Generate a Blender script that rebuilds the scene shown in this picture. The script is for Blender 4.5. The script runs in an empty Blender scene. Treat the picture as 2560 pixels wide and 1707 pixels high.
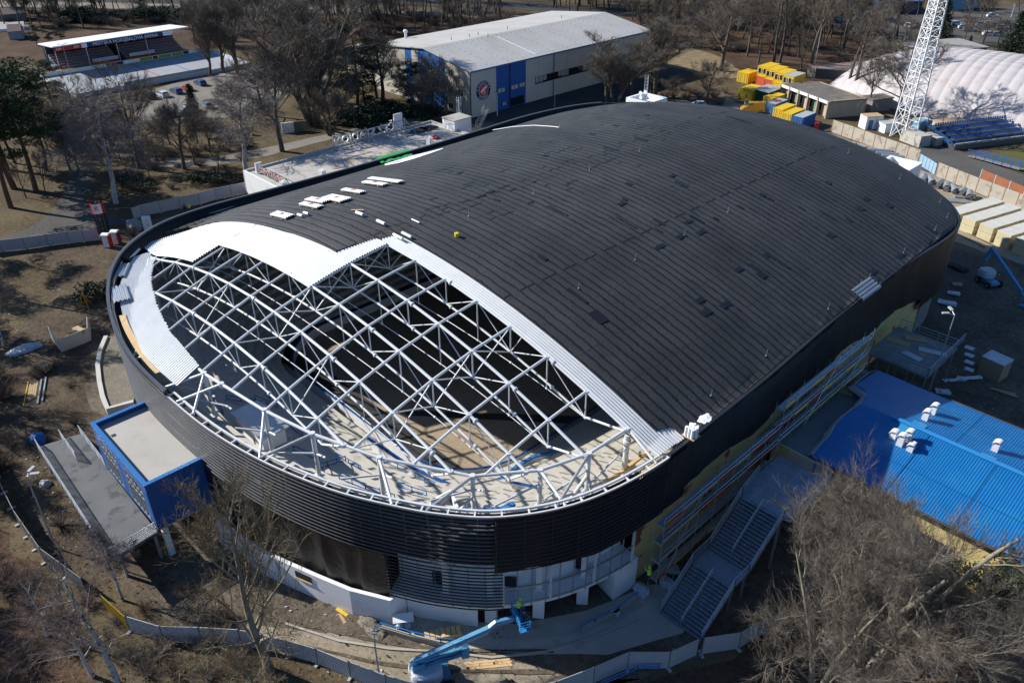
import bpy, bmesh, math, random
from mathutils import Vector, Matrix, noise
R = random.Random(7)
C = bpy.context.scene.collection
S = bpy.context.scene
rad = math.radians
# ------------------------------------------------------------------ camera, sky, sun, exposure
HCAM = 55.0
TH = rad(31.985); HD = rad(45.7); FPX = 2000.0
cam = bpy.data.cameras.new('camera'); camo = bpy.data.objects.new('camera', cam); C.objects.link(camo)
cam.sensor_width = 36; cam.lens = FPX / 2560 * 36; cam.clip_end = 3000; cam.clip_start = 0.5
camo.location = (0, 0, HCAM); camo.rotation_euler = (math.pi/2 - TH, 0, HD)
S.camera = camo
SUN_AZ = rad(26); SUN_EL = rad(30.5)          # light travels towards +X,+Y
w = bpy.data.worlds.new('World'); S.world = w; w.use_nodes = True
nt = w.node_tree; bg = nt.nodes['Background']
sky = nt.nodes.new('ShaderNodeTexSky'); sky.sky_type = 'NISHITA'; sky.sun_disc = False
sky.sun_elevation = SUN_EL; sky.sun_rotation = math.pi*1.5 - SUN_AZ
sky.altitude = 300; sky.air_density = 1.2; sky.dust_density = 0.4; sky.ozone_density = 9.0
nt.links.new(sky.outputs[0], bg.inputs[0]); bg.inputs[1].default_value = 0.072
sl = bpy.data.lights.new('sun', 'SUN'); sl.energy = 4.7; sl.angle = rad(0.5); sl.color = (1, 0.95, 0.87)
so = bpy.data.objects.new('sun', sl); C.objects.link(so)
sd = Vector((math.cos(SUN_AZ)*math.cos(SUN_EL), math.sin(SUN_AZ)*math.cos(SUN_EL), -math.sin(SUN_EL)))
so.rotation_euler = sd.to_track_quat('-Z', 'Y').to_euler(); so.location = (-200, -120, 150)
S.view_settings.view_transform = 'Standard'; S.view_settings.look = 'None'
S.view_settings.exposure = 0.76; S.view_settings.gamma = 1

# ------------------------------------------------------------------ survey: sight lines of the photograph to real ground / heights
EU = Vector((math.sin(HD), math.cos(HD))); EV = Vector((math.cos(HD), -math.sin(HD)))
def nat(n, x, y):
    k = 640 / 2350.
    return ((n-1) % 4*640 + x*k, (n-1)//4*427 + y*k)
def ray(px, py):
    x = (px-1280)/FPX; y = -(py-853.5)/FPX
    a = Vector((x, math.cos(TH)+y*math.sin(TH)))
    return Vector((a.dot(EV), a.dot(EU), -math.sin(TH)+y*math.cos(TH)))
def at(n, x, y, z=0.0):
    r = ray(*nat(n, x, y)); t = (z-HCAM)/r.z
    return Vector((r.x*t, r.y*t, z))
FW = Vector((-math.sin(HD), math.cos(HD)))
def zat(p, n, x, y):
    r = ray(*nat(n, x, y))
    return HCAM + r.z*(FW.dot(Vector((p[0], p[1])))/FW.dot(Vector((r.x, r.y))))

# ------------------------------------------------------------------ materials
MATS = {}
def mat(name, col, rough=0.75, var=0.12, scale=0.6, metal=0.0, spec=0.3, bump=0.0, bscale=12.0, dirt=None, dscale=0.35, dlo=0.52, dhi=0.62, detail=5):
    if name in MATS: return MATS[name]
    m = bpy.data.materials.new(name); m.use_nodes = True; t = m.node_tree; N = t.nodes; Lk = t.links
    b = N['Principled BSDF']; b.inputs['Roughness'].default_value = rough; b.inputs['Metallic'].default_value = metal
    b.inputs['Specular IOR Level'].default_value = spec
    g = N.new('ShaderNodeNewGeometry'); n = N.new('ShaderNodeTexNoise'); n.inputs['Scale'].default_value = scale; n.inputs['Detail'].default_value = detail
    Lk.new(g.outputs['Position'], n.inputs['Vector'])
    mx = N.new('ShaderNodeMix'); mx.data_type = 'RGBA'
    lo = [c*(1-var*1.6) for c in col]+[1]; hi = [min(1, c*(1+var*1.6)) for c in col]+[1]
    mx.inputs[6].default_value = lo; mx.inputs[7].default_value = hi
    Lk.new(n.outputs['Fac'], mx.inputs[0]); out = mx.outputs[2]
    if dirt:
        n2 = N.new('ShaderNodeTexNoise'); n2.inputs['Scale'].default_value = dscale; n2.inputs['Detail'].default_value = 8; n2.inputs['Roughness'].default_value = 0.65
        Lk.new(g.outputs['Position'], n2.inputs['Vector'])
        mr = N.new('ShaderNodeMapRange'); mr.inputs[1].default_value = dlo; mr.inputs[2].default_value = dhi; mr.interpolation_type = 'SMOOTHSTEP'
        Lk.new(n2.outputs['Fac'], mr.inputs[0])
        m2 = N.new('ShaderNodeMix'); m2.data_type = 'RGBA'; m2.inputs[7].default_value = list(dirt)+[1]
        Lk.new(mr.outputs[0], m2.inputs[0]); Lk.new(out, m2.inputs[6]); out = m2.outputs[2]
    Lk.new(out, b.inputs['Base Color'])
    if bump:
        n3 = N.new('ShaderNodeTexNoise'); n3.inputs['Scale'].default_value = bscale; n3.inputs['Detail'].default_value = 6
        Lk.new(g.outputs['Position'], n3.inputs['Vector'])
        bp = N.new('ShaderNodeBump'); bp.inputs['Strength'].default_value = bump; bp.inputs['Distance'].default_value = 0.1
        Lk.new(n3.outputs['Fac'], bp.inputs['Height']); Lk.new(bp.outputs[0], b.inputs['Normal'])
    MATS[name] = m; return m
GAIN = {'winter_grass':.78,'leaf_litter':.72,'site_dirt':.85,'bare_earth':.80,'sandy_dirt':.9,'old_asphalt':.8,'dark_asphalt':.75,'park_path':.8,'gravel':.8,'rink_surface':.85,'pitch_turf':.8,'rink_sand':.95}
def ramp_ground(name, stops, scale, fine, rough=0.95, bump=0.6, mixf=0.5):
    """ground whose colour wanders between several earths at two scales"""
    k_ = GAIN.get(name, 1); stops = [(q, tuple(c*k_ for c in col)) for q, col in stops]
    m = bpy.data.materials.new(name); m.use_nodes = True; t = m.node_tree; N = t.nodes; Lk = t.links
    b = N['Principled BSDF']; b.inputs['Roughness'].default_value = rough; b.inputs['Specular IOR Level'].default_value = 0.1
    g = N.new('ShaderNodeNewGeometry')
    def nz(s, d=9, r=0.62):
        n = N.new('ShaderNodeTexNoise'); n.inputs['Scale'].default_value = s; n.inputs['Detail'].default_value = d; n.inputs['Roughness'].default_value = r
        Lk.new(g.outputs['Position'], n.inputs['Vector']); return n.outputs['Fac']
    a = nz(scale); f = nz(fine, 4, 0.7)
    mx = N.new('ShaderNodeMix'); mx.inputs[0].default_value = mixf; Lk.new(a, mx.inputs[2]); Lk.new(f, mx.inputs[3])
    cr = N.new('ShaderNodeValToRGB'); e = cr.color_ramp.elements
    e[0].position = stops[0][0]; e[0].color = list(stops[0][1])+[1]; e[1].position = stops[-1][0]; e[1].color = list(stops[-1][1])+[1]
    for p, c in stops[1:-1]:
        k = e.new(p); k.color = list(c)+[1]
    Lk.new(mx.outputs[0], cr.inputs[0]); Lk.new(cr.outputs[0], b.inputs['Base Color'])
    bp = N.new('ShaderNodeBump'); bp.inputs['Strength'].default_value = bump; bp.inputs['Distance'].default_value = 0.15
    Lk.new(f, bp.inputs['Height']); Lk.new(bp.outputs[0], b.inputs['Normal'])
    MATS[name] = m; return m
white = mat('white_paint', (.76,.77,.78), .45, .05)
steelw = mat('white_steel', (.60,.62,.64), .45, .05, spec=.4)
dark = mat('dark_cladding', (.018,.020,.024), .5, .25, spec=.4)
slatm = mat('grey_slat', (.10,.105,.115), .35, .15, spec=.6, metal=.3)
meshm = mat('black_sheeting', (.016,.014,.013), .45, .4, .8, spec=.45, bump=.5, bscale=2.5)
conc = mat('concrete', (.38,.36,.32), .85, .12, .5, dirt=(.22,.20,.17), dlo=.55, dhi=.72)
concw = mat('white_render', (.74,.75,.78), .8, .06, .4, dirt=(.60,.60,.62), dlo=.5, dhi=.75)
galv = mat('galvanised', (.42,.45,.48), .38, .12, 1.5, metal=.6, spec=.5)
bluep = mat('blue_paint', (.010,.085,.30), .4, .1, spec=.5)
bluer = mat('blue_rail', (.02,.12,.36), .45, .1)
bluel = mat('lift_blue', (.09,.28,.46), .4, .12, spec=.5)
bluef = mat('blue_roofing', (.008,.135,.37), .42, .10, .25, spec=.4, dirt=(.016,.165,.38), dscale=.5, dlo=.45, dhi=.7)
yel = mat('yellow_paint', (.66,.44,.02), .5, .08, .8, dirt=(.42,.28,.04), dscale=.9, dlo=.6, dhi=.75)
yelwall = mat('yellow_wall', (.62,.50,.22), .85, .06)
wood = mat('timber', (.42,.30,.17), .8, .2, 2.0)
woodl = mat('fresh_timber', (.60,.42,.22), .8, .15, 2.0)
black = mat('black_rubber', (.012,.012,.013), .7, .2)
glass = mat('dark_glass', (.015,.018,.022), .08, .1, spec=.7)
red = mat('red_paint', (.42,.025,.025), .5, .1)
cream = mat('cream_panel', (.47,.45,.40), .6, .05, .3)
greyr = mat('grey_roofing', (.40,.385,.36), .8, .06, .15, dirt=(.35,.33,.30), dlo=.45, dhi=.75)
asphr = mat('tar_roof', (.13,.12,.11), .9, .2, .4, dirt=(.2,.17,.13))
foil = mat('plastic_foil', (.45,.50,.56), .3, .2, 1.5, spec=.5, bump=.8, bscale=4)
blueb = mat('blue_tarp', (.03,.16,.42), .4, .3, 2.5, bump=.8, bscale=5)
green = mat('green_tarp', (.03,.25,.06), .45, .3, 1.5, bump=.6, bscale=4)
skin = mat('skin', (.45,.27,.19), .6, .05)
hiv = mat('hi_vis', (.45,.75,.05), .6, .05)
navy = mat('navy_cloth', (.02,.025,.05), .9, .1)
bark = mat('grey_bark', (.10,.085,.068), .95, .35, 2.0)
twig = mat('brown_twig', (.140,.120,.100), .95, .2, .8)
twigp = mat('purple_twig', (.172,.145,.138), .95, .2, .8)
barkl = mat('lichen_bark', (.22,.195,.15), .95, .3, 1.5)
twigl = mat('lichen_twig', (.15,.128,.105), .95, .25, .6)
birch = mat('birch_bark', (.46,.44,.41), .85, .1, 1.0, dirt=(.06,.055,.05), dscale=2.2, dlo=.56, dhi=.6)
barkp = mat('pine_bark', (.12,.075,.05), .95, .3, 1.5)
needle = mat('pine_needles', (.030,.052,.018), .8, .45, .9)
needled = mat('spruce_needles', (.020,.036,.020), .85, .4, .9)
needleb = mat('blue_spruce_needles', (.055,.075,.06), .85, .35, .9)

# ------------------------------------------------------------------ object helpers
def tag(o, label=None, cat=None, group=None, kind=None):
    if label: o['label'] = label
    if cat: o['category'] = cat
    if group: o['group'] = group
    if kind: o['kind'] = kind
    return o
WM = {}
def thing(name, label, cat, loc=(0,0,0), rz=0.0, group=None):
    o = bpy.data.objects.new(name, None); C.objects.link(o); o.empty_display_size = .5
    o.location = loc; o.rotation_euler = (0, 0, rz)
    WM[o.name] = Matrix.Translation(Vector(loc)) @ Matrix.Rotation(rz, 4, 'Z')
    return tag(o, label, cat, group)
def dup(root, loc, rz=0.0, scale=None, label=None, group=None, recolor=None):
    r = root.copy(); C.objects.link(r); r.location = loc; r.rotation_euler = (0, 0, rz)
    if scale is not None: r.scale = scale if hasattr(scale, '__len__') else (scale,)*3
    if label: r['label'] = label
    if group: r['group'] = group
    elif 'group' in r and label: pass
    for ch in KIDS.get(root.name, []):
        c = ch.copy(); C.objects.link(c); c.parent = r
        if recolor and ch.name.split('.')[0] in recolor:
            c.material_slots[0].link = 'OBJECT'; c.material_slots[0].material = recolor[ch.name.split('.')[0]]
        for g in KIDS.get(ch.name, []):
            d = g.copy(); C.objects.link(d); d.parent = c
    return r
KIDS = {}
class MB:
    def __init__(s): s.v = []; s.f = []; s.mi = []
    def add(s, vs, fs, mi=0):
        b = len(s.v); s.v.extend([tuple(p) for p in vs]); s.f.extend([tuple(i+b for i in f) for f in fs]); s.mi.extend([mi]*len(fs))
    def box(s, c, d, rz=0.0, mi=0, tilt=None):
        x, y, z = d[0]/2, d[1]/2, d[2]/2
        M = Matrix.Rotation(rz, 3, 'Z')
        if tilt is not None: M = M @ tilt
        vs = [Vector(c) + M @ Vector((i*x, j*y, k*z)) for k in (-1,1) for j in (-1,1) for i in (-1,1)]
        s.add(vs, [(0,2,3,1),(4,5,7,6),(0,1,5,4),(1,3,7,5),(3,2,6,7),(2,0,4,6)], mi)
    def bx(s, x0, x1, y0, y1, z0, z1, mi=0):
        s.box(((x0+x1)/2, (y0+y1)/2, (z0+z1)/2), (abs(x1-x0), abs(y1-y0), abs(z1-z0)), 0, mi)
    def bar(s, a, b, w, h=None, mi=0):
        a = Vector(a); b = Vector(b); h = h or w; d = (b-a)
        if d.length < 1e-6: return
        d.normalize(); up = Vector((0,0,1)) if abs(d.z) < .95 else Vector((1,0,0))
        sx = d.cross(up).normalized(); sy = sx.cross(d).normalized()
        vs = [p + sx*(i*w/2) + sy*(j*h/2) for p in (a, b) for (i, j) in ((-1,-1),(1,-1),(1,1),(-1,1))]
        s.add(vs, [(3,2,1,0),(4,5,6,7),(0,1,5,4),(1,2,6,5),(2,3,7,6),(3,0,4,7)], mi)
    def tube(s, pts, r, n=6, mi=0, cap=True):
        pts = [Vector(p) for p in pts]; m = len(pts); rr = r if hasattr(r, '__len__') else [r]*m
        vs = []; fs = []; px = None
        for i, p in enumerate(pts):
            d = (pts[min(i+1, m-1)] - pts[max(i-1, 0)])
            if d.length < 1e-7: d = Vector((0,0,1))
            d.normalize()
            if px is None:
                up = Vector((0,0,1)) if abs(d.z) < .9 else Vector((1,0,0)); px = d.cross(up).normalized()
            else:
                px = (px - d*px.dot(d))
                if px.length < 1e-6: px = d.orthogonal()
                px.normalize()
            py = d.cross(px)
            for k in range(n):
                a = 2*math.pi*k/n; vs.append(p + px*(math.cos(a)*rr[i]) + py*(math.sin(a)*rr[i]))
        for i in range(m-1):
            for k in range(n):
                fs.append((i*n+k, i*n+(k+1) % n, (i+1)*n+(k+1) % n, (i+1)*n+k))
        if cap: fs.append(tuple(range(n-1, -1, -1))); fs.append(tuple((m-1)*n+k for k in range(n)))
        s.add(vs, fs, mi)
    def cyl(s, a, b, r, n=12, mi=0): s.tube([a, b], r, n, mi)
    def prism(s, pts, z0, z1, mi=0):
        n = len(pts); vs = [(p[0], p[1], z0) for p in pts] + [(p[0], p[1], z1) for p in pts]
        ar = sum(pts[i][0]*pts[(i+1) % n][1]-pts[(i+1) % n][0]*pts[i][1] for i in range(n))
        fs = [tuple(range(n-1,-1,-1)), tuple(range(n, 2*n))] + [(i, (i+1) % n, n+(i+1) % n, n+i) for i in range(n)]
        if ar < 0: fs = [f[::-1] for f in fs]
        s.add(vs, fs, mi)
    def poly(s, pts, mi=0): s.add(pts, [tuple(range(len(pts)))], mi)
    def grid(s, rows, mi=0, close=False):
        n = len(rows[0]); vs = [p for r in rows for p in r]; fs = []
        for i in range(len(rows)-1):
            for k in range(n if close else n-1):
                fs.append((i*n+k, i*n+(k+1) % n, (i+1)*n+(k+1) % n, (i+1)*n+k))
        s.add(vs, fs, mi)
    def sweep(s, pts, prof, mi=0, close=False):
        """sweep a closed (out, up) profile along a horizontal path"""
        m = len(pts); rows = []
        for i, p in enumerate(pts):
            a = pts[(i-1) % m] if close or i > 0 else p; b = pts[(i+1) % m] if close or i < m-1 else p
            d = Vector((b[0]-a[0], b[1]-a[1])); d.normalize(); nx = Vector((d.y, -d.x))
            rows.append([Vector((p[0]+nx.x*o, p[1]+nx.y*o, p[2]+u)) for o, u in prof])
        if close: rows.append(rows[0])
        s.grid(rows, mi, close=True)
        if not close:
            s.add(rows[0], [tuple(range(len(prof)))], mi); s.add(rows[-1], [tuple(range(len(prof)))[::-1]], mi)
    def build(s, name, m=None, parent=None, smooth=False, label=None):
        me = bpy.data.meshes.new(name)
        vs = s.v
        if parent is not None:
            key = parent.name
            if key in WM:
                iv = WM[key].inverted(); vs = [iv @ Vector(p) for p in vs]
        me.from_pydata([tuple(p) for p in vs], [], s.f)
        for mm in (m if isinstance(m, (list, tuple)) else [m]):
            if mm: me.materials.append(mm)
        if any(s.mi): me.polygons.foreach_set('material_index', s.mi)
        if smooth: me.polygons.foreach_set('use_smooth', [True]*len(me.polygons))
        me.update()
        o = bpy.data.objects.new(name, me); C.objects.link(o)
        if parent is not None:
            o.parent = parent; KIDS.setdefault(parent.name, []).append(o)
            if parent.name in WM: WM[o.name] = WM[parent.name]
        if label: o['label'] = label
        return o
def single(mb, name, m, label, cat, group=None, smooth=False):
    return tag(mb.build(name, m, None, smooth), label, cat, group)
def text_mesh(body, size, ext, M, m, name, parent, align='CENTER'):
    cu = bpy.data.curves.new(name, 'FONT'); cu.body = body; cu.size = size; cu.extrude = ext; cu.align_x = align; cu.align_y = 'CENTER'; cu.resolution_u = 2
    o = bpy.data.objects.new('tmp_text', cu); C.objects.link(o)
    dg = bpy.context.evaluated_depsgraph_get(); me = bpy.data.meshes.new_from_object(o.evaluated_get(dg))
    bpy.data.objects.remove(o); bpy.data.curves.remove(cu)
    iv = WM[parent.name].inverted() if parent is not None and parent.name in WM else Matrix()
    me.transform(iv @ M); me.materials.clear(); me.materials.append(m); me.name = name
    r = bpy.data.objects.new(name, me); C.objects.link(r)
    if parent is not None: r.parent = parent; KIDS.setdefault(parent.name, []).append(r)
    return r
def frame(o, xa, ya):
    """matrix with given origin, x axis, y axis"""
    x = Vector(xa).normalized(); y = Vector(ya).normalized(); z = x.cross(y)
    M = Matrix((x, y, z)).transposed().to_4x4(); M.translation = Vector(o); return M
def lerp(a, b, t): return a + (b-a)*t
def ipol(x, pts):
    if x <= pts[0][0]: return pts[0][1]
    for (a, b), (c, d) in zip(pts, pts[1:]):
        if x <= c: return b + (d-b)*(x-a)/(c-a) if c > a else d
    return pts[-1][1]

# ------------------------------------------------------------------ the ground and its surfaces
gm = ramp_ground('winter_grass', [(.28,(.030,.022,.015)),(.42,(.085,.062,.038)),(.5,(.12,.092,.055)),(.58,(.16,.13,.078)),(.72,(.095,.088,.042))], .09, 1.6)
litter = ramp_ground('leaf_litter', [(.3,(.028,.019,.014)),(.45,(.085,.055,.036)),(.55,(.125,.08,.052)),(.7,(.19,.14,.095))], .12, 2.2)
dirt = ramp_ground('site_dirt', [(.28,(.055,.042,.030)),(.42,(.10,.080,.060)),(.52,(.15,.125,.095)),(.62,(.20,.17,.135)),(.75,(.27,.24,.19))], .16, 1.5, bump=.7)
earth = ramp_ground('bare_earth', [(.28,(.035,.026,.019)),(.42,(.075,.056,.040)),(.52,(.115,.088,.062)),(.62,(.165,.13,.092)),(.78,(.21,.175,.13))], .2, 1.3, bump=.8)
sand = ramp_ground('sandy_dirt', [(.3,(.19,.16,.12)),(.5,(.31,.265,.20)),(.7,(.40,.35,.28))], .15, 2.0, bump=.4)
asph = ramp_ground('old_asphalt', [(.3,(.07,.068,.066)),(.5,(.115,.11,.105)),(.7,(.16,.155,.145))], .1, 3.0, bump=.15)
asphd = ramp_ground('dark_asphalt', [(.3,(.045,.045,.047)),(.5,(.07,.07,.072)),(.7,(.10,.098,.095))], .1, 3.0, bump=.15)
pathm = ramp_ground('park_path', [(.3,(.17,.155,.135)),(.5,(.25,.23,.20)),(.7,(.33,.31,.27))], .15, 2.5, bump=.2)
gravel = ramp_ground('gravel', [(.3,(.15,.13,.10)),(.5,(.27,.24,.19)),(.7,(.42,.38,.31))], .8, 7.0, bump=.8, mixf=.75)
rinkm = ramp_ground('rink_surface', [(.3,(.30,.32,.35)),(.5,(.36,.38,.41)),(.7,(.41,.43,.45))], .1, 1.0, bump=.02)
turf = ramp_ground('pitch_turf', [(.3,(.07,.07,.025)),(.5,(.11,.115,.04)),(.7,(.15,.14,.06))], .12, 2.0)
mb = MB(); mb.poly([(-1500,-600,0),(700,-600,0),(700,1500,0),(-1500,1500,0)])
tag(mb.build('ground', gm), kind='structure')
LAYER = [0.0]
def patch(name, pts, m, rough=0.5, step=2.0):
    """a sheet with a wandering edge laid 4 mm above the ones below"""
    LAYER[0] += .004; z = LAYER[0]
    pts = [Vector((p[0], p[1], 0)) for p in pts]; out = []
    n = len(pts)
    for i in range(n):
        a, b = pts[i], pts[(i+1) % n]; k = max(1, int((b-a).length/step)); d = (b-a).normalized(); nn = Vector((d.y, -d.x, 0))
        for j in range(k):
            p = a.lerp(b, j/k); q = noise.noise(p*.35)*rough + noise.noise(p*1.3)*rough*.35
            out.append((p.x+nn.x*q, p.y+nn.y*q, z))
    bm = bmesh.new(); f = bm.faces.new([bm.verts.new(p) for p in out]); bmesh.ops.triangulate(bm, faces=[f])
    bm.normal_update()
    for f in bm.faces:
        if f.normal.z < 0: f.normal_flip()
    me = bpy.data.meshes.new(name); bm.to_mesh(me); bm.free(); me.materials.append(m)
    o = bpy.data.objects.new(name, me); C.objects.link(o); return tag(o, kind='structure')
patch('woodland_floor', [(-420,60),(-300,170),(-215,235),(-150,285),(-60,245),(-90,215),(-140,202),(-205,190),(-205,130),(-250,118),(-275,60)], litter, 3, 4)
patch('park_floor', [(-140,-40),(-140,20),(-110,14),(-78,4),(-50,4),(-30,12),(-22,20),(0,20),(0,-40)], litter, 2, 3)
patch('wooded_ground', [(-22,30),(-17,41),(-14,50),(-8,60),(5,64),(30,64),(30,20)], litter, 1, 3)
patch('site_yard', [(-134,28),(-118,24),(-100,10),(-80,8),(-62,8),(-52,10),(-44,15),(-36,19),(-28,25),(-23,31),(-19,38),(-18,46),(-14,56),(30,60),(30,140),(-20,172),(-60,172),(-88,176),(-112,186),(-125,150),(-138,118),(-134,62)], dirt, .8, 2)
patch('left_yard', [(-136,28),(-118,24.5),(-103,8),(-82,6),(-60,6),(-58,12),(-66,15),(-80,16),(-90,18),(-100,22),(-104,30),(-105,45),(-116,50),(-130,52)], earth, 1.5, 2)
patch('sandy_track', [(-47,14.5),(-40,20.5),(-36,23),(-32,26),(-29,28),(-25,30),(-27,26),(-33,20.5),(-40,17.5)], sand, .6, 1)
patch('back_yard', [(-60,124),(-36,134),(-24,133.5),(20,134),(20,146),(-40,158),(-62,170),(-96,176),(-108,182),(-100,160),(-88,128)], sand, 1, 2)
patch('entrance_paving', [(-40,24.5),(-36,26.5),(-31,31),(-28,36),(-26,42),(-22,47),(-21,40),(-24,34),(-29,29),(-35,24)], conc, .1, 2)
patch('park_path', [at(5,*p) for p in [(-60,640),(200,560),(430,430),(590,200),(640,0)]]+[at(1,*p) for p in [(560,1510),(640,1500),(860,1568)]]+[at(5,*p) for p in [(800,180),(770,260),(900,440),(1250,440),(1250,480),(900,520),(500,590),(-60,700)]], asph, .3, 2)
patch('gravel_path', [(-160,56),(-152,64),(-150,75),(-150,99),(-145,118),(-148,121),(-153,100),(-155,76),(-157,66),(-166,58)], pathm, .4, 2)
patch('car_park_gravel', [(-212,70),(-222,92),(-226,112),(-210,122),(-196,122),(-186,100),(-180,84),(-192,68)], pathm, 1.0, 2)
patch('hall_road', [(-140,123),(-126,128),(-124,150),(-126,170),(-128,196),(-140,196)], asphd, .2, 3)
patch('far_road', [(-420,80),(-398,96),(-322,160),(-275,203),(-235,230),(-174,263),(-120,288),(-125,300),(-180,275),(-245,246),(-300,208),(-345,165),(-420,100)], asphd, .3, 5)
patch('far_verge', [(-400,74),(-300,160),(-256,193),(-228,212),(-205,226),(-208,230),(-232,220),(-262,203),(-310,166),(-405,86)], pathm, .8, 4)
patch('far_car_park', [at(4,*p) for p in [(560,140),(580,250),(1000,360),(1500,370),(2000,420),(2420,430),(2700,300),(2600,20),(1650,120),(1100,150)]], asph, .6, 4)
patch('grass_mound', [at(3,*p) for p in [(1240,560),(1330,500),(1640,440),(1900,520),(2100,650),(2060,720),(1850,720),(1600,650)]], mat('dry_grass', (.20,.155,.085), .95, .3, .5, dirt=(.12,.09,.05)), 1, 3)
patch('football_pitch', [at(4,*p) for p in [(1870,1440),(2350,1360),(3000,1240),(3000,1700),(2350,1600),(2080,1510)]], turf, .1, 4)
patch('stadium_concourse', [at(4,*p) for p in [(1300,1230),(1560,1290),(1730,1370),(1850,1440),(2060,1510),(2350,1610),(2350,1760),(1400,1560),(1400,1400)]], asph, .2, 3)

def rut(pts, w_=.45, gap=1.9):
    pts = [Vector((q[0], q[1], 0)) for q in pts]; sm = []
    for a, b in zip(pts, pts[1:]): sm += [a.lerp(b, i/6) for i in range(6)]
    sm.append(pts[-1])
    for s in (-1, 1):
        L_, R_ = [], []
        for i, q in enumerate(sm):
            d = (sm[min(i+1, len(sm)-1)]-sm[max(i-1, 0)]).normalized(); nr = Vector((d.y, -d.x, 0)); L_.append(q+nr*(s*gap/2-w_/2)); R_.append(q+nr*(s*gap/2+w_/2))
        patch('wheel_rut', L_+R_[::-1], dirt, .15, 1.0)
rut([(-46,15.2),(-41,18.6),(-37,21),(-33,24),(-29.5,27.5),(-26.5,30.5)], .32); rut([(-30,136),(-45,143),(-60,150),(-75,163),(-90,174)], .35)
# ------------------------------------------------------------------ the ice arena
CTRL = [(-26.6,50),(-26.5,43.5),(-27.2,37.6),(-28.7,33),(-31.3,29.0),(-34.5,26.2),(-37.9,24.1),(-42.4,21.9),(-48.8,19.9),(-55.6,18.7),(-62.2,18.3),(-68.9,18.3),(-74.2,18.9),(-79.5,20.0),(-85.6,22.0),(-91.3,24.8),(-95.9,28.6),(-99.3,34.1),(-100.3,41),(-99.9,50),(-99.4,62),(-99.2,76),(-99.4,88),(-99.8,101),(-98.2,112),(-94.3,119.6),(-88.6,125),(-82,127.8),(-75.5,128.8),(-68,128.8),(-59.5,127.8),(-51.0,125.3),(-44.0,121.6),(-37.2,118.2),(-32.6,115),(-29.0,110.3),(-27.5,106),(-27.2,101),(-27.6,93),(-27.8,82),(-27.4,71),(-26.8,59)]
def catmull(P, k=12):
    out = []; n = len(P)
    for i in range(n):
        p0, p1, p2, p3 = [Vector(P[(i+j) % n]) for j in (-1,0,1,2)]
        for s in range(k):
            t = s/k
            out.append(.5*((2*p1)+(p2-p0)*t+(2*p0-5*p1+4*p2-p3)*t*t+(3*p1-p0-p2*1.0-2*p1+p3-p1*0)*0) if False else .5*((2*p1)+(p2-p0)*t+(2*p0-5*p1+4*p2-p3)*t*t+(-p0+3*p1-3*p2+p3)*t*t*t))
    return out
RAW = catmull(CTRL)
CEN = Vector((-63.4, 74))
_A = sorted([(math.atan2(p.y-CEN.y, p.x-CEN.x), (p-CEN).length) for p in RAW])
def rad_at(a):
    a = (a+math.pi) % (2*math.pi) - math.pi
    lo, hi = 0, len(_A)
    while lo < hi:
        m = (lo+hi)//2
        if _A[m][0] < a: lo = m+1
        else: hi = m
    a1, r1 = _A[lo % len(_A)]; a0, r0 = _A[lo-1]
    d = (a1-a0) % (2*math.pi); t = ((a-a0) % (2*math.pi))/d if d else 0
    return r0+(r1-r0)*t
def rp(a, ins=0.0, z=0.0):
    r = rad_at(a); p = CEN + Vector((math.cos(a), math.sin(a)))*r
    e = .01; q = CEN + Vector((math.cos(a+e), math.sin(a+e)))*rad_at(a+e); q0 = CEN + Vector((math.cos(a-e), math.sin(a-e)))*rad_at(a-e)
    d = (q-q0).normalized(); nn = Vector((d.y, -d.x))
    return Vector((p.x-nn.x*ins, p.y-nn.y*ins, z))
def ang(x, y): return math.atan2(y-CEN.y, x-CEN.x)
def arc(a0, a1, step=.6, ins=0.0, z=0.0):
    """points along the plan from angle a0 counter-clockwise to a1"""
    while a1 < a0: a1 += 2*math.pi
    L = (a1-a0)*45; n = max(2, int(L/step)); return [rp(a0+(a1-a0)*i/n, ins, z) for i in range(n+1)]
ZR = 13.2
def rz0(x, y): return 20.4 - 7.4*((x+63.4)/(36.5 if x > -63.4 else 34.7))**2 - .009*max(0, abs(y-74)-27)**2
def rz(x, y): return max(rz0(x, y), ZR-.55*min(1, max(0, (-84-x)/8)))
def ylo(x, ins=1.3):   # near and far edge of the plan at x
    pts = PLAN[ins]; c = [p1.y+(p2.y-p1.y)*(x-p1.x)/(p2.x-p1.x) for p1, p2 in zip(pts, pts[1:]+pts[:1]) if (p1.x-x)*(p2.x-x) < 0 or p1.x == x]
    return (min(c), max(c)) if c else (74, 74)
def xlo(y, ins=1.3):
    pts = PLAN[ins]; c = [p1.x+(p2.x-p1.x)*(y-p1.y)/(p2.y-p1.y) for p1, p2 in zip(pts, pts[1:]+pts[:1]) if (p1.y-y)*(p2.y-y) < 0 or p1.y == y]
    return (min(c), max(c)) if c else (-63.4, -63.4)
PLAN = {i: [rp(-math.pi+2*math.pi*k/500, i) for k in range(500)] for i in (1.3, .4)}
def roofpt(n, x, y, off=0.0):
    r = ray(*nat(n, x, y)); t = 20.0/r.length; st = .02
    while t < 240:
        p = Vector((0,0,HCAM)) + r*t
        if p.z < rz(p.x, p.y)+off: return p
        t += .02
    return p
arena = thing('ice_arena', 'oval ice arena with dark half-finished roof, open white steel trusses and black slatted facade', 'arena', (-63.4, 74, 0))
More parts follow.
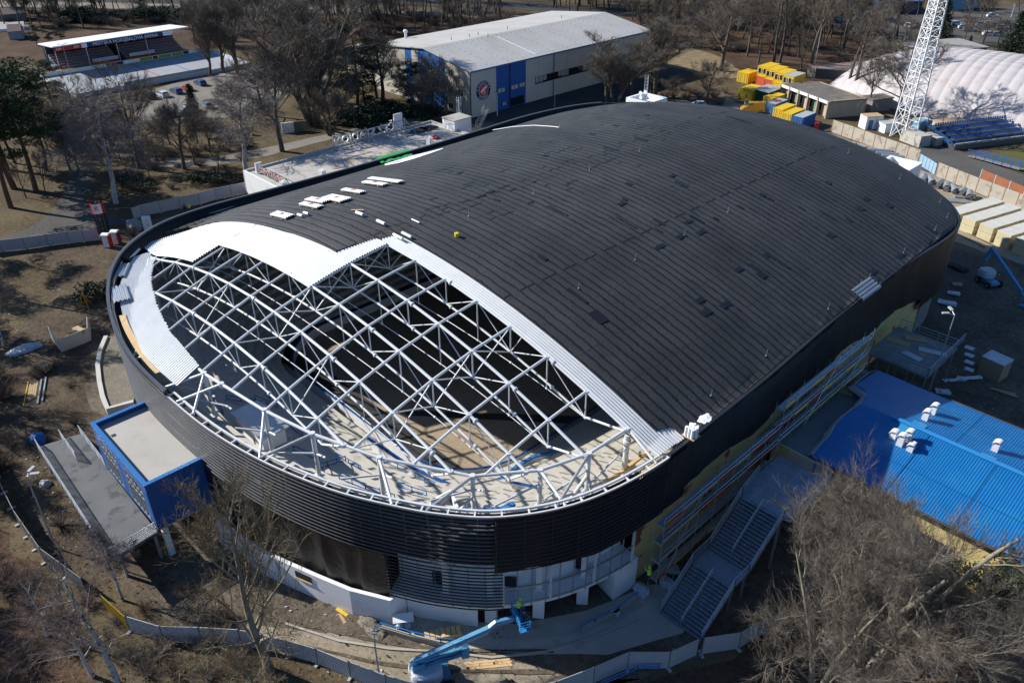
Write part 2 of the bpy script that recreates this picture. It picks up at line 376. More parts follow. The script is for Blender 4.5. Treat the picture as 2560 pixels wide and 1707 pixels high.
# roof membrane material: bitumen sheets one metre wide running across the arch, dark bleeding laps, patches
def membrane_mat():
    m = bpy.data.materials.new('bitumen_membrane'); m.use_nodes = True; t = m.node_tree; N = t.nodes; Lk = t.links
    b = N['Principled BSDF']; b.inputs['Roughness'].default_value = .62; b.inputs['Specular IOR Level'].default_value = .45
    g = N.new('ShaderNodeNewGeometry'); sp = N.new('ShaderNodeSeparateXYZ'); Lk.new(g.outputs['Position'], sp.inputs[0])
    nz = N.new('ShaderNodeTexNoise'); nz.inputs['Scale'].default_value = .55; nz.inputs['Detail'].default_value = 6; Lk.new(g.outputs['Position'], nz.inputs['Vector'])
    nzf = N.new('ShaderNodeTexNoise'); nzf.inputs['Scale'].default_value = 2.6; nzf.inputs['Detail'].default_value = 3; Lk.new(g.outputs['Position'], nzf.inputs['Vector'])
    def mth(op, a, bb=None, c=None):
        k = N.new('ShaderNodeMath'); k.operation = op
        for i, q in enumerate((a, bb, c)):
            if q is None: continue
            if hasattr(q, 'is_linked') or hasattr(q, 'links'): Lk.new(q, k.inputs[i])
            else: k.inputs[i].default_value = q
        return k.outputs[0]
    wob = mth('ADD', mth('MULTIPLY', mth('SUBTRACT', nz.outputs['Fac'], .5), .5), mth('MULTIPLY', mth('SUBTRACT', nzf.outputs['Fac'], .5), .22))
    yy = mth('ADD', sp.outputs['Y'], wob)
    cb = N.new('ShaderNodeCombineXYZ'); Lk.new(sp.outputs['X'], cb.inputs[0]); Lk.new(yy, cb.inputs[1])
    br = N.new('ShaderNodeTexBrick'); br.offset = .37; br.offset_frequency = 3; br.squash = 1.0
    for k, v in (('Scale', 1.0), ('Mortar Size', .22), ('Mortar Smooth', .85), ('Bias', 0.0), ('Brick Width', 47.0), ('Row Height', 1.02)): br.inputs[k].default_value = v
    br.inputs['Color1'].default_value = (.037,.037,.038,1); br.inputs['Color2'].default_value = (.044,.043,.043,1); br.inputs['Mortar'].default_value = (.0035,.0035,.0045,1)
    Lk.new(cb.outputs[0], br.inputs['Vector'])
    # grit
    n2 = N.new('ShaderNodeTexNoise'); n2.inputs['Scale'].default_value = 9; n2.inputs['Detail'].default_value = 5; Lk.new(g.outputs['Position'], n2.inputs['Vector'])
    n3 = N.new('ShaderNodeTexNoise'); n3.inputs['Scale'].default_value = .12; n3.inputs['Detail'].default_value = 4; Lk.new(g.outputs['Position'], n3.inputs['Vector'])
    ml = N.new('ShaderNodeMix'); ml.data_type = 'RGBA'; ml.blend_type = 'MULTIPLY'; ml.inputs[0].default_value = 1
    cr = N.new('ShaderNodeMapRange'); cr.inputs[1].default_value = .3; cr.inputs[2].default_value = .7; cr.inputs[3].default_value = .6; cr.inputs[4].default_value = 1.35; Lk.new(n2.outputs['Fac'], cr.inputs[0])
    cr3 = N.new('ShaderNodeMapRange'); cr3.inputs[1].default_value = .35; cr3.inputs[2].default_value = .65; cr3.inputs[3].default_value = .75; cr3.inputs[4].default_value = 1.2; Lk.new(n3.outputs['Fac'], cr3.inputs[0])
    Lk.new(br.outputs['Color'], ml.inputs[6]); Lk.new(mth('MULTIPLY', cr.outputs[0], cr3.outputs[0]), ml.inputs[7])
    # broken transverse joints every ~0.6 m and the lines over each purlin (4.45 m)
    fx = mth('ABSOLUTE', mth('SUBTRACT', mth('FRACT', mth('MULTIPLY', mth('ADD', sp.outputs['X'], mth('MULTIPLY', wob, .2)), 1/4.45)), .5))
    ln = mth('LESS_THAN', fx, .012)
    n4 = N.new('ShaderNodeTexNoise'); n4.inputs['Scale'].default_value = .09; Lk.new(g.outputs['Position'], n4.inputs['Vector'])
    ln = mth('MULTIPLY', ln, mth('GREATER_THAN', n4.outputs['Fac'], .44))
    m2 = N.new('ShaderNodeMix'); m2.data_type = 'RGBA'; Lk.new(mth('MULTIPLY', ln, .7), m2.inputs[0]); Lk.new(ml.outputs[2], m2.inputs[6]); m2.inputs[7].default_value = (.014,.015,.017,1)
    # fresh torch-on patches: a coarse brick pattern where only a few cells turn dark
    b2 = N.new('ShaderNodeTexBrick'); b2.offset = .5
    for k, v in (('Scale', 1.0), ('Mortar Size', 0.0), ('Brick Width', 1.5), ('Row Height', 1.02), ('Bias', -.95)): b2.inputs[k].default_value = v
    b2.inputs['Color1'].default_value = (1,1,1,1); b2.inputs['Color2'].default_value = (0,0,0,1); Lk.new(cb.outputs[0], b2.inputs['Vector'])
    pk = mth('LESS_THAN', b2.outputs['Color'], .03)
    m3 = N.new('ShaderNodeMix'); m3.data_type = 'RGBA'; Lk.new(mth('MULTIPLY', pk, .75), m3.inputs[0]); Lk.new(m2.outputs[2], m3.inputs[6]); m3.inputs[7].default_value = (.014,.014,.016,1)
    Lk.new(m3.outputs[2], b.inputs['Base Color'])
    h = mth('ADD', mth('MULTIPLY', br.outputs['Fac'], -1.0), mth('MULTIPLY', n2.outputs['Fac'], .25))
    bp = N.new('ShaderNodeBump'); bp.inputs['Strength'].default_value = .5; bp.inputs['Distance'].default_value = .06; Lk.new(h, bp.inputs['Height']); Lk.new(bp.outputs[0], b.inputs['Normal'])
    return m
memb = membrane_mat()
YB = [(-100.4,20),(-97.6,20),(-97.4,36.6),(-91.5,38.0),(-81,38.2),(-74,38.3),(-64.9,38.5),(-64.8,40.2),(-64.4,40.4),(-64.3,42.6),(-63.3,42.8),(-63.2,44.8),(-28.6,44.8),(-28.5,46.3),(-26.0,46.3)]
def membrane():
    mb = MB(); rows = []; xs = []
    x = -99.9
    while x < -27.3: xs.append(x); x += .5
    xs += [-27.1, -26.95]
    OFF = .22
    cols = []
    for x in xs:
        lo, hi = ylo(x, .4); yb = max(ipol(x, YB), lo); n = 150
        # waviness of the insulation boards under the sheets
        col = []
        for i in range(n+1):
            y = lerp(yb, hi, i/n); z = rz(x, y)+OFF + .035*math.sin(y*5.56+.6*noise.noise(Vector((x*.3, y*.3, 0))))*min(1, max(0, rz0(x,y)-ZR-.6)) + .05*noise.noise(Vector((x*.4, y*.4, 3)))
            col.append(Vector((x, y, z)))
        cols.append(col)
    mb.grid(cols)
    for a, b in zip(cols, cols[1:]):   # turned-down edge at the unfinished border
        mb.add([a[0], b[0], b[0]-Vector((0,0,.3)), a[0]-Vector((0,0,.3))], [(0,1,2,3)])
    rg = random.Random(5)
    def pat(x, y, lx, ly, dz=.032):
        n1 = max(1, int(lx/.5)); g_ = [[Vector((x-lx/2+lx*i/n1, y+s*ly/2+rg.uniform(-.04,.04), 0)) for i in range(n1+1)] for s in (-1, 1)]
        for r_ in g_:
            for q in r_: q.z = rz(q.x, q.y)+OFF+dz+.04*noise.noise(Vector((q.x*.4, q.y*.4, 3)))+.035*min(1, max(0, rz0(q.x,q.y)-ZR))
        mb.grid(g_, 1)
    for (n, x, y, lx, ly) in ((7,1070,125,1,.8),(7,1550,125,2.2,.5),(7,1030,265,.8,.5),(7,1010,305,.6,1.6),(7,1050,480,3.4,.35),(7,1345,475,1.8,.4),(7,1340,545,1.2,.4),(7,1620,470,.5,1.6),(7,1700,445,2.2,.4),(7,1730,570,.6,1.7),(7,1550,605,.7,1.8),(7,1360,700,.6,1.8),(7,2080,910,.6,1.7),(7,2230,890,1.4,.5),(7,2290,960,1.0,1.4),(7,1725,1190,.6,1.6),(7,1955,1235,.7,1.7),(7,1780,1300,.8,1.9),(7,790,1345,1.9,1.3),(7,280,800,1.2,.7),(7,2300,225,.8,.8),(7,2090,335,.9,.6),(7,1870,440,.7,.4),(7,1470,50,.6,1.4),(7,2340,775,.7,1.3),(7,600,1150,3.0,.5),(7,420,370,3.5,.4),(3,955,1155,1.2,.8),(3,735,1230,1.2,.7),(3,1180,1280,2.6,.5),(3,1235,1060,1,.6),(3,850,1020,1,.6),(3,310,1430,1,.6),(3,905,1365,3,.5),(3,2080,1100,5,.4),(8,550,115,.9,1.0),(8,905,260,.7,1.2),(8,850,350,.8,1.3),(8,1105,325,.9,1.3),(8,540,410,2.2,.6),(8,580,590,.9,1.2),(8,300,345,1.0,.6),(8,740,455,.8,.6),(8,90,830,3.2,.7),(8,20,260,1.0,.5),(6,2060,235,.5,1.8),(6,2155,195,.6,1.2),(6,1870,20,.6,1.2),(6,2210,270,1.0,.5),(8,1220,780,.5,1.8),(8,960,930,.6,1.6),(8,1500,545,1.6,.7)):
        q = roofpt(n, x, y, OFF); pat(q.x, q.y, lx*.85, ly*.8)
    for (n, x0, x1, y0, y1, cnt) in ((3,700,1600,1080,1300,10),(3,200,1300,1300,1560,20),(6,1600,2330,180,470,12),(7,0,700,0,300,10),(6,1300,2300,0,180,7),(2,1300,2340,1350,1560,5)):
        for _ in range(cnt):
            q = roofpt(n, rg.uniform(x0,x1), rg.uniform(y0,y1), OFF)
            if q.y > 46 and rz0(q.x,q.y) > ZR+.3: k_ = math.floor(q.y/1.02)*1.02; pat(q.x, k_+.51, .11, 1.02*rg.choice((1,1,2)), .03)
    return mb.build('roof_membrane', [memb, mat('fresh_bitumen', (.010,.010,.012), .45, .2, 1.0, spec=.5)], arena, smooth=True)
membrane()
# trapezoid steel deck
deckm = mat('steel_deck', (.60,.62,.63), .5, .05, .7, spec=.4)
deckg = mat('grey_deck', (.54,.565,.60), .5, .08, .5, spec=.4)
def deck(y0, y1, x0, x1, pitch=.30, jag=0.0, off=0.0):
    mb = MB(); n = int(round((y1-y0)/pitch)); prof = []
    for i in range(n):
        y = y0+i*pitch; prof += [(y, 0), (y+pitch*.28, 0), (y+pitch*.42, .11), (y+pitch*.86, .11)]
    prof.append((y0+n*pitch, 0))
    rows = []
    for (y, h) in prof:
        k = max(2, int((x1-x0)/1.2)); j = jag*(int((y-y0)/.85) % 3-1)*.5
        rows.append([Vector((x, y, rz(x, y)+h+off+.02)) for x in [x0+j+(x1-x0-j)*i/k for i in range(k+1)]])
    mb.grid(rows); return mb
d = deck(42.95, 45.2, -65.0, -27.2); d2 = deck(33.4, 39.0, -80.9, -62.1, jag=.3); d3 = deck(30.1, 38.8, -96.6, -80.9); d4 = deck(38.95, 43.0, -66.2, -62.1, jag=.3); d5 = deck(45.2, 46.6, -29.2, -27.1)
for q in (d, d2, d3, d4, d5): q.build('deck_sheet', deckm, arena)
def band():
    mb = MB(); cols = []; pitch = .33; x = -93.9; k = 0
    YI = [(-94,29.8),(-91,29.8),(-89.1,28.6),(-83.7,26.1),(-76.4,23.8),(-70.5,22.5),(-63,21.8)]
    while x < -63.1:
        q = int((x+94)/.72); yi = ipol(-94+(q+.5)*.72, YI)
        for dx, h in ((0,0),(pitch*.3,0),(pitch*.42,.11),(pitch*.86,.11)):
            xx = x+dx; lo = min(ylo(xx, 1.3)[0]-.1, yi-.1); cols.append([Vector((xx, lerp(lo, yi, i/9), rz(xx, lerp(lo, yi, i/9))+h+.03)) for i in range(10)])
        x += pitch
    mb.grid(cols); return mb
band().build('deck_sheet', deckg, arena)
# space frame: arches along X at each truss line, purlins along Y
TY = [25.2, 29.55, 33.8, 38.3, 42.95, 47.4]
TX = [-30.4,-35.0,-39.6,-44.2,-48.65,-53.1,-57.6,-62.2,-66.65,-71.1,-75.6,-80.0,-84.45,-88.9]
RING = [(-93.5,29.9),(-88.8,27.6),(-84.0,24.7),(-79.5,23.4),(-74.0,22.3),(-68.0,21.8),(-61.8,21.7),(-59.1,22.0),(-53.2,22.8),(-47.9,24.1),(-42.0,26.4),(-35.6,30.5),(-32.4,34.7),(-30.9,38.7),(-30.5,43.1)]
def ring_y(x): return ipol(x, RING)
def tz(x, y): return rz(x, y)-.12
DEP = 2.7
def seg(mb, a, b, r, n=8):
    mb.tube([a, b], r, n)
for ti, y in enumerate(TY):
    x0 = -92.0; x1 = -30.4
    xs = [x for x in TX if ring_y(x) < y-.3]
    # where the ring crosses this truss line
    left = [ (a[0]+(b[0]-a[0])*(y-a[1])/(b[1]-a[1])) for a, b in zip(RING, RING[1:]) if (a[1]-y)*(b[1]-y) < 0]
    ends = sorted(left); pts = sorted(xs)
    if ends:
        if len(ends) == 1: ends = [-93.0, ends[0]] if ends[0] > -60 else [ends[0], -30.4]
        pts = sorted(set([ends[0]]+[p for p in pts if ends[0]+.8 < p < ends[1]-.8]+[ends[1]]))
    else: pts = [-93.0]+pts
    if y > 46: pts = [p for p in pts if p > -70]
    top = MB(); bot = MB(); web = MB()
    tp = [Vector((x, y, tz(x, y))) for x in pts]
    def bz(i):
        d = DEP if 0 < i < len(pts)-1 else .25
        return Vector((pts[i], y, tz(pts[i], y)-d))
    bp_ = [bz(i) for i in range(len(pts))]
    for a, b in zip(tp, tp[1:]): seg(top, a, b, .135)
    for i, p in enumerate(tp): top.tube([p-Vector((0,0,.2)), p+Vector((0,0,.1))], .22, 8)
    for a, b in zip(bp_, bp_[1:]): seg(bot, a, b, .105)
    for i in range(1, len(pts)-1):
        seg(web, tp[i], bp_[i], .065, 6)
        if i % 2 == 1:
            if i+1 < len(pts)-1: seg(web, bp_[i], tp[i+1], .052, 6)
            if i > 1: seg(web, bp_[i], tp[i-1], .052, 6)
        # splice collars
        c = tp[i].lerp(tp[min(i+1, len(pts)-1)], .16) if i % 3 == 0 else None
        if c is not None:
            dd = (tp[min(i+1, len(pts)-1)]-tp[i]).normalized()*.07; top.tube([c-dd, c+dd], .24, 10)
            cb2 = bp_[i].lerp(bp_[min(i+1, len(pts)-1)], .14); bot.tube([cb2-dd, cb2+dd], .21, 10)
    # diagonals of the purlin direction, fanning from every second bottom node
    fan = web
    for i in range(1, len(pts)-1):
        if i % 4 != 3: continue
        for dy in (-1, 1):
            if 0 <= ti+dy < len(TY):
                yy = TY[ti+dy]; 
                if ring_y(pts[i]) < yy: seg(fan, bp_[i], Vector((pts[i], yy, tz(pts[i], yy))), .06, 6)
                else: seg(fan, bp_[i], Vector((pts[i], ring_y(pts[i]), tz(pts[i], ring_y(pts[i])))), .06, 6)
    tr = top.build('arch_truss', steelw, arena, smooth=False)
    bot.add(web.v, web.f); bot.build('lower_lattice', steelw, tr)
    # stayed tie cable with hangers
    if ti in (1, 2, 3, 4):
        tie = MB(); tpn = []
        for i in range(1, len(pts)-1):
            k = (i-1)/(len(pts)-3); tpn.append(bp_[i]-Vector((0,0,2.1*math.sin(k*math.pi)+.1)))
        for a, b in zip(tpn, tpn[1:]): seg(tie, a, b, .045, 5)
        for i in range(1, len(tpn)-1, 2): seg(tie, bp_[i+1], tpn[i], .05, 5)
        for p in tpn: tie.tube([p-Vector((.1,0,0)), p+Vector((.1,0,0))], .1, 6)
        tie.build('tie_rod', steelw, tr)
for x in TX:
    ys = [ring_y(x)]+[y for y in TY if y > ring_y(x)+.5]
    if x > -70 and False: pass
    mb = MB(); pp = [Vector((x, y, tz(x, y)+.02)) for y in ys]
    for a, b in zip(pp, pp[1:]): seg(mb, a, b, .12)
    mb.build('purlin', steelw, arena)
mb = MB(); rg = [Vector((x, y, tz(x, y)+.02)) for x, y in RING]
for a, b in zip(rg, rg[1:]): seg(mb, a, b, .14)
for p in rg: mb.tube([p-Vector((0,0,.3)), p+Vector((0,0,.15))], .24, 10)
mb.build('ring_chord', steelw, arena)
for i, p in enumerate(rg):     # raking struts to the eaves and columns to the terrace
    if i < 4: continue
    a = ang(p.x, p.y); mb = MB(); sp_ = .052 if i < 11 else .045
    e1 = rp(a-sp_, .45, 12.95); e2 = rp(a+sp_, .45, 12.95)
    if i % 2: seg(mb, p, e1, .13)
    else: seg(mb, p, e2, .13); 
    if i in (6, 9, 11, 13): seg(mb, p, e1, .13)
    if i >= 6: seg(mb, Vector((p.x, p.y, 12.2)), rp(a+.03, 3.2, 12.9), .09, 6); seg(mb, Vector((p.x, p.y, 12.2)), rp(a-.05, 2.2, 12.3), .09, 6)
    mb.build('raking_strut', steelw, arena)
    if i not in (5, 7, 14):
        mb = MB(); mb.tube([Vector((p.x, p.y, 8.0)), Vector((p.x, p.y, p.z))], .19, 12); mb.box((p.x, p.y, 9.85), (.7,.7,.12)); mb.build('column', steelw, arena)
mb = MB(); mb.tube([(-30.5,43.1,8),(-30.5,43.1,13.5)], .24, 12); mb.tube([(-30.5,43.1,12.7),(-30.5,43.1,12.95)], .34, 12); mb.build('column', steelw, arena)
for q, i_ in ((rg[11], 2.0), (rg[13], 2.2)):
    mb = MB()
    for s_ in (-.04, .04): seg(mb, Vector((q.x,q.y,11.6)), rp(ang(q.x,q.y)+s_, i_, 9.0), .15)
    mb.build('raking_strut', steelw, arena)
# eaves: dark parapet round the finished part, bare steel rails round the open end
A_OPEN0 = ang(-63.0, 19.5); A_OPEN1 = ang(-26.5, 43.6)
mb = MB(); mb.sweep(arc(A_OPEN1, A_OPEN0+2*math.pi, .8, 0, ZR), [(.02,-.3),(.02,.32),(-.28,.32),(-.28,-.3)]); mb.build('parapet', dark, arena)
mb = MB(); mb.sweep(arc(ang(-96,117), ang(-63,19.0)+2*math.pi, .8, .0, ZR), [(.03,.33),(.03,.55),(-.30,.55),(-.30,.33)]); mb.build('parapet', slatm, arena)
mb = MB(); mb.sweep(arc(ang(-97.5,114), ang(-93,27)+2*math.pi, .8, .34, ZR), [(.0,-.5),(.0,.25),(-.12,.25),(-.9,-.22),(-.9,-.5)]); mb.build('gutter', black, arena)
mb = MB()
for ins, z in ((.15, 13.1), (.85, 13.1)): mb.sweep(arc(A_OPEN0, A_OPEN1, .8, ins, z), [(.08,-.12),(.08,.08),(-.08,.08),(-.08,-.12)])
for p, q in zip(arc(A_OPEN0, A_OPEN1, 1.6, .15, 13.05), arc(A_OPEN0, A_OPEN1, 1.6, .85, 13.05)): mb.bar(p, q, .12, .16)
mb.build('eaves_rail', steelw, arena)
# facade
def wall_ring(a0, a1, z0, z1, ins, step=.8):
    mb = MB(); pts = arc(a0, a1, step, ins, 0); mb.sweep(pts, [(0, z0), (0, z1), (-.2, z1), (-.2, z0)]); return mb
A_L = ang(-97, 31); A_SL = ang(-60.4, 19.1); A_M = ang(-38.8, 24.1); A_F = ang(-31.4, 29.0); A_R = ang(-26.55, 40.4)
wall_ring(A_L, A_R, 7.7, 12.9, .55).build('facade_backing', mat('dark_membrane', (.013,.013,.014), .6, .3), arena)
mb = MB(); n = 14
for i in range(n):
    z = 13.15-(13.15-7.95)*i/(n-1); mb.sweep(arc(A_L, A_R, 1.0, 0.0, z), [(.04,-.04),(.04,.05),(-.07,.07),(-.07,-.02)])
mb.build('facade_slats', slatm, arena)
mb = MB()
for p in arc(A_L, A_R, 1.5, .28, 0): mb.bar((p.x, p.y, 7.8), (p.x, p.y, 13.1), .05)
mb.build('slat_bracket', slatm, arena)
# left run where the slats carry on down
mb = MB()
for i in range(7):
    z = 7.55-i*.4; mb.sweep(arc(A_L, ang(-61-i*.3, 19.6), 1.0, 0.0, z), [(.04,-.04),(.04,.05),(-.07,.07),(-.07,-.02)])
mb.build('facade_slats', slatm, arena)
wall_ring(A_L, A_M, 2.2, 7.8, .5).build('black_sheeting', meshm, arena)
mb = MB(); pts = arc(A_SL, A_M, .35, .1, 0); rows = []
for zi in range(12):
    z = 2.5+5.3*zi/11; rows.append([Vector((p.x, p.y, z)) + Vector((p.x-CEN.x, p.y-CEN.y, 0)).normalized()*(.34*noise.noise(Vector((i*.33, z*.16, 1)))+.14*noise.noise(Vector((i*.9, z*.3, 5)))) for i, p in enumerate(pts)])
mb.grid(rows); mb.build('black_sheeting', meshm, arena, smooth=True)
# lower slat screen at the entrance, open, with mullions
mb = MB(); n = 13; AS = ang(-31.1, 29.4)
for i in range(n):
    z = 7.55-i*.36; mb.sweep(arc(A_M, AS, 1.0, -.02, z), [(.03,-.035),(.03,.045),(-.04,.055),(-.04,-.025)])
mb.build('slat_screen', dark, arena)
mb = MB()
for p in arc(A_M, AS, .95, .2, 0): mb.bar((p.x, p.y, 3.1), (p.x, p.y, 7.8), .06)
mb.build('screen_mullion', galv, arena)
# bare steel curtain-wall frame
mb = MB()
for p in arc(AS, ang(-26.6, 40.2), .85, .15, 0): mb.bar((p.x, p.y, 3.2), (p.x, p.y, 8.0), .06, .1)
for z in (3.6, 5.4): mb.sweep(arc(AS, ang(-26.6, 40.2), .9, .15, z), [(.06,-.07),(.06,.07),(-.06,.07),(-.06,-.07)])
mb.build('curtain_wall_frame', galv, arena)
for i, p in enumerate(arc(AS, ang(-26.6, 40.2), 2.55, .18, 0)): mb = MB(); mb.bar((p.x, p.y, 3.5), (p.x, p.y, 8.0), .16, .2); mb.build('frame_post', steelw, arena)
wall_ring(A_M, ang(-26.6, 41), 3.3, 7.9, 2.2).build('inner_wall', concw, arena)
for i, p in enumerate(arc(ang(-37.5,25), ang(-27.5, 39), 1.75, 2.12, 0)):
    d = Vector((p.x-CEN.x, p.y-CEN.y, 0)).normalized()
    if i % 3 == 1: mb = MB(); mb.box((p.x+d.x*.05, p.y+d.y*.05, 4.0), (1.15, .14, 1.1), math.atan2(d.y, d.x)+math.pi/2); mb.build('window', glass, arena)
mb = MB(); mb.prism([rp(a, .3) for a in [A_M+(ang(-26.6,41)-A_M)*i/30 for i in range(31)]]+[rp(a, 9) for a in [ang(-26.6,41)+(A_M-ang(-26.6,41))*i/30 for i in range(31)]], 3.0, 3.3); mb.build('gallery_slab', concw, arena)
# ground storey
wall_ring(A_M, ang(-26.6, 41), 0, 3.0, 7.5).build('recessed_wall', conc, arena)
for (x, y) in ((-35.3,26.9),(-30.2,32.5),(-28.6,36.2),(-32.6,29.3)):
    d = Vector((x-CEN.x, y-CEN.y)).normalized(); p = (x-d.x*.4, y-d.y*.4)
    mb = MB(); mb.box((p[0], p[1], 1.7), (.55,.95,3.4), math.atan2(d.y, d.x)); mb.box((p[0], p[1], 5.6), (.5,.5,4.6), math.atan2(d.y, d.x)); mb.build('concrete_column', concw, arena)
p = rp(ang(-26.6,40.2), .2); q = rp(ang(-26.6,40.2), 7)
mb = MB(); mb.prism([rp(ang(-26.9,38.4), .1), rp(ang(-26.6,41), .1), rp(ang(-26.6,41), 7), rp(ang(-26.9,38.4), 7)], 0, 3.5); mb.build('white_wall', concw, arena)
# white wall of the plinth, standing a little proud of the curved facade
W = [at(14,-160,560), at(14,330,600)*1, at(14,620,815), at(14,905,935), at(14,1255,1022)]
Wp = [Vector((-56.5,17.6,0)), Vector((-50.2,18.7,0)), Vector((-44.7,20.55,0)), Vector((-41.4,21.75,0)), Vector((-38.25,23.5,0))]
mb = MB(); mb.sweep([(p.x, p.y, 0) for p in Wp], [(0,0),(0,2.95),(-.35,2.95),(-.35,0)]); mb.build('plinth_wall', concw, arena)
mb = MB(); mb.prism([Wp[4]+Vector((.05,-.0,0)), rp(A_M+.06, 4.5), rp(A_M+.05, 4.8), Wp[4]+Vector((-.3,.2,0))], 0, 3.0); mb.prism([rp(A_M+.02,.9), rp(A_M+.13,.9), rp(A_M+.13,1.3), rp(A_M+.02,1.3)], 0, 3.0); mb.build('plinth_wall', concw, arena)
mb = MB(); a, b = Wp[1], Wp[2]; d = (b-a).normalized(); n_ = Vector((d.y,-d.x,0)); c = a.lerp(b, .78)+n_*.02
mb.box((c.x, c.y, 2.2), (1.7,.1,.75), math.atan2(d.y, d.x)); mb.build('window', glass, arena)
mb = MB(); mb.box((c.x+n_.x*.05, c.y+n_.y*.05, 1.85), (1.8,.12,.08), math.atan2(d.y, d.x)); mb.build('window_sill', woodl, arena)
wall_ring(A_L, A_SL+.05, 0, 2.4, .6).build('base_wall', conc, arena)
# remaining skin: black sheeting down the right side and round the far end
A0 = A_R; A1 = A_L+2*math.pi
def drape(a0, a1, zt, zb, ins=-.05, amp=.16, step=.5, nz=9):
    mb = MB(); pts = arc(a0, a1, step, ins, 0); rows = []; m = len(pts)-1
    for k in range(nz):
        row = []
        for i, p in enumerate(pts):
            b_ = zb(i/m) if callable(zb) else zb; z = lerp(zt, b_, k/(nz-1)); nn = Vector((p.x-CEN.x, p.y-CEN.y, 0)).normalized()
            row.append(Vector((p.x, p.y, z)) + nn*(amp*noise.noise(Vector((p.x*.35+p.y*.45, z*.12, 2)))+amp*.5*noise.noise(Vector((p.y*1.3+p.x, z*.2, 7)))))
        rows.append(row)
    mb.grid(rows[::-1]); return mb
mb = MB()
for i in range(13):
    z = 12.95-.42*i; mb.sweep(arc(ang(-31.4,29.0), ang(-26.5,43), 1.0, -.34, z), [(.03,-.03),(.03,.03),(-.03,.03),(-.03,-.03)])
for p in arc(ang(-31.4,29.0), ang(-26.5,43), 1.5, -.33, 0): mb.bar((p.x, p.y, 7.8), (p.x, p.y, 13.1), .05)
mb.build('netting_batten', mat('batten_dark', (.035,.042,.055), .5, .2), arena)
drape(ang(-31.5,28.9), ang(-26.5,46), 13.25, lambda t: 7.6+.25*math.sin(t*9), ins=-.22, amp=.1).build('black_sheeting', meshm, arena, smooth=True)
drape(ang(-26.5,45.8), ang(-27.3,99), 13.25, lambda t: 8.3-1.9*t+.4*math.sin(t*23), ins=-.05, amp=.22).build('black_sheeting', meshm, arena, smooth=True)
drape(ang(-27.3,98.8), ang(-45,122), 13.25, lambda t: 4.5+.3*math.sin(t*11), ins=-.05, amp=.22).build('black_sheeting', meshm, arena, smooth=True)
wall_ring(ang(-26.6,41), ang(-27.2,101), 0, 12.7, .6).build('side_wall', mat('insulation_wall', (.52,.42,.20), .9, .15, .5, dirt=(.24,.07,.06), dscale=.35, dlo=.58, dhi=.59), arena)
wall_ring(ang(-27.2,101), A_L+2*math.pi, 0, 12.9, .5).build('side_wall', mat('grey_wall', (.20,.20,.20), .8, .15), arena)
# bowl: stepped terrace from the concourse down to the boards, boards, floor
def inner_r(a, hx=18.4, hy=37.0, rc=8.5):
    c, s = math.cos(a), math.sin(a); lo, hi = 0, 80
    for _ in range(40):
        m = (lo+hi)/2; x, y = abs(c*m), abs(s*m); dx, dy = max(0, x-hx+rc), max(0, y-hy+rc)
        ins = (x <= hx and y <= hy and math.hypot(dx, dy) <= rc)
        lo, hi = (m, hi) if ins else (lo, m)
    return lo
mb = MB(); n = 220; K = 15; rows = []
for k in range(K+1):
    t = k/K
    for top in (0, 1):
        if k == 0 and top == 0: continue
        z = 9.8-(8.6)*(max(0, k-1) if top == 0 else k)/K if False else (9.8-8.6*(k-1)/K if top == 0 else 9.8-8.6*k/K)
        row = []
        for i in range(n):
            a = 2*math.pi*i/n; ro = rad_at(a)-1.9; ri = inner_r(a)+1.4; r_ = lerp(ro, ri, t)
            row.append(Vector((CEN.x+math.cos(a)*r_, CEN.y+math.sin(a)*r_, z)))
        rows.append(row)
mb.grid(rows[::-1], close=True); mb.build('seating_terrace', mat('terrace_concrete', (.50,.48,.43), .85, .12, .5, dirt=(.36,.34,.29), dscale=.5, dlo=.5, dhi=.7), arena)
mb = MB(); ro = [rp(2*math.pi*i/n, .5, 9.82) for i in range(n)]; ri = [rp(2*math.pi*i/n, 3.0, 9.82) for i in range(n)]; mb.grid([ro+ro[:1], ri+ri[:1]]); mb.build('concourse', conc, arena)
wall_ring(ang(-75,20.5), ang(-27,38), 9.83, 11.0, 1.25).build('concourse_parapet', mat('raw_concrete', (.36,.33,.27), .9, .15, .8, dirt=(.2,.17,.13), dscale=.8), arena)
mb = MB(); ib = [Vector((CEN.x+math.cos(2*math.pi*i/n)*inner_r(2*math.pi*i/n), CEN.y+math.sin(2*math.pi*i/n)*inner_r(2*math.pi*i/n), 0)) for i in range(n)]
mb.sweep(ib, [(.06,.1),(.06,1.35),(-.06,1.35),(-.06,.1)], close=True); mb.build('rink_boards', white, arena)
mb = MB(); mb.sweep(ib, [(.09,1.36),(.09,1.48),(-.09,1.48),(-.09,1.36)], close=True); mb.build('board_cap', bluep, arena)
mb = MB(); mb.poly([Vector((p.x, p.y, .12)) for p in ib]); mb.build('rink_floor', ramp_ground('rink_sand', [(.3,(.26,.205,.15)),(.5,(.36,.29,.21)),(.7,(.43,.36,.27))], .15, 3.0, bump=.3), arena)
mb = MB(); mb.poly([(-80,37.6,.125),(-50,37.6,.125),(-47.2,40.5,.125),(-82.5,40.5,.125)]); mb.poly([(-61.2,42,.128),(-59.8,42,.128),(-44.8,55,.128),(-44.8,57,.128)][:4]); mb.build('floor_strip', asphd, arena)
mb = MB(); n2 = 220; r1 = [Vector((CEN.x+math.cos(2*math.pi*i/n)*(inner_r(2*math.pi*i/n)-.02), CEN.y+math.sin(2*math.pi*i/n)*(inner_r(2*math.pi*i/n)-.02), .1)) for i in range(n)]
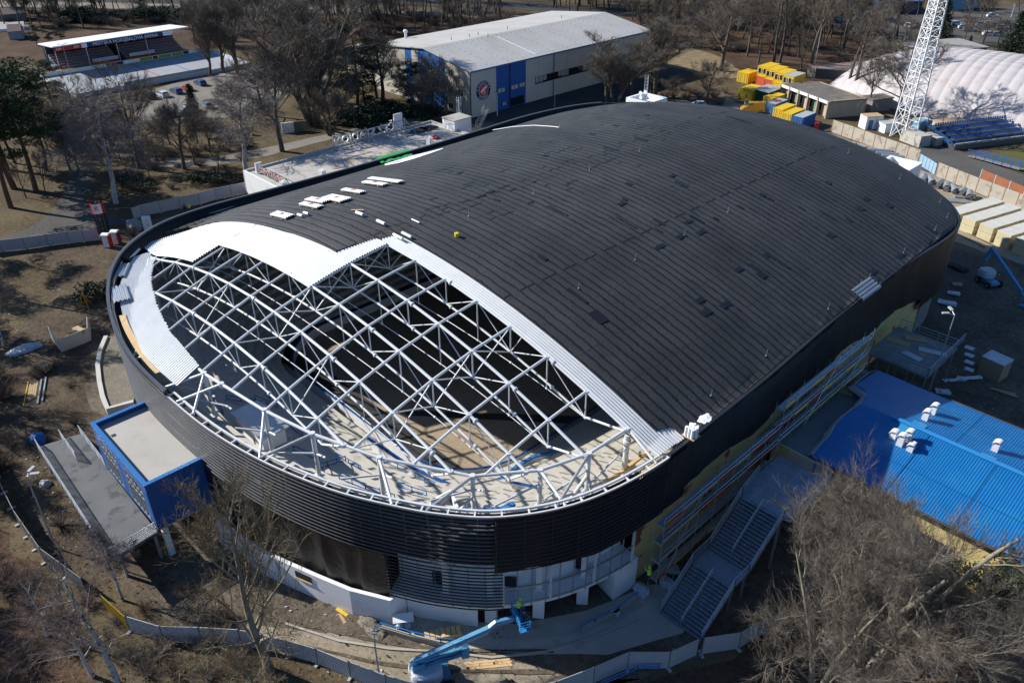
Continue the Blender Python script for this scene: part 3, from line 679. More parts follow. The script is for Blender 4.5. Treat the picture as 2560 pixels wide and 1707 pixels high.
r2 = [Vector((CEN.x+math.cos(2*math.pi*i/n)*(inner_r(2*math.pi*i/n)+1.5), CEN.y+math.sin(2*math.pi*i/n)*(inner_r(2*math.pi*i/n)+1.5), .1)) for i in range(n)]
mb.grid([r2+r2[:1], r1+r1[:1]]); mb.build('bench_walk', conc, arena)
# players' pens and stair walls in white concrete with blue rails
def wallpath(pts, z0, h, th, m, name, cap=None, capm=None):
    mb = MB(); mb.sweep([(p[0], p[1], 0) for p in pts], [(th/2,z0),(th/2,z0+h),(-th/2,z0+h),(-th/2,z0)]); o = mb.build(name, m, arena)
    if cap: q = MB(); q.sweep([(p[0], p[1], 0) for p in pts], [(th*.7,z0+h+.004),(th*.7,z0+h+cap),(-th*.7,z0+h+cap),(-th*.7,z0+h+.004)]); q.build('wall_cap', capm, arena)
TZ = 6.0
def tp_(n, x, y, z=TZ): q = at(n, x, y, z); return (q.x, q.y)
wallpath([tp_(10,1600,1500,8), tp_(10,1790,1400,8), tp_(10,1850,1560,8)], 6.6, 1.9, .25, concw, 'stair_wall')
wallpath([tp_(10,1610,1530,8.4), tp_(10,1900,1568,8.4), tp_(10,2250,1545,8.4), tp_(11,20,1490,8.4)], 6.8, 1.5, .3, white, 'pen_wall', .3, blueb)
wallpath([tp_(10,2170,1500,4), tp_(10,2180,1330,4), tp_(10,2300,1230,4), tp_(11,60,1140,4), tp_(11,200,1060,4), tp_(11,480,1000,4)], 1.0, 3.0, .25, white, 'pen_wall', .2, blueb)
wallpath([tp_(11,0,1290,7), tp_(11,200,1330,7), tp_(11,330,1370,7), tp_(11,330,1430,7), tp_(11,60,1500,7)], 5.0, 2.0, .2, white, 'pen_wall', .06, bluep)
wallpath([tp_(10,1010,870,4), tp_(10,1440,1160,4), tp_(10,1640,1250,4), tp_(10,1870,1350,4)], 2.4, 1.6, .25, white, 'stair_wall', .06, bluep)
wallpath([tp_(11,860,1310,9.8), tp_(11,1260,1010,9.8)], 9.8, .25, .3, woodl, 'timber_curb')
# blue handrails on the terraces
def rail(pts, m, h=.95, posts=1.4, r=.045):
    mb = MB()
    for k in (1.0, .5): mb.tube([Vector(p)+Vector((0,0,h*k)) for p in pts], r, 5)
    for a, b in zip(pts, pts[1:]):
        a = Vector(a); b = Vector(b); n = max(1, int((b-a).length/posts))
        for i in range(n+1): p = a.lerp(b, i/n); mb.tube([p, p+Vector((0,0,h))], r, 5)
    return mb
for (n0, p0, p1) in ((10,(350,1030),(590,1120)),(10,(580,1200),(830,1120)),(10,(745,1090),(970,1210)),(10,(770,1290),(1010,1390)),(10,(1015,1390),(1280,1480)),(10,(1305,1360),(1570,1450)),(10,(1465,1270),(1640,1360)),(10,(1180,1140),(1430,1240)),(10,(0,560),(210,640)),(10,(330,820),(440,910)),(10,(100,520),(140,560)),(9,(2090,560),(2350,600)),(9,(1900,460),(2060,700)),(9,(2300,640),(2350,700))):
    def tpt(p):
        z = 7.5
        for _ in range(12):
            q = at(n0, p[0], p[1], z); a = ang(q.x, q.y); ro = rad_at(a)-1.9; ri = inner_r(a)+1.4; t = min(1, max(0, (ro-math.hypot(q.x-CEN.x, q.y-CEN.y))/(ro-ri))); z = .5*z+.5*(9.8-8.6*t)
        return at(n0, p[0], p[1], z+.02)
    rail([tpt(p0), tpt(p1)], bluer).build('handrail', bluer, arena)
# small kiosk under the open roof
k0 = Vector((-57.4, 24.2, 0)); mb = MB(); mb.bx(-60.2,-55.2,22.9,25.2,8.6,10.2); mb.build('kiosk', concw, arena); mb = MB(); mb.bx(-60.5,-54.9,22.7,25.5,10.21,10.35); mb.build('kiosk_roof', galv, arena)
# lightning rods along the roof
for (n, x, y) in ((7,195,210),(7,1980,380),(7,1580,590),(7,1128,820),(7,610,1080),(3,710,1560),(3,1170,1390),(8,925,990),(8,1240,755),(8,1575,290),(8,1640,430),(8,1530,545),(8,550,1270),(8,845,1050),(8,1205,75),(11,1825,495),(11,2330,130),(3,435,1165),(4,735,1405),(6,1950,420)):
    rods = MB(); p = roofpt(n, x, y, .25); rods.tube([p-Vector((0,0,.1)), p+Vector((.05,0,.7))], .022, 5); rods.box((p.x, p.y, p.z+.02), (.14,.14,.06)); rods.build('lightning_rod', galv, arena)
# ------------------------------------------------------------------ entrance pavilion, ramp and planter at the near left
pav = thing('entrance_pavilion', 'blue box-shaped entrance pavilion with pale flat roof against the slatted arena facade', 'pavilion', (-64, 16, 0))
X0, X1, Y0, Y1, ZB, ZT = -70.2, -58.2, 13.3, 20.0, 3.6, 8.7
mb = MB(); mb.bx(X1-.25, X1, Y0, Y1+.3, ZB, ZT-.002); mb.build('side_wall', bluep, pav)
mb = MB(); mb.bx(X0, X0+.25, Y0, Y1, ZB, ZT-.002); mb.build('side_wall', bluep, pav)
mb = MB(); mb.bx(X0+.26, X1-.26, Y0+.3, Y1+1, ZT-.75, ZT-.42); mb.build('roof', greyr, pav)
mb = MB()
for a, b, c, d in ((X0-.06,X1+.06,Y0-.06,Y0+.34),(X0-.06,X0+.34,Y0+.345,Y1-.4),(X1-.34,X1+.06,Y0+.345,Y1+.1)): mb.bx(a,b,c,d,ZT,ZT+.1)
mb.build('parapet_cap', mat('blue_metal', (.025,.15,.40), .35, .06, spec=.5), pav)
mb = MB(); mb.bx(X0+.26,X1-.26,Y0+.02,Y0+.28,ZT-1.0,ZT-.003)
mb.bx(X0+.26,X1-.26,Y0+.02,Y0+.28,ZB,ZB+.25)
for x in (X0+.7, X0+5.3, X0+6.3, X1-.9): mb.bx(x-.45, x+.45, Y0+.021, Y0+.279, ZB+.25, ZT-1.0)
mb.build('front_wall', bluep, pav)
mb = MB(); mb.bx(X0+2.4,X0+2.8,Y0+.8,Y0+1.2,ZT-.42,ZT-.395); mb.build('roof_drain', dark, pav)
mb = MB(); mb.tube([(X1-1.6,Y1-1.3,ZT-.42),(X1-1.6,Y1-1.3,ZT-.1),(X1-1.6,Y1-1.3,ZT-.02)],[.12,.12,.28],10); mb.build('roof_vent', foil, pav)
mb = MB(); mb.tube([(X0+1.0,Y1-.9,ZT-.36),(X0+3,Y1-.7,ZT-.36),(X0+5,Y1-1.1,ZT-.36),(X0+7,Y1-.8,ZT-.34),(X0+8,Y1-1.6,ZT-.36),(X0+9,Y1-.9,ZT-.35),(X0+10.5,Y1-1.2,ZT-.36)],.05,5); mb.build('cable', white, pav)
mb = MB()
for y in (Y0+1.7, Y0+3.4, Y0+5.1): mb.bx(X1-.005,X1+.004,y-.02,y+.02,ZB,ZT-.01)
mb.build('panel_joint', mat('joint_blue', (.006,.05,.18), .5, .1), pav)
for i, xs in enumerate(((X0+1.2, X0+4.8), (X0+6.8, X1-1.4))):
    mb = MB(); mb.bx(xs[0], xs[1], Y0+.14, Y0+.2, ZB+.25, ZT-1.0); g_ = mb.build('window', glass, pav)
    mb = MB(); n = 5
    for k in range(n+1): x = lerp(xs[0]+.05, xs[1]-.05, k/n); mb.bx(x-.05,x+.05,Y0+.02,Y0+.13,ZB+.25,ZT-1.0)
    for z in (ZB+.32, ZB+2.45, ZT-1.9, ZT-1.06): mb.bx(xs[0], xs[1], Y0+.03, Y0+.12, z-.05, z+.05)
    mb.build('window_frame', galv, g_)
mb = MB(); mb.bx(X0+.25, X1-.25, Y0+.25, Y1+2, ZB-.3, ZB-.003); mb.build('floor_slab', concw, pav)
for x, y in ((-58.6,13.9),(-58.6,19.2),(-63.5,18.6)):
    mb = MB(); mb.bx(x-.25,x+.25,y-.25,y+.25,0,ZB-.3); mb.build('column', concw, pav)
ramp = thing('entrance_ramp', 'long grey entrance deck with mesh railings leading to the blue pavilion', 'ramp', (-68, 11, 0))
dk = [(-79.8,9.8,2.1),(-57.9,8.9,3.4),(-58.3,13.2,3.4),(-79.2,13.8,2.1)]
mb = MB(); lo = [(x,y,z-.35) for x,y,z in dk]; mb.add(dk+lo, [(0,1,2,3),(7,6,5,4),(0,4,5,1),(1,5,6,2),(2,6,7,3),(3,7,4,0)]); mb.build('deck', mat('deck_concrete', (.105,.11,.118), .85, .2, .4, dirt=(.06,.065,.07), dscale=.6), ramp)
mb = MB(); st = [(-83.2,10.2,.1),(-79.8,9.8,2.1),(-79.2,13.8,2.1),(-82.2,14.4,.1)]; lo = [(x,y,z-.3) for x,y,z in st]; mb.add(st+lo, [(0,1,2,3),(7,6,5,4),(0,4,5,1),(1,5,6,2),(2,6,7,3),(3,7,4,0)]); mb.build('deck', mat('deck_concrete', (.25,.25,.25)), ramp)
def railing(a, b, h=1.15, bars=6, post=1.6, r=.03):
    a = Vector(a); b = Vector(b); mb = MB()
    for k in range(bars): z = h*(k+1)/bars; mb.bar(a+Vector((0,0,z)), b+Vector((0,0,z)), r*1.3 if k < bars-1 else r*2.4)
    n = max(1, int((b-a).length/post))
    for i in range(n+1): p = a.lerp(b, i/n); mb.bar(p-Vector((0,0,.2)), p+Vector((0,0,h)), r*2.2)
    return mb
for a, b in ((dk[0],dk[1]),(dk[1],dk[2]),(st[0],st[1]),((-80.5,12.2,1.7),(-74.5,11.9,2.4)),((-79.2,13.8,2.1),(-70.8,13.5,2.65))):
    railing(a, b).build('railing', galv, ramp)
for i in range(7):
    x = -78+i*3.2
    for y in (9.9, 13): mb = MB(); mb.bx(x-.12,x+.12,y-.12,y+.12,0,2.0+i*.18); mb.build('post', galv, ramp)
pl = thing('raised_planter', 'raised gravel planter with curved white concrete wall beside the facade', 'planter', (-90, 21, 0))
PW = [Vector(p) for p in ((-99.5,23.9,0),(-96.5,22.0,0),(-93.5,20.6,0),(-89.8,19.4,0),(-86.5,18.5,0),(-83.6,18.0,0),(-82.9,20.6,0))]
mb = MB(); mb.sweep(PW, [(.25,0),(.25,1.0),(-.25,1.0),(-.25,0)]); mb.build('planter_wall', mat('white_concrete', (.50,.49,.46), .8, .08), pl)
mb = MB(); mb.poly([(-99.5,24.2,.75),(-96.4,22.3,.75),(-93.4,20.9,.75),(-89.7,19.7,.75),(-86.4,18.8,.75),(-83.8,18.3,.75),(-83,20.6,.75),(-86.8,22.9,.75),(-92.4,24.8,.75),(-97,27.5,.75)]); mb.build('gravel_bed', gravel, pl)
# ------------------------------------------------------------------ steel grand stair at the right
stair = thing('steel_staircase', 'wide galvanised steel staircase with landing rising along the right flank', 'staircase', (-21.5, 47, 0))
grate = mat('steel_grating', (.24,.28,.33), .5, .2, 2, metal=.4)
def flight(y0, z0, y1, z1, x0=-23.5, x1=-19.5, n=15):
    mb = MB()
    for i in range(n):
        y = lerp(y0, y1, (i+.5)/n); z = lerp(z0, z1, (i+1)/n)
        for k in range(4): xa = lerp(x0+.1, x1-.1, k/4); mb.bx(xa+.02, xa+(x1-x0-.2)/4-.02, y-.165, y+.165, z-.05, z)
    mb.build('tread', grate, stair)
    for x in (x0, x1):
        q = MB(); q.bar((x,y0,z0+.1),(x,y1,z1+.1),.08,.32); q.build('stringer', galv, stair)
flight(40.3, 0, 44.5, 3.0); flight(46.7, 3.0, 51.2, 6.2, n=16)
mb = MB(); mb.bx(-23.5,-19.5,44.5,46.7,2.94,3.05); mb.build('landing', grate, stair)
mb = MB(); mb.bx(-24.0,-18.8,51.2,58.4,6.14,6.25); mb.build('landing', grate, stair)
mb = MB()
for x in (-22.7,-21.4,-20.1): mb.bx(x-.03,x+.03,51.2,58.4,6.25,6.27)
for y in (52.6,54,55.4,56.8): mb.bx(-24,-18.8,y-.03,y+.03,6.25,6.27)
mb.build('grating_seam', galv, stair)
for pts in ([(-23.5,40.3,0),(-23.5,44.5,3),(-23.5,46.7,3),(-23.5,51.2,6.2),(-23.9,54.5,6.2)],[(-19.5,40.3,0),(-19.5,44.5,3),(-19.5,46.7,3),(-19.5,51.2,6.2),(-18.9,52,6.2),(-18.9,58.4,6.2),(-23.2,58.4,6.2)]):
    mb = MB()
    for a, b in zip(pts, pts[1:]):
        q = railing(a, b, 1.2, 6, 1.3, .028); mb.add(q.v, q.f)
    mb.build('railing', galv, stair)
for a, b in (((-21.5,40.4,.1),(-21.5,44.3,2.9)),((-21.5,47.2,3.2),(-21.5,51.2,6.2))):
    railing(a, b, 1.0, 2, 1.4, .03).build('centre_rail', galv, stair)
for x in (-23.3,-19.7):
    for y in (44.6,46.6,51.3,55,58): mb = MB(); mb.bx(x-.09,x+.09,y-.09,y+.09,0,2.94 if y < 50 else 6.14); mb.build('post', galv, stair)
# ------------------------------------------------------------------ scaffolding on the right flank
scaf = thing('facade_scaffold', 'multi-level tube scaffold with coloured toe boards along the shaded right flank', 'scaffold', (-25, 58, 0))
pal = [mat('toe_red', (.40,.03,.03), .6, .1), mat('toe_yellow', (.55,.42,.04), .6, .1), mat('toe_grey', (.25,.27,.30), .6, .1)]
BR = random.Random(3)
def bay_y(i): return 41.2+i*2.57
for i in range(14):
    lv = [2.2, 4.3, 6.4, 8.3] if i < 7 else [6.6, 8.6, 10.6]
    base = 0 if i < 7 else 5.7
    for z in lv:
        mb = MB(); y0 = bay_y(i); mb.bx(-25.55,-24.85,y0+.03,y0+2.54,z-.05,z); mb.build('platform', galv, scaf)
        mb = MB(); c = BR.choice([0,0,1,2,2]) if i < 7 else BR.choice([1,2,2,1,0]); mb.bx(-24.83,-24.79,y0+.05,y0+2.5,z,z+.32); mb.build('toe_board', pal[c], scaf)
for i in range(15):
    y = bay_y(i); top = 9.5 if i < 7 else 11.9; base = 0 if i < 7 else 5.6
    mb = MB()
    for x in (-25.6,-24.76): mb.tube([(x,y,base),(x,y,top if x > -25 else top-.8)], .035, 5)
    for z in ([2.1,4.2,6.3,8.2] if i < 7 else [6.5,8.5,10.5]): mb.tube([(-25.6,y,z),(-24.76,y,z)], .03, 5)
    mb.build('scaffold_frame', galv, scaf)
mb = MB()
for (ya, yb, zs) in ((41.2,bay_y(7),(3.2,2.7,5.3,4.8,7.4,6.9,9.3,8.8)),(bay_y(7),bay_y(14),(7.6,7.1,9.6,9.1,11.6,11.1))):
    for z in zs: mb.tube([(-24.72,ya,z),(-24.72,yb,z)], .028, 5)
for i, (a, b) in enumerate(((0,2),(3,5),(6,8),(9,11),(12,14))):
    mb.tube([(-24.7,bay_y(a),.2 if a < 7 else 6),(-24.7,bay_y(b),9 if a < 6 else 11.5)], .03, 5)
mb.build('guard_rail', galv, scaf)
# ------------------------------------------------------------------ blue-roofed annex with yellow walls
bb = thing('blue_roof_building', 'long low building with ribbed bright blue roof and yellow walls', 'building', (0, 70, 0))
ZE, ZRD, YR, YA, YB_ = 6.0, 7.45, 70.0, 60.7, 79.3
def broof(y): return ZE + (ZRD-ZE)*(1-abs(y-YR)/9.3)
def bpt(x, y):
    z = 7.0
    for _ in range(10): q = at(12, x, y, z); z = broof(q.y)
    return q
ED = [bpt(*p) for p in ((400,1055),(470,960),(560,870),(620,760),(700,680),(790,610),(850,575),(880,520),(912,495),(850,450),(780,415),(850,350),(930,290),(1010,262))]
ED = sorted([(q.y, q.x) for q in ED])
mb = MB(); pitch = .24; rows = []
for side in (0, 1):
    ys = [lerp(YA, YR, i/8) for i in range(9)] if side == 0 else [lerp(YR, YB_, i/8) for i in range(9)]
    x = -24.0; cols = []
    while x < 45:
        for dx, h in ((0,0),(pitch*.55,0),(pitch*.66,.03),(pitch*.89,.03)):
            xx = x+dx; cols.append([Vector((max(xx, ipol(y, ED)), y, broof(y)+h)) for y in ys])
        x += pitch
    mb.grid(cols)
mb.build('roof', bluef, bb)
mb = MB(); mb.bx(-18.6,45,YR-.25,YR+.25,ZRD+.05,ZRD+.12); mb.build('ridge_cap', mat('blue_ridge', (.03,.22,.52), .4, .06), bb)
mb = MB(); mb.bx(-21.5,45,YA+.7,YA+.9,0,ZE-.05); mb.build('wall', yelwall, bb)
mb = MB(); mb.bx(-21.5,45,YB_-.9,YB_-.7,0,ZE-.05); mb.build('wall', yelwall, bb)
mb = MB(); mb.bx(-21.5,-21.3,YA+.9,YB_-.9,0,ZE-.35); mb.build('wall', yelwall, bb)
for y in (YA-.06, YB_+.06):
    mb = MB(); mb.tube([(-21,y,ZE-.04),(45,y,ZE-.04)], .12, 6); mb.build('gutter', mat('dark_gutter', (.05,.04,.035), .6, .2), bb)
for k, (xa, xb) in enumerate(((-20.8,-18.0),(-13.2,-8.8),(-2.5,2.5),(8,13))):
    mb = MB(); z1 = 5.5; z0 = 4.5 if k == 0 else 3.6; mb.bx(xa,xb,YA+.62,YA+.68,z0,z1) if k == 0 else mb.bx(xa,xb,YA+.62,YA+.68,2.3,3.4); w_ = mb.build('window', glass, bb)
    mb = MB(); z0_, z1_ = (z0, z1) if k == 0 else (2.3, 3.4); mb.bx(xa,xb,YA+.5,YA+.61,z0_-.1,z0_); 
    for q in range(4): x = lerp(xa, xb, q/3); mb.bx(x-.04,x+.04,YA+.55,YA+.61,z0_,z1_)
    mb.build('window_frame', white, w_)
ar = thing('gravel_flat_roof', 'grey flat roof strip between the arena flank and the wavy blue roof edge', 'roof', (-24, 70, 0))
mb = MB(); mb.bx(-26.2,-17.5,60.9,79.0,5.3,5.62); mb.build('roof_slab', mat('felt_roof', (.20,.205,.21), .9, .15, 1.2), ar)
mb = MB()
ef = []; 
for i in range(40):
    y = lerp(60.9, 79.2, i/39); x = ipol(y, ED); ef.append([Vector((x-.55-.2*noise.noise(Vector((y,0,0))), y, max(5.64, broof(y)-.55))), Vector((x-.12, y, broof(y)+.03)), Vector((x+.06, y, broof(y)+.12))])
mb.grid(ef); mb.build('foil_edge', foil, ar)
for x0, x1, y0, y1 in ((-25.8,-21.6,61.0,61.2),): mb = MB(); mb.bx(x0,x1,60.7,60.88,0,5.6); mb.build('wall', yelwall, ar)
for (xa, ya, ln_) in ((1180,900,2.4),(1400,745,-2.2),(2030,1045,-2.4)):
    q = bpt(xa, ya); mb = MB(); y2 = YR-.3 if ln_ > 0 else YR+.3; mb.grid([[Vector((q.x-.6,q.y,broof(q.y)+.065)),Vector((q.x+.7,q.y,broof(q.y)+.065))],[Vector((q.x-.6,y2,broof(y2)+.065)),Vector((q.x+.7,y2,broof(y2)+.065))]]); mb.build('flashing_plate', mat('plate_blue', (.03,.23,.47), .4, .08), bb)
for k in range(9):
    x = -15+k*5.9; mb = MB(); mb.grid([[Vector((x,y,broof(y)+.062)),Vector((x+.06,y,broof(y)+.062))] for y in (YA,65,YR-.3)]); mb.grid([[Vector((x+2,y,broof(y)+.062)),Vector((x+2.06,y,broof(y)+.062))] for y in (YR+.3,75,YB_)]); mb.build('sheet_lap', mat('lap_blue', (.006,.09,.26), .5, .1), bb)
mb = MB(); mb.grid([[Vector((x,64.6,broof(64.6)+.063)),Vector((x,64.68,broof(64.68)+.064))] for x in (-18,0,45)]); mb.grid([[Vector((x,75.2,broof(75.2)+.063)),Vector((x,75.28,broof(75.28)+.064))] for x in (-18,0,45)]); mb.build('sheet_lap', mat('lap_blue', (.006,.09,.26)), bb)
# roof ventilators
def vent(x, y, h, label, big=True):
    q = bpt(x, y); t = thing('roof_ventilator', label, 'ventilator', q, 0, 'ventilators on the blue roof')
    mb = MB(); wv = .62; mb.bx(q.x-.32,q.x+.24,q.y-wv/2,q.y+wv/2,q.z-.1,q.z+h); mb.build('duct', mat('vent_white', (.62,.64,.66)), t)
    mb = MB(); r_ = .46
    prof = [(q.x-.34+r_*(1-math.cos(a))-.06, q.z+h-.05+r_*.9*math.sin(a)) for a in [math.pi*.62*k/7 for k in range(8)]]; prof += [(x_+.02, z_-.07) for x_, z_ in prof[::-1]]
    n_ = len(prof); y0_, y1_ = q.y-wv/2-.06, q.y+wv/2+.06
    mb.add([(x_, y0_, z_) for x_, z_ in prof]+[(x_, y1_, z_) for x_, z_ in prof], [tuple(range(n_)), tuple(range(2*n_-1, n_-1, -1))]+[(k, n_+k, n_+(k+1) % n_, (k+1) % n_) for k in range(n_)])
    mb.build('curved_hood', mat('vent_white', (.62,.64,.66), .45, .06), t)
vent(1150,880,.55,'short square ventilator at the left of the cluster on the blue roof')
vent(1215,945,.95,'tall curved ventilator in the front of the cluster on the blue roof')
vent(1285,905,.9,'tall curved ventilator nearest the ridge in the cluster on the blue roof')
vent(1310,995,.5,'short ventilator at the right of the cluster on the blue roof')
vent(1445,715,.85,'front curved ventilator of the pair beyond the blue ridge')
vent(1515,660,.85,'rear curved ventilator of the pair beyond the blue ridge')
vent(2085,1000,.85,'double ventilator standing alone far right beyond the ridge')
# scaffold platform behind
sp_ = thing('scaffold_platform', 'raised scaffold deck on posts strewn with boards behind the blue roof', 'platform', (-23, 87, 0))
mb = MB(); mb.bx(-27.0,-20.0,83.5,92.0,4.8,5.0); mb.build('deck', mat('platform_boards', (.20,.21,.21), .9, .25, .7, dirt=(.33,.29,.22), dscale=.5), sp_)
for a, b in (((-26.8,83.6,5),(-20.1,83.6,5)),((-20.1,83.6,5),(-20.1,94,5)),((-26.8,91.9,5),(-20.1,91.9,5))): railing(a, b, 1.1, 3, 1.8, .03).build('railing', galv, sp_)
mb = MB()
for x in (-26.5,-24.3,-22.2,-20.2):
    for y in (83.7,86.5,91.8): mb.tube([(x,y,0),(x,y,5.0)], .05, 5)
mb.build('scaffold_legs', galv, sp_)
for i in range(4): mb = MB(); mb.box((-19.3+i*.25, 94.2, 4.4-i*.9), (1.0,.8,.06)); mb.build('tread', galv, sp_)
for i,(x,y,l,w_,a) in enumerate(((-25.5,88.5,2.6,1.1,.1),(-23,86.5,2.2,.9,-.2),(-21.7,89,3.0,1.0,.3),(-24.3,90.5,2.4,1.1,.5))):
    mb = MB(); mb.box((x,y,5.03+.02*i),(l,w_,.06),a); single(mb,'board',[wood,foil,galv,wood][i],['brown board lying left on the scaffold deck','crumpled pale sheet at the front of the scaffold deck','grey panel lying right on the scaffold deck','brown board at the back of the scaffold deck'][i],'board','boards on the scaffold deck')
# ------------------------------------------------------------------ sports hall with the round club emblem
hall = thing('sports_hall', 'large pale sports hall with blue wall panels, low grey gable roof and round emblem', 'sports hall', (-158, 157, 0))
HY0, HY1, HX1, HX0, HE = 123.8, 190.5, -140.4, -178.0, 10.5
PROF = [(HX1,HE),(-157.0,13.1),(HX0,10.9)]
mb = MB()
mb.bx(HX1-.3,HX1,HY0,131.8,0,HE); mb.bx(HX1-.3,HX1,141.7,HY1,0,HE); mb.build('side_wall', cream, hall)
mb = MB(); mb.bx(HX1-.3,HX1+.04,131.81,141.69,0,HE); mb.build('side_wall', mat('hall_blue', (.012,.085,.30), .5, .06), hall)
def gable(xa, xb, m, off=0.0):
    mb = MB(); zt = lambda x: ipol(-x, [(-p[0], p[1]) for p in PROF]) if True else 0
    xs = [xa]+([-157.0] if xa < -157 < xb or xb < -157 < xa else [])+[xb]
    mb.add([(x,HY0-off,0) for x in xs]+[(x,HY0-off,zt(x)-.05) for x in xs][::-1], [tuple(range(2*len(xs)))]); mb.build('gable_wall', m, hall)
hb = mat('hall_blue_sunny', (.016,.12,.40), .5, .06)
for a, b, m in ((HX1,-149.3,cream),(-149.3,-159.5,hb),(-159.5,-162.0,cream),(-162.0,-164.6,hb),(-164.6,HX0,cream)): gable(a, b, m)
mb = MB(); mb.add([(x,HY1,0) for x,_ in PROF]+[(x,HY1,z) for x,z in PROF][::-1], [tuple(range(6))]); mb.bx(HX0,HX0+.3,HY0,HY1,0,10.8); mb.build('rear_wall', cream, hall)
rf = MB(); P2 = [(HX1+.35,HE-.02),(-157.0,13.12),(HX0-.35,10.88)]
rf.add([(x,HY0-.4,z) for x,z in P2]+[(x,HY1+.4,z) for x,z in P2]+[(x,HY0-.4,z+.22) for x,z in P2]+[(x,HY1+.4,z+.22) for x,z in P2],
       [(6,7,10,9),(7,8,11,10),(0,3,4,1),(1,4,5,2),(0,1,7,6),(1,2,8,7),(3,9,10,4),(4,10,11,5),(0,6,9,3),(2,5,11,8)])
rfo = rf.build('roof', mat('hall_roof', (.43,.425,.41), .75, .04, .1, dirt=(.38,.37,.35), dscale=.12, dlo=.4, dhi=.7), hall)
mb = MB(); mb.bx(HX1+.36,HX1+.5,HY0-.4,HY1+.4,HE-.15,HE+.2); mb.build('eaves_trim', mat('trim_blue', (.05,.13,.27), .5, .06), rfo)
mb = MB()
for k in range(13):
    y = HY0+2+k*5.2
    for j in range(9): x = lerp(HX1-.6, -156, j/8); mb.box((x, y, ipol(-x, [(-p[0], p[1]) for p in P2])+.25), (.16,.16,.1))
for j in range(40): y = HY0+1+j*1.65; mb.box((HX1-1.2, y, HE+.4), (.18,.18,.18)); mb.box((-155.5, y, 13.15), (.14,.14,.16))
for j in range(30): y = HY0+1+j*2.2; mb.box((-170, y, 11.75), (.16,.16,.16))
mb.build('snow_guard', galv, rfo)
mb = MB(); mb.box((-164,168,12.45),(.4,42,.02)); mb.box((-148.2,146.0,12.02),(14,.35,.03),0,0,Matrix.Rotation(.155,3,'Y')); mb.build('roof_seam', white, rfo)
q = at(2,1375,325,12.0); mb = MB(); mb.tube([(q.x,q.y,11.3),(q.x,q.y,12.6)],.35,12); mb.tube([(q.x,q.y,12.6),(q.x,q.y,12.75),(q.x,q.y,13.2),(q.x,q.y,13.4)],[.35,.6,.6,.25],12); mb.build('turbine_vent', white, hall)
for (n,x,y) in ((2,1795,395),(2,1960,365),(2,2040,350),(2,2310,295),(3,455,190),(2,2130,370)):
    q = at(n,x,y,12.4); q.z = ipol(-q.x, [(-p[0], p[1]) for p in P2]); mb = MB(); mb.tube([(q.x,q.y,q.z),(q.x,q.y,q.z+1.0)],.07,6); mb.build('vent_pipe', dark, hall)
def hwin(x0, x1, z0, z1, wall='g', y0=0, y1=0, m=glass):
    mb = MB()
    if wall == 'g': mb.bx(x0,x1,HY0-.06,HY0-.02,z0,z1)
    else: mb.bx(HX1+.02 if y0 > 141.7 or y1 < 131.8 else HX1+.05,HX1+.09,y0,y1,z0,z1)
    o = mb.build('window', m, hall); f = MB()
    if wall == 'g':
        f.bx(x0-.08,x1+.08,HY0-.14,HY0-.062,z0-.12,z0-.01); f.bx(x0-.06,x0-.002,HY0-.1,HY0-.0,z0,z1); f.bx(x1+.002,x1+.06,HY0-.1,HY0-.0,z0,z1); f.bx((x0+x1)/2-.03,(x0+x1)/2+.03,HY0-.1,HY0-.061,z0,z1)
    else:
        n = max(2, int((y1-y0)/1.35)); xo = HX1+.09
        for i in range(n+1): y = lerp(y0, y1, i/n); f.bx(xo+.001,xo+.05,y-.04,y+.04,z0,z1)
    f.build('window_frame', white if wall == 'g' else dark, o)
for x0,x1,z0,z1 in ((-148.2,-146.5,8.3,9.7),(-155.7,-153.9,8.4,9.8),(-152.6,-151.0,8.4,9.8),(-144.8,-143.1,4.4,5.9),(-148.5,-146.7,4.5,5.8),(-151.5,-150.0,4.5,5.8),(-148.5,-146.8,.8,2.0),(-145,-143.4,.5,2.3),(-151.5,-150,.8,2.0),(-163.9,-162.7,8.8,10),(-168,-166.2,4.5,5.8),(-172,-170.2,4.5,5.8)): hwin(x0,x1,z0,z1)
hwin(0,0,4.0,5.8,'s',145,187,glass)
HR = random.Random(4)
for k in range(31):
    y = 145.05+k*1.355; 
    if HR.random() < .6: z0_ = HR.uniform(4.15,5.0); mb = MB(); mb.bx(HX1+.091,HX1+.096,y+.06,y+1.29,z0_,5.75); mb.build('pane_reflection', mat('reflection_pale', (.30,.33,.30), .4, .25, 2), hall)  # reflections in the strip windows, painted as pale slips over some panes
pale = mat('pale_glass', (.45,.44,.36), .3, .1)
for y0,y1,z0,z1,m in ((132.2,134.6,4.2,5.1,pale),(136.6,139,4.2,5.1,pale),(139.4,141.3,4.3,5.2,pale),(133.8,135.0,.9,1.7,pale),(136.4,141,.2,2.2,glass)): hwin(0,0,z0,z1,'s',y0,y1,m)
mb = MB(); mb.tube([(HX1+.2,151.5,0),(HX1+.2,151.5,HE)],.09,6); mb.build('downpipe', dark, hall)
mb = MB(); mb.tube([(HX1+.2,136.2,0),(HX1+.2,136.2,HE)],.09,6); mb.build('downpipe', dark, hall)
mb = MB(); mb.tube([(HX1+.2,173.5,0),(HX1+.2,173.5,HE)],.09,6); mb.build('downpipe', dark, hall)
mb = MB()
for y in (146,156.5,161.5,167,179,184.5): mb.bx(HX1,HX1+.025,y-.03,y+.03,0,HE)
mb.build('panel_joint', mat('joint_grey', (.3,.3,.29), .7, .05), hall)
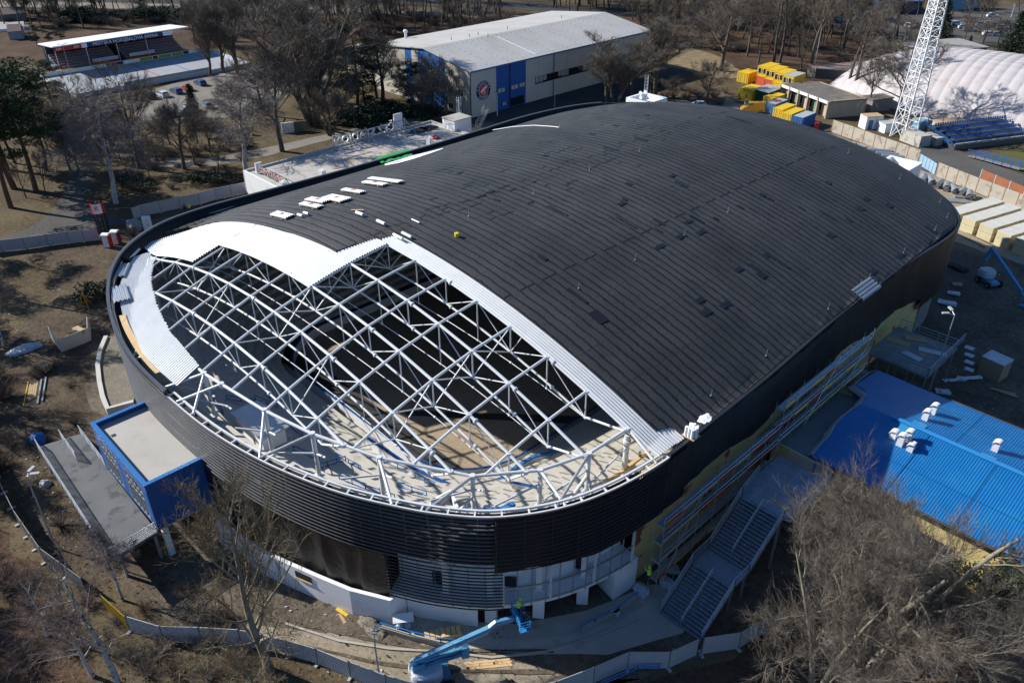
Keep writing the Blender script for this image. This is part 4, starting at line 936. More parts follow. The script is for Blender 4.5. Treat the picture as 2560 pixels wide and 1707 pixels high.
# emblem: navy ring with lettering, red disc, white cannon
EC = Vector((HX1+.03, 127.6, 5.7)); em_n = mat('emblem_navy', (.015,.025,.09), .5, .05); em_r = mat('emblem_red', (.55,.05,.05), .5, .05)
def disc(r, off, m, name, n=48, seg_=None):
    mb = MB(); mb.tube([EC+Vector((off,0,0)), EC+Vector((off+.02,0,0))], r, n); return mb.build(name, m, hall)
disc(2.35,0,white,'emblem'); disc(2.28,.022,em_n,'emblem'); disc(1.5,.045,white,'emblem'); disc(1.42,.068,em_r,'emblem')
def elet(ch, a, flip):
    p = EC+Vector((.06, math.sin(a)*1.88, math.cos(a)*1.88)); t = Vector((0, math.cos(a), -math.sin(a))); u = Vector((0, math.sin(a), math.cos(a)))
    if flip: t = -t; u = -u
    text_mesh(ch, .72, .012, frame(p, t, u), white, 'emblem_letter', hall)
for i, ch in enumerate('KANONYRI'): elet(ch, (i-3.5)*.40, False)
for i, ch in enumerate('KLADNO'): elet(ch, math.pi-(i-2.5)*.27, True)
mb = MB(); cx_ = EC.x+.10
mb.poly([(cx_,EC.y-.95,EC.z-.15),(cx_,EC.y-.75,EC.z-.55),(cx_,EC.y+1.05,EC.z+.55),(cx_,EC.y+1.0,EC.z+.95),(cx_,EC.y+.75,EC.z+.9),(cx_,EC.y-.4,EC.z+.35)]); mb.build('emblem_cannon', white, hall)
mb = MB(); mb.tube([EC+Vector((.12,.15,-.5)),EC+Vector((.14,.15,-.5))],.5,20); o_ = mb.build('emblem_wheel', white, hall)
mb = MB(); mb.tube([EC+Vector((.142,.15,-.5)),EC+Vector((.15,.15,-.5))],.4,20); mb.build('wheel_disc', em_r, o_)
mb = MB()
for k in range(4):
    a = k*math.pi/4; mb.bar(EC+Vector((.16,.15+.4*math.cos(a),-.5+.4*math.sin(a))), EC+Vector((.16,.15-.4*math.cos(a),-.5-.4*math.sin(a))), .08, .012)
mb.build('wheel_spokes', white, o_)
wing = thing('hall_wing', 'low pale and blue wing behind the dark pines left of the sports hall', 'building', (-184, 128, 0))
mb = MB(); mb.bx(-191,-178.4,124.2,134,0,8.2); mb.build('wall', cream, wing); mb = MB(); mb.bx(-191.2,-178.36,123.9,134.2,8.2,8.5); mb.build('roof', greyr, wing); mb = MB(); mb.bx(-191,-187.5,124.12,124.18,5.2,8.1); mb.build('blue_panel', hb, wing)
# ------------------------------------------------------------------ arena annex with rooftop letters
ann = thing('stadium_annex', 'flat-roofed white annex with low parapet joined to the left side of the arena', 'annex', (-120, 83, 0))
AX0, AX1, AY0, AY1, AZ = -132.8, -100.9, 61.9, 105.6, 4.9
mb = MB(); mb.bx(AX0+.35,AX1,AY0+.35,AY1-.35,0,AZ-.35); mb.build('roof', mat('annex_roof', (.42,.40,.37), .85, .08, .25, dirt=(.34,.32,.29), dscale=.3, dlo=.45, dhi=.7), ann)
mb = MB(); mb.bx(AX0,AX0+.35,AY0,AY1,0,AZ); mb.build('parapet_wall', mat('parapet_grey', (.40,.40,.40), .8, .08), ann)
mb = MB(); mb.bx(AX0+.352,AX1,AY0,AY0+.35,0,AZ+.0); mb.build('parapet_wall', white, ann)
mb = MB(); mb.bx(AX0+.352,AX1,AY1-.35,AY1,0,AZ); mb.build('parapet_wall', mat('parapet_grey', (.4,.4,.4)), ann)
mb = MB(); mb.bx(-127.8,-124.0,104.6,109.2,0,6.6); mb.build('stair_head', concw, ann); mb = MB(); mb.bx(-127.9,-123.9,104.5,109.3,6.61,6.8); mb.build('stair_head', conc, ann)
mb = MB(); mb.bx(-124.8,-123.4,AY0-.05,AY0-.002,.1,2.4); mb.build('door', mat('door_green', (.03,.08,.06), .5, .1), ann)
mb = MB(); mb.bx(-122.9,-119.8,AY0-.05,AY0-.002,1.2,2.6); mb.build('window', glass, ann)
lets = thing('rooftop_lettering', 'white raised stadium letters on struts along the far roof edge, seen from behind', 'sign', (AX0+.9, 88, AZ))
text_mesh('\u010cEZ STADION', 2.25, .14, frame((AX0+.75, 88.2, AZ+.95), (0,-1,0), (0,0,1)), white, 'letters', lets)
mb = MB(); mb.bx(AX0+.6,AX0+.9,95.4,97.5,AZ+.35,AZ+3.4); mb.build('sign_panel', concw, lets)
for y in (80.6,84.3,88.2,92.0,95.2,97.8):
    mb = MB(); mb.bar((AX0+1.05,y,AZ-.3),(AX0+1.05,y,AZ+2.3),.14); mb.bar((AX0+1.1,y,AZ+2.2),(AX0+4.6,y+.2,AZ-.3),.14); mb.bar((AX0+1.1,y,AZ-.25),(AX0+4.6,y+.2,AZ-.3),.12); mb.bar((AX0+1.1,y,AZ+.9),(AX0+3.0,y+.1,AZ-.2),.1); mb.build('sign_strut', galv, lets)
mb = MB()
for z in (AZ+.0, AZ+1.9): mb.bar((AX0+1.05,80,z),(AX0+1.05,98,z),.12)
mb.bar((AX0+4.6,80.6,AZ-.28),(AX0+4.6,98,AZ-.28),.12); mb.build('sign_beam', galv, lets)
l2 = thing('roof_edge_lettering', 'small pale pink stadium letters standing along the near annex roof edge', 'sign', (-124, 62, AZ))
text_mesh('\u010cEZ STADION', 1.25, .08, frame((-125.2, 63.4, AZ+.75), (1,0,0), (0,0,1)), mat('letter_pink', (.55,.33,.31), .5, .05), 'letters', l2)
mb = MB(); mb.bar((-129.8,63.6,AZ+.15),(-120.6,63.6,AZ+.15),.1); mb.bar((-129.8,65.6,AZ-.25),(-120.6,65.6,AZ-.25),.1)
for x in (-129.4,-127,-124.6,-122.2,-120.8): mb.bar((x,63.6,AZ+1.3),(x,65.6,AZ-.25),.09); mb.bar((x,63.6,AZ-.2),(x,63.6,AZ+1.4),.09)
mb.build('sign_frame', galv, l2)
mb = MB(); mb.bx(-130.4,-130.1,63.2,64.4,AZ-.2,AZ+1.6); mb.build('sign_panel', white, l2)
# stair towers on the far side
tw = thing('white_stair_tower', 'white box stair head with sunken roof beyond the far right eaves', 'stair tower', (-44.3, 129.2, 0))
def tower(t, x0, x1, y0, y1, z):
    mb = MB(); mb.bx(x0,x1,y0,y0+.5,z-1.6,z); mb.bx(x0,x1,y1-.5,y1,z-1.6,z); mb.bx(x0,x0+.5,y0+.5,y1-.5,z-1.6,z); mb.bx(x1-.5,x1,y0+.5,y1-.5,z-1.6,z); mb.build('parapet', white, t)
    mb = MB(); mb.bx(x0+.5,x1-.5,y0+.5,y1-.5,z-1.3,z-.9); mb.build('roof', concw, t)
    mb = MB(); mb.bx(x0+.05,x1-.05,y0+.05,y1-.05,0,z-1.61); mb.build('wall', concw, t)
tower(tw, -46.2,-41.2,123.3,128.9,12.9)
tw2 = thing('white_stair_tower', 'white box stair head carrying a lattice antenna beyond the far eaves', 'stair tower', (-93.5, 127.5, 0)); tower(tw2, -96.0,-90.4,124.4,130.0,13.2)
ant = thing('lattice_antenna', 'small lattice antenna with white dishes on the far stair head', 'antenna', (-94,128,11.8))
mb = MB()
for dx, dy in ((-.3,-.3),(.3,-.3),(0,.35)): mb.tube([(-94+dx,128+dy,11.8),(-94+dx,128+dy,17.2)],.06,5)
for k in range(8):
    z = 12.0+k*.6; P3 = [(-94.3,127.7),(-93.7,127.7),(-94,128.35)]
    for i in range(3): a, b = P3[i], P3[(i+1)%3]; mb.tube([(a[0],a[1],z),(b[0],b[1],z+.5)],.03,4)
mb.build('lattice', galv, ant)
for dx, z in ((-.6,13.8),(.5,14.2),(-.5,13.0)): mb = MB(); mb.tube([(-94+dx,127.4,z),(-94+dx,127.1,z),(-94+dx,127.0,z)],[.15,.38,.4],12); mb.build('dish', white, ant)
# ------------------------------------------------------------------ small grandstand and street-hockey rink
gs = thing('hockey_grandstand', 'small covered grandstand with white roof, blue sign and orange-edged benches', 'grandstand', (-255, 88, 0))
mb = MB(); mb.add([(-261.2,68.6,6.6),(-250.2,69.0,7.3),(-251.2,108.4,7.3),(-262.2,107.4,6.6),(-261.2,68.6,6.85),(-250.2,69.0,7.55),(-251.2,108.4,7.55),(-262.2,107.4,6.85)], [(3,2,1,0),(4,5,6,7),(0,1,5,4),(1,2,6,5),(2,3,7,6),(3,0,4,7)]); mb.build('roof', mat('white_roof', (.75,.76,.77), .5, .04), gs)
bench = mat('stand_steps', (.13,.15,.20), .8, .1); orange = mat('orange_edge', (.40,.16,.03), .7, .1)
for i in range(7):
    x = -259.8+i*1.2; z = 3.9-i*.48; mb = MB(); mb.bx(x,x+1.2,70,86.5,0,z); mb.bx(x,x+1.2,88.5,106,0,z); s_ = mb.build('tier', bench, gs)
    mb = MB(); mb.bx(x+1.05,x+1.18,70,86.5,z+.005,z+.12); mb.bx(x+1.05,x+1.18,88.5,106,z+.005,z+.12); mb.build('bench', orange, s_)
mb = MB(); mb.bx(-261,-260.8,69.5,107,0,6.7); mb.build('rear_wall', mat('rear_navy', (.03,.05,.09), .8, .1), gs)
for y in (69.8,78,86.5,95,106): mb = MB(); mb.bar((-260.5,y,0),(-260.5,y,6.8),.25); mb.bar((-251.5,y,0),(-251.5,y,7.3),.16); mb.build('post', galv, gs)
navys = mat('sign_navy', (.02,.035,.13), .6, .05)
mb = MB(); mb.bx(-250.35,-250.25,78.2,99.8,6.15,7.25); mb.build('sign_board', navys, gs)
text_mesh('MESTSKA HOKEJBALOVA ARENA', 1.28, .02, frame((-250.2,89.0,6.7), (0,1,0), (0,0,1)), white, 'sign_lettering', gs)
mb = MB(); mb.bx(-250.35,-250.25,69.4,76.5,6.15,7.25); mb.build('sign_board', red, gs)
for y in (70.6,75.3): text_mesh('HH', .9, .02, frame((-250.2,y,6.7), (0,1,0), (0,0,1)), white, 'sign_lettering', gs)
mb = MB(); mb.bx(-250.35,-250.25,76.6,78.1,6.15,7.25); mb.build('sign_board', white, gs)
mb = MB(); mb.bx(-250.35,-250.25,99.9,102.8,6.15,7.25); mb.build('sign_board', white, gs)
for y0, y1 in ((79,86.3),(89.5,97)):
    mb = MB(); mb.bx(-252.0,-251.9,y0,y1,1.6,2.5); mb.build('banner', mat('banner_grey', (.45,.47,.5), .6, .08), gs); mb = MB(); mb.bx(-252.0,-251.9,y0,y1,.9,1.58); mb.build('banner', red, gs)
rk = thing('hockey_rink', 'outdoor street hockey rink with low white boards and painted lines', 'rink', (-236, 87, 0))
RY0, RY1, RX0, RX1 = 64, 112, -250, -222.5
mb = MB(); mb.bx(RX0,RX1,RY0,RY1,.05,.12); mb.build('playing_surface', rinkm, rk)
for y, m, nm in ((88.3,red,'centre_line'),(80.0,bluer,'blue_line'),(97,bluer,'blue_line')): mb = MB(); mb.bx(RX0+.1,RX1-.1,y-.2,y+.2,.124,.128); mb.build(nm, mat('line_red',(.5,.06,.05),.6,.05) if m is red else mat('line_blue',(.05,.20,.52),.6,.05), rk)
bw = mat('rink_board', (.50,.53,.57), .5, .05)
for x in (RX0-.1, RX1): mb = MB(); mb.bx(x,x+.1,RY0,RY1,.05,1.15); mb.build('boards', bw if x > -240 else white, rk)
for y in (RY0-.1, RY1): mb = MB(); mb.bx(RX0,RX1,y,y+.1,.05,1.15); mb.build('boards', bw, rk)
mb = MB(); mb.bx(RX0-.12,RX0+.03,RY0,RY1,1.16,1.26); mb.bx(RX0+.002,RX0+.04,RY0,RY1,.1,.28); mb.build('kick_strip', yel, rk)
AR = random.Random(11); y = 65
while y < 106:
    l = AR.uniform(1.6, 4.2); m = AR.choice([navys, white, red, dark, white, mat('ad_green', (.12,.30,.10), .6, .05), white]); mb = MB(); mb.bx(RX0+.002,RX0+.04,y,y+l-.25,.3,1.1); mb.build('advert_panel', m, rk); y += l
clear = mat('clear_screen', (.30,.36,.40), .1, .05, spec=.6)
mb = MB(); mb.bx(RX1+.02,RX1+.06,76,100,1.16,1.9); mb.build('screen', clear, rk)
mb = MB(); mb.bx(RX1-1.0,RX1-.1,84,92,.12,1.1); mb.build('bench', white, rk)
# ------------------------------------------------------------------ the yard of containers, garages, sheds
def container(name, label, x0, x1, y0, y1, h, m, roofm=None, group='site containers beyond the arena', z=0, doors=True, windows=0, loc=None, rz=0):
    cx, cy = (x0+x1)/2, (y0+y1)/2
    t = thing(name, label, 'container', (cx, cy, z), rz, group)
    M = WM[t.name]; hx, hy = abs(x1-x0)/2, abs(y1-y0)/2
    def put(mb, nm, m, par=t):
        mb.v = [M @ Vector(p) for p in mb.v]; return mb.build(nm, m, par)
    mb = MB(); n = int(2*hy/.28)   # corrugated long sides
    for s in (-1, 1):
        row = []
        for i in range(n+1):
            for f, o in ((0,0),(.3,0),(.5,-.04),(.8,-.04)):
                yy = -hy+.12+(2*hy-.24)*min(1, (i+f)/(n+.8)); row.append((s*(hx+o-.02), yy))
        mb.grid([[Vector((x, y, .15)) for x, y in row], [Vector((x, y, h-.12)) for x, y in row]])
    mb.bx(-hx+.05,hx-.05,-hy+.05,hy-.05,.1,h-.08)
    w_ = put(mb, 'side_wall', m)
    mb = MB()
    for sx in (-1,1):
        for sy in (-1,1): mb.bx(sx*hx-sx*.14,sx*hx,sy*hy-sy*.14,sy*hy,0,h)
    for sx in (-1,1):
        mb.bx(sx*hx-sx*.1,sx*hx-sx*.002,-hy+.14,hy-.14,0,.15); mb.bx(sx*hx-sx*.1,sx*hx-sx*.002,-hy+.14,hy-.14,h-.12,h-.002)
    for sy in (-1,1):
        mb.bx(-hx+.14,hx-.14,sy*hy-sy*.1,sy*hy-sy*.002,0,.15); mb.bx(-hx+.14,hx-.14,sy*hy-sy*.1,sy*hy-sy*.002,h-.12,h-.002)
    put(mb, 'corner_frame', m)
    mb = MB(); mb.bx(-hx+.1,hx-.1,-hy+.1,hy-.1,h-.09,h-.02); put(mb, 'roof', roofm or m)
    if doors:
        for s in (-1, 1):
            mb = MB(); mb.bx(s*.03,s*(hx-.16),-hy-.0,-hy+.04,.18,h-.15); d_ = put(mb, 'door', m)
            mb = MB()
            for q in (.35, .75): mb.bar((s*hx*q,-hy-.03,.2),(s*hx*q,-hy-.03,h-.2),.05)
            put(mb, 'lock_bar', galv, d_)
    for k in range(windows):
        yy = lerp(-hy+1.0, hy-1.0, k/max(1, windows-1)); mb = MB(); mb.bx(-hx-.04,-hx+.0,yy-.45,yy+.45,1.0,2.0); g_ = put(mb, 'window', glass); mb = MB(); mb.bx(-hx-.08,-hx-.042,yy-.55,yy-.455,.95,2.05); mb.bx(-hx-.08,-hx-.042,yy+.455,yy+.55,.95,2.05); put(mb, 'window_frame', white, g_)
    return t
bluec = mat('container_blue', (.02,.10,.30), .5, .12, 1.0, dirt=(.10,.12,.16), dscale=.9, dlo=.62, dhi=.7)
greyt = mat('grey_top', (.36,.39,.40), .6, .12, .8)
container('shipping_container', 'dark blue shipping container with grey top, nearest the fence', -84.6,-82.0,171.0,177.0,2.6, bluec, greyt, rz=0)
container('shipping_container', 'yellow shipping container beside the dark blue one', -87.6,-85.2,171.8,177.8,2.6, yel)
container('shipping_container', 'yellow shipping container next to the paler blue grey-topped one', -90.9,-88.5,173.6,179.6,2.6, yel)
container('shipping_container', 'mid blue container with boards and red sacks on its grey roof', -94.6,-92.0,176.4,182.4,2.6, mat('container_blue_worn', (.05,.17,.36), .6, .15, .8, dirt=(.35,.38,.42), dscale=.7, dlo=.58, dhi=.66), greyt)
container('site_container', 'small yellow container standing alone left of the office stack', -115.6,-112.2,197.6,202.6,2.6, yel, windows=0)
container('site_container', 'yellow container with green canopy in front of the office stack', -106.2,-102.2,183.2,189.0,2.6, yel)
container('site_container', 'low yellow container behind the blue container', -98.2,-95.4,181.5,187.0,2.4, yel)
off_red = mat('office_red', (.55,.10,.05), .5, .1)
for k in range(4):
    yb = 193.2+k*.0; xo = -109.6+k*3.2
    container('office_container', ['red ground-floor office container at the left end','red ground-floor office container second from left','red ground-floor office container third from left','red ground-floor office container at the right end'][k], xo, xo+3.1, 197.0-k*1.4, 203.0-k*1.4, 2.6, off_red if k < 2 else yel, group='stacked site offices', doors=False)
    container('office_container', ['yellow upper office container at the left end','yellow upper office container second from left','yellow upper office container third from left','yellow upper office container at the right end, grey roof sheet'][k], xo+.02, xo+3.08, 197.0-k*1.4, 203.0-k*1.4, 2.6, yel, greyt if k == 3 else None, 'stacked site offices', 2.62, doors=False)
    for dx in (.8, 2.2):
        mb = MB(); mb.bx(xo+dx-.4,xo+dx+.4,196.93-k*1.4,196.98-k*1.4,3.6,4.7)
        host = [o for o in C.objects if o.name.startswith('office_container') and o.type == 'EMPTY'][-1]
        g_ = mb.build('window', glass, host); mb = MB(); mb.bx(xo+dx-.5,xo+dx-.41,196.9-k*1.4,196.95-k*1.4,3.5,4.8); mb.bx(xo+dx+.41,xo+dx+.5,196.9-k*1.4,196.95-k*1.4,3.5,4.8); mb.build('window_frame', white, g_)
cn = thing('green_canopy', 'green shed with grey sheet canopy beside the yellow container', 'shed', (-100.5, 187, 0))
mb = MB(); mb.bx(-102.0,-98.6,184.5,190,0,2.6); mb.build('wall', mat('shed_green', (.02,.09,.05), .6, .1), cn); mb = MB(); mb.box((-100.2,187,2.85),(4.2,6.6,.12),0,0,Matrix.Rotation(.05,3,'Y')); mb.build('roof', greyt, cn)
gar = thing('garage_row', 'flat-roofed brick garage row with green doors and white fascia', 'garages', (-88, 191, 0))
gc = [Vector((-98.2,189.5,0)), Vector((-82.2,182.9,0)), Vector((-77.2,191.8,0)), Vector((-92.6,198.4,0))]
gw = mat('garage_render', (.36,.31,.24), .9, .12)
mb = MB(); mb.prism([p for p in gc], 3.6, 3.85); mb.build('roof', asphr, gar)
def wall_between(a, b, z0, z1, th, m, nm, par):
    mb = MB(); d = (b-a).normalized(); n_ = Vector((d.y,-d.x,0)); mb.prism([a, b, b-n_*th, a-n_*th], z0, z1); return mb.build(nm, m, par)
wall_between(gc[1], gc[2], 0, 3.95, .3, gw, 'wall', gar); wall_between(gc[2], gc[3], 0, 3.95, .3, gw, 'wall', gar); wall_between(gc[3], gc[0], 0, 3.95, .3, gw, 'wall', gar)
d = (gc[1]-gc[0]).normalized(); n_ = Vector((-d.y, d.x, 0))
wall_between(gc[0]-n_*.25, gc[1]-n_*.25, 3.3, 3.95, .12, white, 'fascia', gar)
for k in range(6):
    p = gc[0].lerp(gc[1], k/5); q = MB(); c = p-n_*.05; q.box((c.x, c.y, 1.98), (.4,.7,3.96), math.atan2(d.y,d.x)); q.build('pier', gw, gar)
    if k < 5:
        c = gc[0].lerp(gc[1], (k+.5)/5)+n_*.9; q = MB(); q.box((c.x, c.y, 1.6), (2.7,.1,3.2), math.atan2(d.y,d.x)); q.build('garage_door', mat('door_sage', (.16,.23,.15), .8, .12) if k % 2 else mat('door_pink', (.48,.36,.28), .8, .1), gar)
sh = thing('dark_lean_to', 'long dark tin-roofed shed behind the garage row', 'shed', (-98, 224, 0))
mb = MB(); mb.prism([(-106,218),(-102.4,215.5),(-95.5,219.5),(-90,233),(-95,237),(-101,224)], 0, 2.6); mb.build('wall', mat('shed_dark', (.07,.07,.075), .9, .15), sh)
mb = MB(); mb.prism([(-106.3,218),(-102.3,215.2),(-95.2,219.3),(-89.6,233),(-95,237.4),(-101.3,224)], 2.61, 2.8); mb.build('roof', mat('rusty_tin', (.20,.19,.18), .8, .2, .4, dirt=(.24,.10,.05), dscale=.4, dlo=.5, dhi=.6), sh)
hut = thing('transformer_hut', 'small grey hut with a flat roof next to the dome', 'hut', (-77, 198, 0))
mb = MB(); mb.prism([(-80.4,196.2),(-77,194.9),(-74.6,200.3),(-78,202)], 0, 2.9); mb.build('wall', mat('hut_grey', (.22,.21,.19), .9, .12), hut); mb = MB(); mb.prism([(-80.7,196.1),(-76.9,194.6),(-74.3,200.4),(-78,202.3)], 2.91, 3.1); mb.build('roof', asphr, hut); mb = MB(); mb.box((-79.9,195.9,1.1),(.9,.08,2.0),-.37); mb.build('door', greyt, hut)
wc = thing('white_cabin', 'small white cabin with blue door behind the concrete wall', 'cabin', (-71.5, 183, 0))
mb = MB(); mb.prism([(-74.1,182.4),(-71.9,181.0),(-69.6,184.2),(-71.8,185.6)], 0, 2.8); mb.build('wall', white, wc); mb = MB(); mb.prism([(-74.2,182.4),(-71.9,180.9),(-69.5,184.2),(-71.8,185.8)], 2.81, 2.95); mb.build('roof', wood, wc); mb = MB(); mb.box((-71.2,181.9,1.1),(1.0,.08,2.1),.95); mb.build('door', bluep, wc)
gcab = thing('grey_cabin', 'low grey cabin right of the white cabin', 'cabin', (-67.6, 184, 0))
mb = MB(); mb.prism([(-69.9,182.6),(-67.6,181.4),(-66.0,184.6),(-68.2,186)], 0, 2.0); mb.build('wall', concw, gcab); mb = MB(); mb.prism([(-70,182.6),(-67.6,181.2),(-65.8,184.6),(-68.2,186.2)], 2.01, 2.15); mb.build('roof', greyt, gcab)
bct = thing('pale_blue_kiosk', 'tall pale blue ribbed kiosk at the foot of the floodlight mast', 'kiosk', (-62.4, 186.6, 0))
mb = MB(); mb.prism([(-63.8,185.6),(-61.6,184.3),(-60.4,187.4),(-62.4,188.8)], 0, 3.2); mb.build('wall', mat('kiosk_blue', (.16,.33,.45), .6, .08), bct); mb = MB(); mb.prism([(-63.9,185.6),(-61.6,184.2),(-60.3,187.4),(-62.4,188.9)], 3.21, 3.35); mb.build('roof', mat('kiosk_top', (.35,.45,.5), .6, .06), bct)
ob = thing('old_stand_building', 'weathered dark flat-roofed building behind the white dome', 'building', (-86, 260, 0))
mb = MB(); mb.prism([(-96,252),(-85.5,249.5),(-76.5,266),(-87,272)], 0, 4.6); mb.build('wall', mat('old_wall', (.20,.20,.17), .9, .2, .4, dirt=(.08,.10,.09), dscale=.4), ob); mb = MB(); mb.prism([(-96.8,252),(-85.2,248.8),(-75.8,266),(-87,272.8)], 4.61, 4.9); mb.build('roof', mat('old_roof', (.30,.29,.27), .9, .15, .3), ob)
# air dome
dome = thing('air_dome', 'large white quilted air dome covering a pitch', 'dome', (-60, 235, 0))
domem = mat('dome_fabric', (.43,.405,.415), .6, .06, .3, dirt=(.38,.34,.335), dscale=.5, dlo=.5, dhi=.7)
mb = MB(); rows = []; DX0, DX1, DY0, DY1 = -96.0, 10.0, 203.0, 243.0
def dome_z(u, v):
    a = 1-abs(u)**3.2; b = 1-abs(v)**2.4; return 12.0*max(0, a)**.62*max(0, b)**.72
NU, NV = 420, 130
for i in range(NU+1):
    u = -1+2*i/NU; row = []
    for j in range(NV+1):
        v = -1+2*j/NV; sh = max(.25, (1-max(0, abs(u)-.45)**2*.9)); x = lerp(DX0, DX1, (u+1)/2); y = lerp(DY0, DY1, (v*sh+1)/2)
        z = dome_z(u, v); q = .24*(abs(math.sin(x*1.25))**.5+.8*abs(math.sin(y*1.25))**.5)*min(1, z/2); row.append(Vector((x, y-.06*(x+96), z+q)))
    rows.append(row)
mb.grid(rows); mb.build('dome_skin', domem, dome, smooth=True)
# floodlight mast
mast = thing('floodlight_mast', 'tall white lattice floodlight mast standing before the dome', 'mast', (-64.2, 182.0, 0))
mb = MB(); F0 = [(-65.9,180.6),(-62.5,179.3),(-61.6,184.0),(-65.6,184.9)]; HT = 46; cxm, cym = -63.9, 182.2
def mp(i, z):
    k = 1-.62*z/HT; return Vector((cxm+(F0[i][0]-cxm)*k, cym+(F0[i][1]-cym)*k, z))
for i in range(4): mb.tube([mp(i,0), mp(i,HT)], .17, 6)
z = 0; s = 3.2
while z < HT-2:
    z2 = z+s
    for i in range(4):
        j = (i+1)%4; mb.tube([mp(i,z), mp(j,z2)], .07, 5); mb.tube([mp(j,z), mp(i,z2)], .07, 5); mb.tube([mp(i,z2), mp(j,z2)], .07, 5)
    z = z2; s = max(1.6, s*.94)
mb.build('lattice', white, mast)
mb = MB()
for i in range(24): zz = 13+i*1.3; a = mp(0,zz); b = mp(1,zz); c = a.lerp(b,.5); mb.bx(c.x-.5,c.x+.5,c.y+.3,c.y+1.2,zz,zz+.06) if i % 6 == 0 else None
mb.build('platform', white, mast)
mb = MB(); mb.box((-60.2,179.6,1.2),(5.5,3.0,2.4),-.4); mb.box((-57.4,182.6,.9),(4,3,1.8),-.4); tag(mb.build('mast_plinth', mat('plinth_stone', (.42,.40,.36), .9, .15, .6, dirt=(.2,.19,.17), dscale=.6)), 'weathered white concrete plinth blocks beside the mast foot', 'plinth')
# stadium seating on the right
std = thing('stadium_terrace', 'open football terrace with rows of blue seats and concrete front wall', 'terrace', (-50, 195, 0))
a0, a1 = Vector((-52.4,180.8,0)), Vector((-26.6,233.0,0)); dd = (a1-a0).normalized(); nn = Vector((-dd.y, dd.x, 0))
for i in range(5):
    mb = MB(); p = a0+nn*(i*1.7); q = a1+nn*(i*1.7); mb.prism([p, q, q+nn*1.7, p+nn*1.7], 0, 1.0+i*.45); mb.build('tier', mat('tier_dark', (.06,.06,.065), .9, .15), std)
seatm = mat('seat_blue', (.03,.13,.40), .5, .08)
for i in range(4):
    mb = MB(); m_ = 88
    for k in range(m_):
        p = a0.lerp(a1, (k+1.2)/(m_+2))+nn*(i*1.7+1.95); z = 1.45+i*.45; r_ = math.atan2(dd.y, dd.x)
        mb.box((p.x,p.y,z+.38),(.42,.40,.07),r_); b_ = p+nn*.2; mb.box((b_.x,b_.y,z+.62),(.42,.06,.42),r_)
    mb.build('seat_row', seatm, std)['kind'] = 'stuff'
wall_between(a0, a1, 0, 1.35, .25, mat('terrace_wall', (.40,.38,.35), .9, .12), 'front_wall', std)
railing(a0+Vector((0,0,1.2)), a1+Vector((0,0,1.2)), .8, 2, 2.2, .035).build('railing', bluer, std)
for off in (0, 9.0):
    p = a0-dd*.6; railing(p+nn*.3+Vector((0,0,.6)), p+nn*8.6+Vector((0,0,2.8)), 1.0, 3, 2.0, .04).build('railing', bluer, std) if off == 0 else None
bk = MB(); p = a0+nn*8.8; q = a1+nn*8.8
for k in range(15): c = p.lerp(q, k/14); bk.bar(c, c+Vector((0,0,5.0)), .12)
for z in (2.6, 5.0): bk.bar(p+Vector((0,0,z)), q+Vector((0,0,z)), .1)
bk.build('windbreak_frame', mat('rust_frame', (.10,.07,.05), .8, .2), std)
bk = MB(); bk.prism([p, q, q+nn*.1, p+nn*.1], 0, 2.4); bk.build('rear_wall', mat('rear_wall_grey', (.24,.23,.22), .9, .12), std)
bk = MB(); pa = p.lerp(q, 5/14); pb = p.lerp(q, 7/14); bk.prism([pa, pb, pb+nn*.03, pa+nn*.03], 2.7, 4.9); bk.build('windbreak_panel', mat('pale_blue_panel', (.20,.38,.48), .3, .1, spec=.5), std)
hutr = thing('terrace_kiosk', 'flat brown-roofed kiosk behind the seating near the mast', 'kiosk', (-57, 192, 0))
mb = MB(); mb.prism([(-61.2,190.5),(-58.4,188.6),(-55.2,195.2),(-58,196.6)], 0, 2.4); mb.build('wall', mat('kiosk_grey', (.35,.34,.32), .9, .1), hutr); mb = MB(); mb.prism([(-61.5,190.5),(-58.4,188.2),(-54.9,195.2),(-58,197)], 2.41, 2.55); mb.build('roof', wood, hutr)
# concrete fences of the stadium
def panel_wall(name, label, pts, h, seg_l, m, postm, cat='wall', group=None):
    t = thing(name, label, cat, pts[0], 0, group)
    for a, b in zip(pts, pts[1:]):
        a = Vector(a); b = Vector(b); n = max(1, round((b-a).length/seg_l)); d = (b-a).normalized(); nr = Vector((d.y,-d.x,0))
        for i in range(n):
            p = a.lerp(b, i/n); q = a.lerp(b, (i+1)/n); mb = MB(); mb.prism([p+d*.08+nr*.06, q-d*.08+nr*.06, q-d*.08-nr*.06, p+d*.08-nr*.06], .05, h); mb.build('panel', m, t)
            mb = MB(); mb.prism([p-d*.075+nr*.11, p+d*.075+nr*.11, p+d*.075-nr*.11, p-d*.075-nr*.11], 0, h+.05); mb.build('post', postm, t)
    return t
slab = mat('precast_slab', (.36,.33,.28), .9, .12, .6, dirt=(.24,.21,.17), dscale=.7); rustp = mat('rusty_post', (.33,.20,.10), .9, .15)
panel_wall('concrete_fence', 'tall weathered concrete slab fence with rusty posts near the mast', [Vector((-76.4,174.2,0)), Vector((-68,171.6,0)), Vector((-54.4,167.4,0))], 2.7, 2.6, slab, rustp)
panel_wall('concrete_fence', 'concrete slab fence behind the pallets of insulation', [Vector((-49.0,162.6,0)), Vector((-40.5,159.2,0)), Vector((-20,152,0))], 2.7, 2.6, slab, rustp)
panel_wall('sheet_gate', 'pale blue ribbed sheet gate between two concrete fences', [Vector((-54.0,166.6,0)), Vector((-51.2,164.6,0)), Vector((-49.3,162.9,0))], 2.2, 1.1, mat('gate_blue', (.22,.36,.50), .5, .1), galv, 'gate')
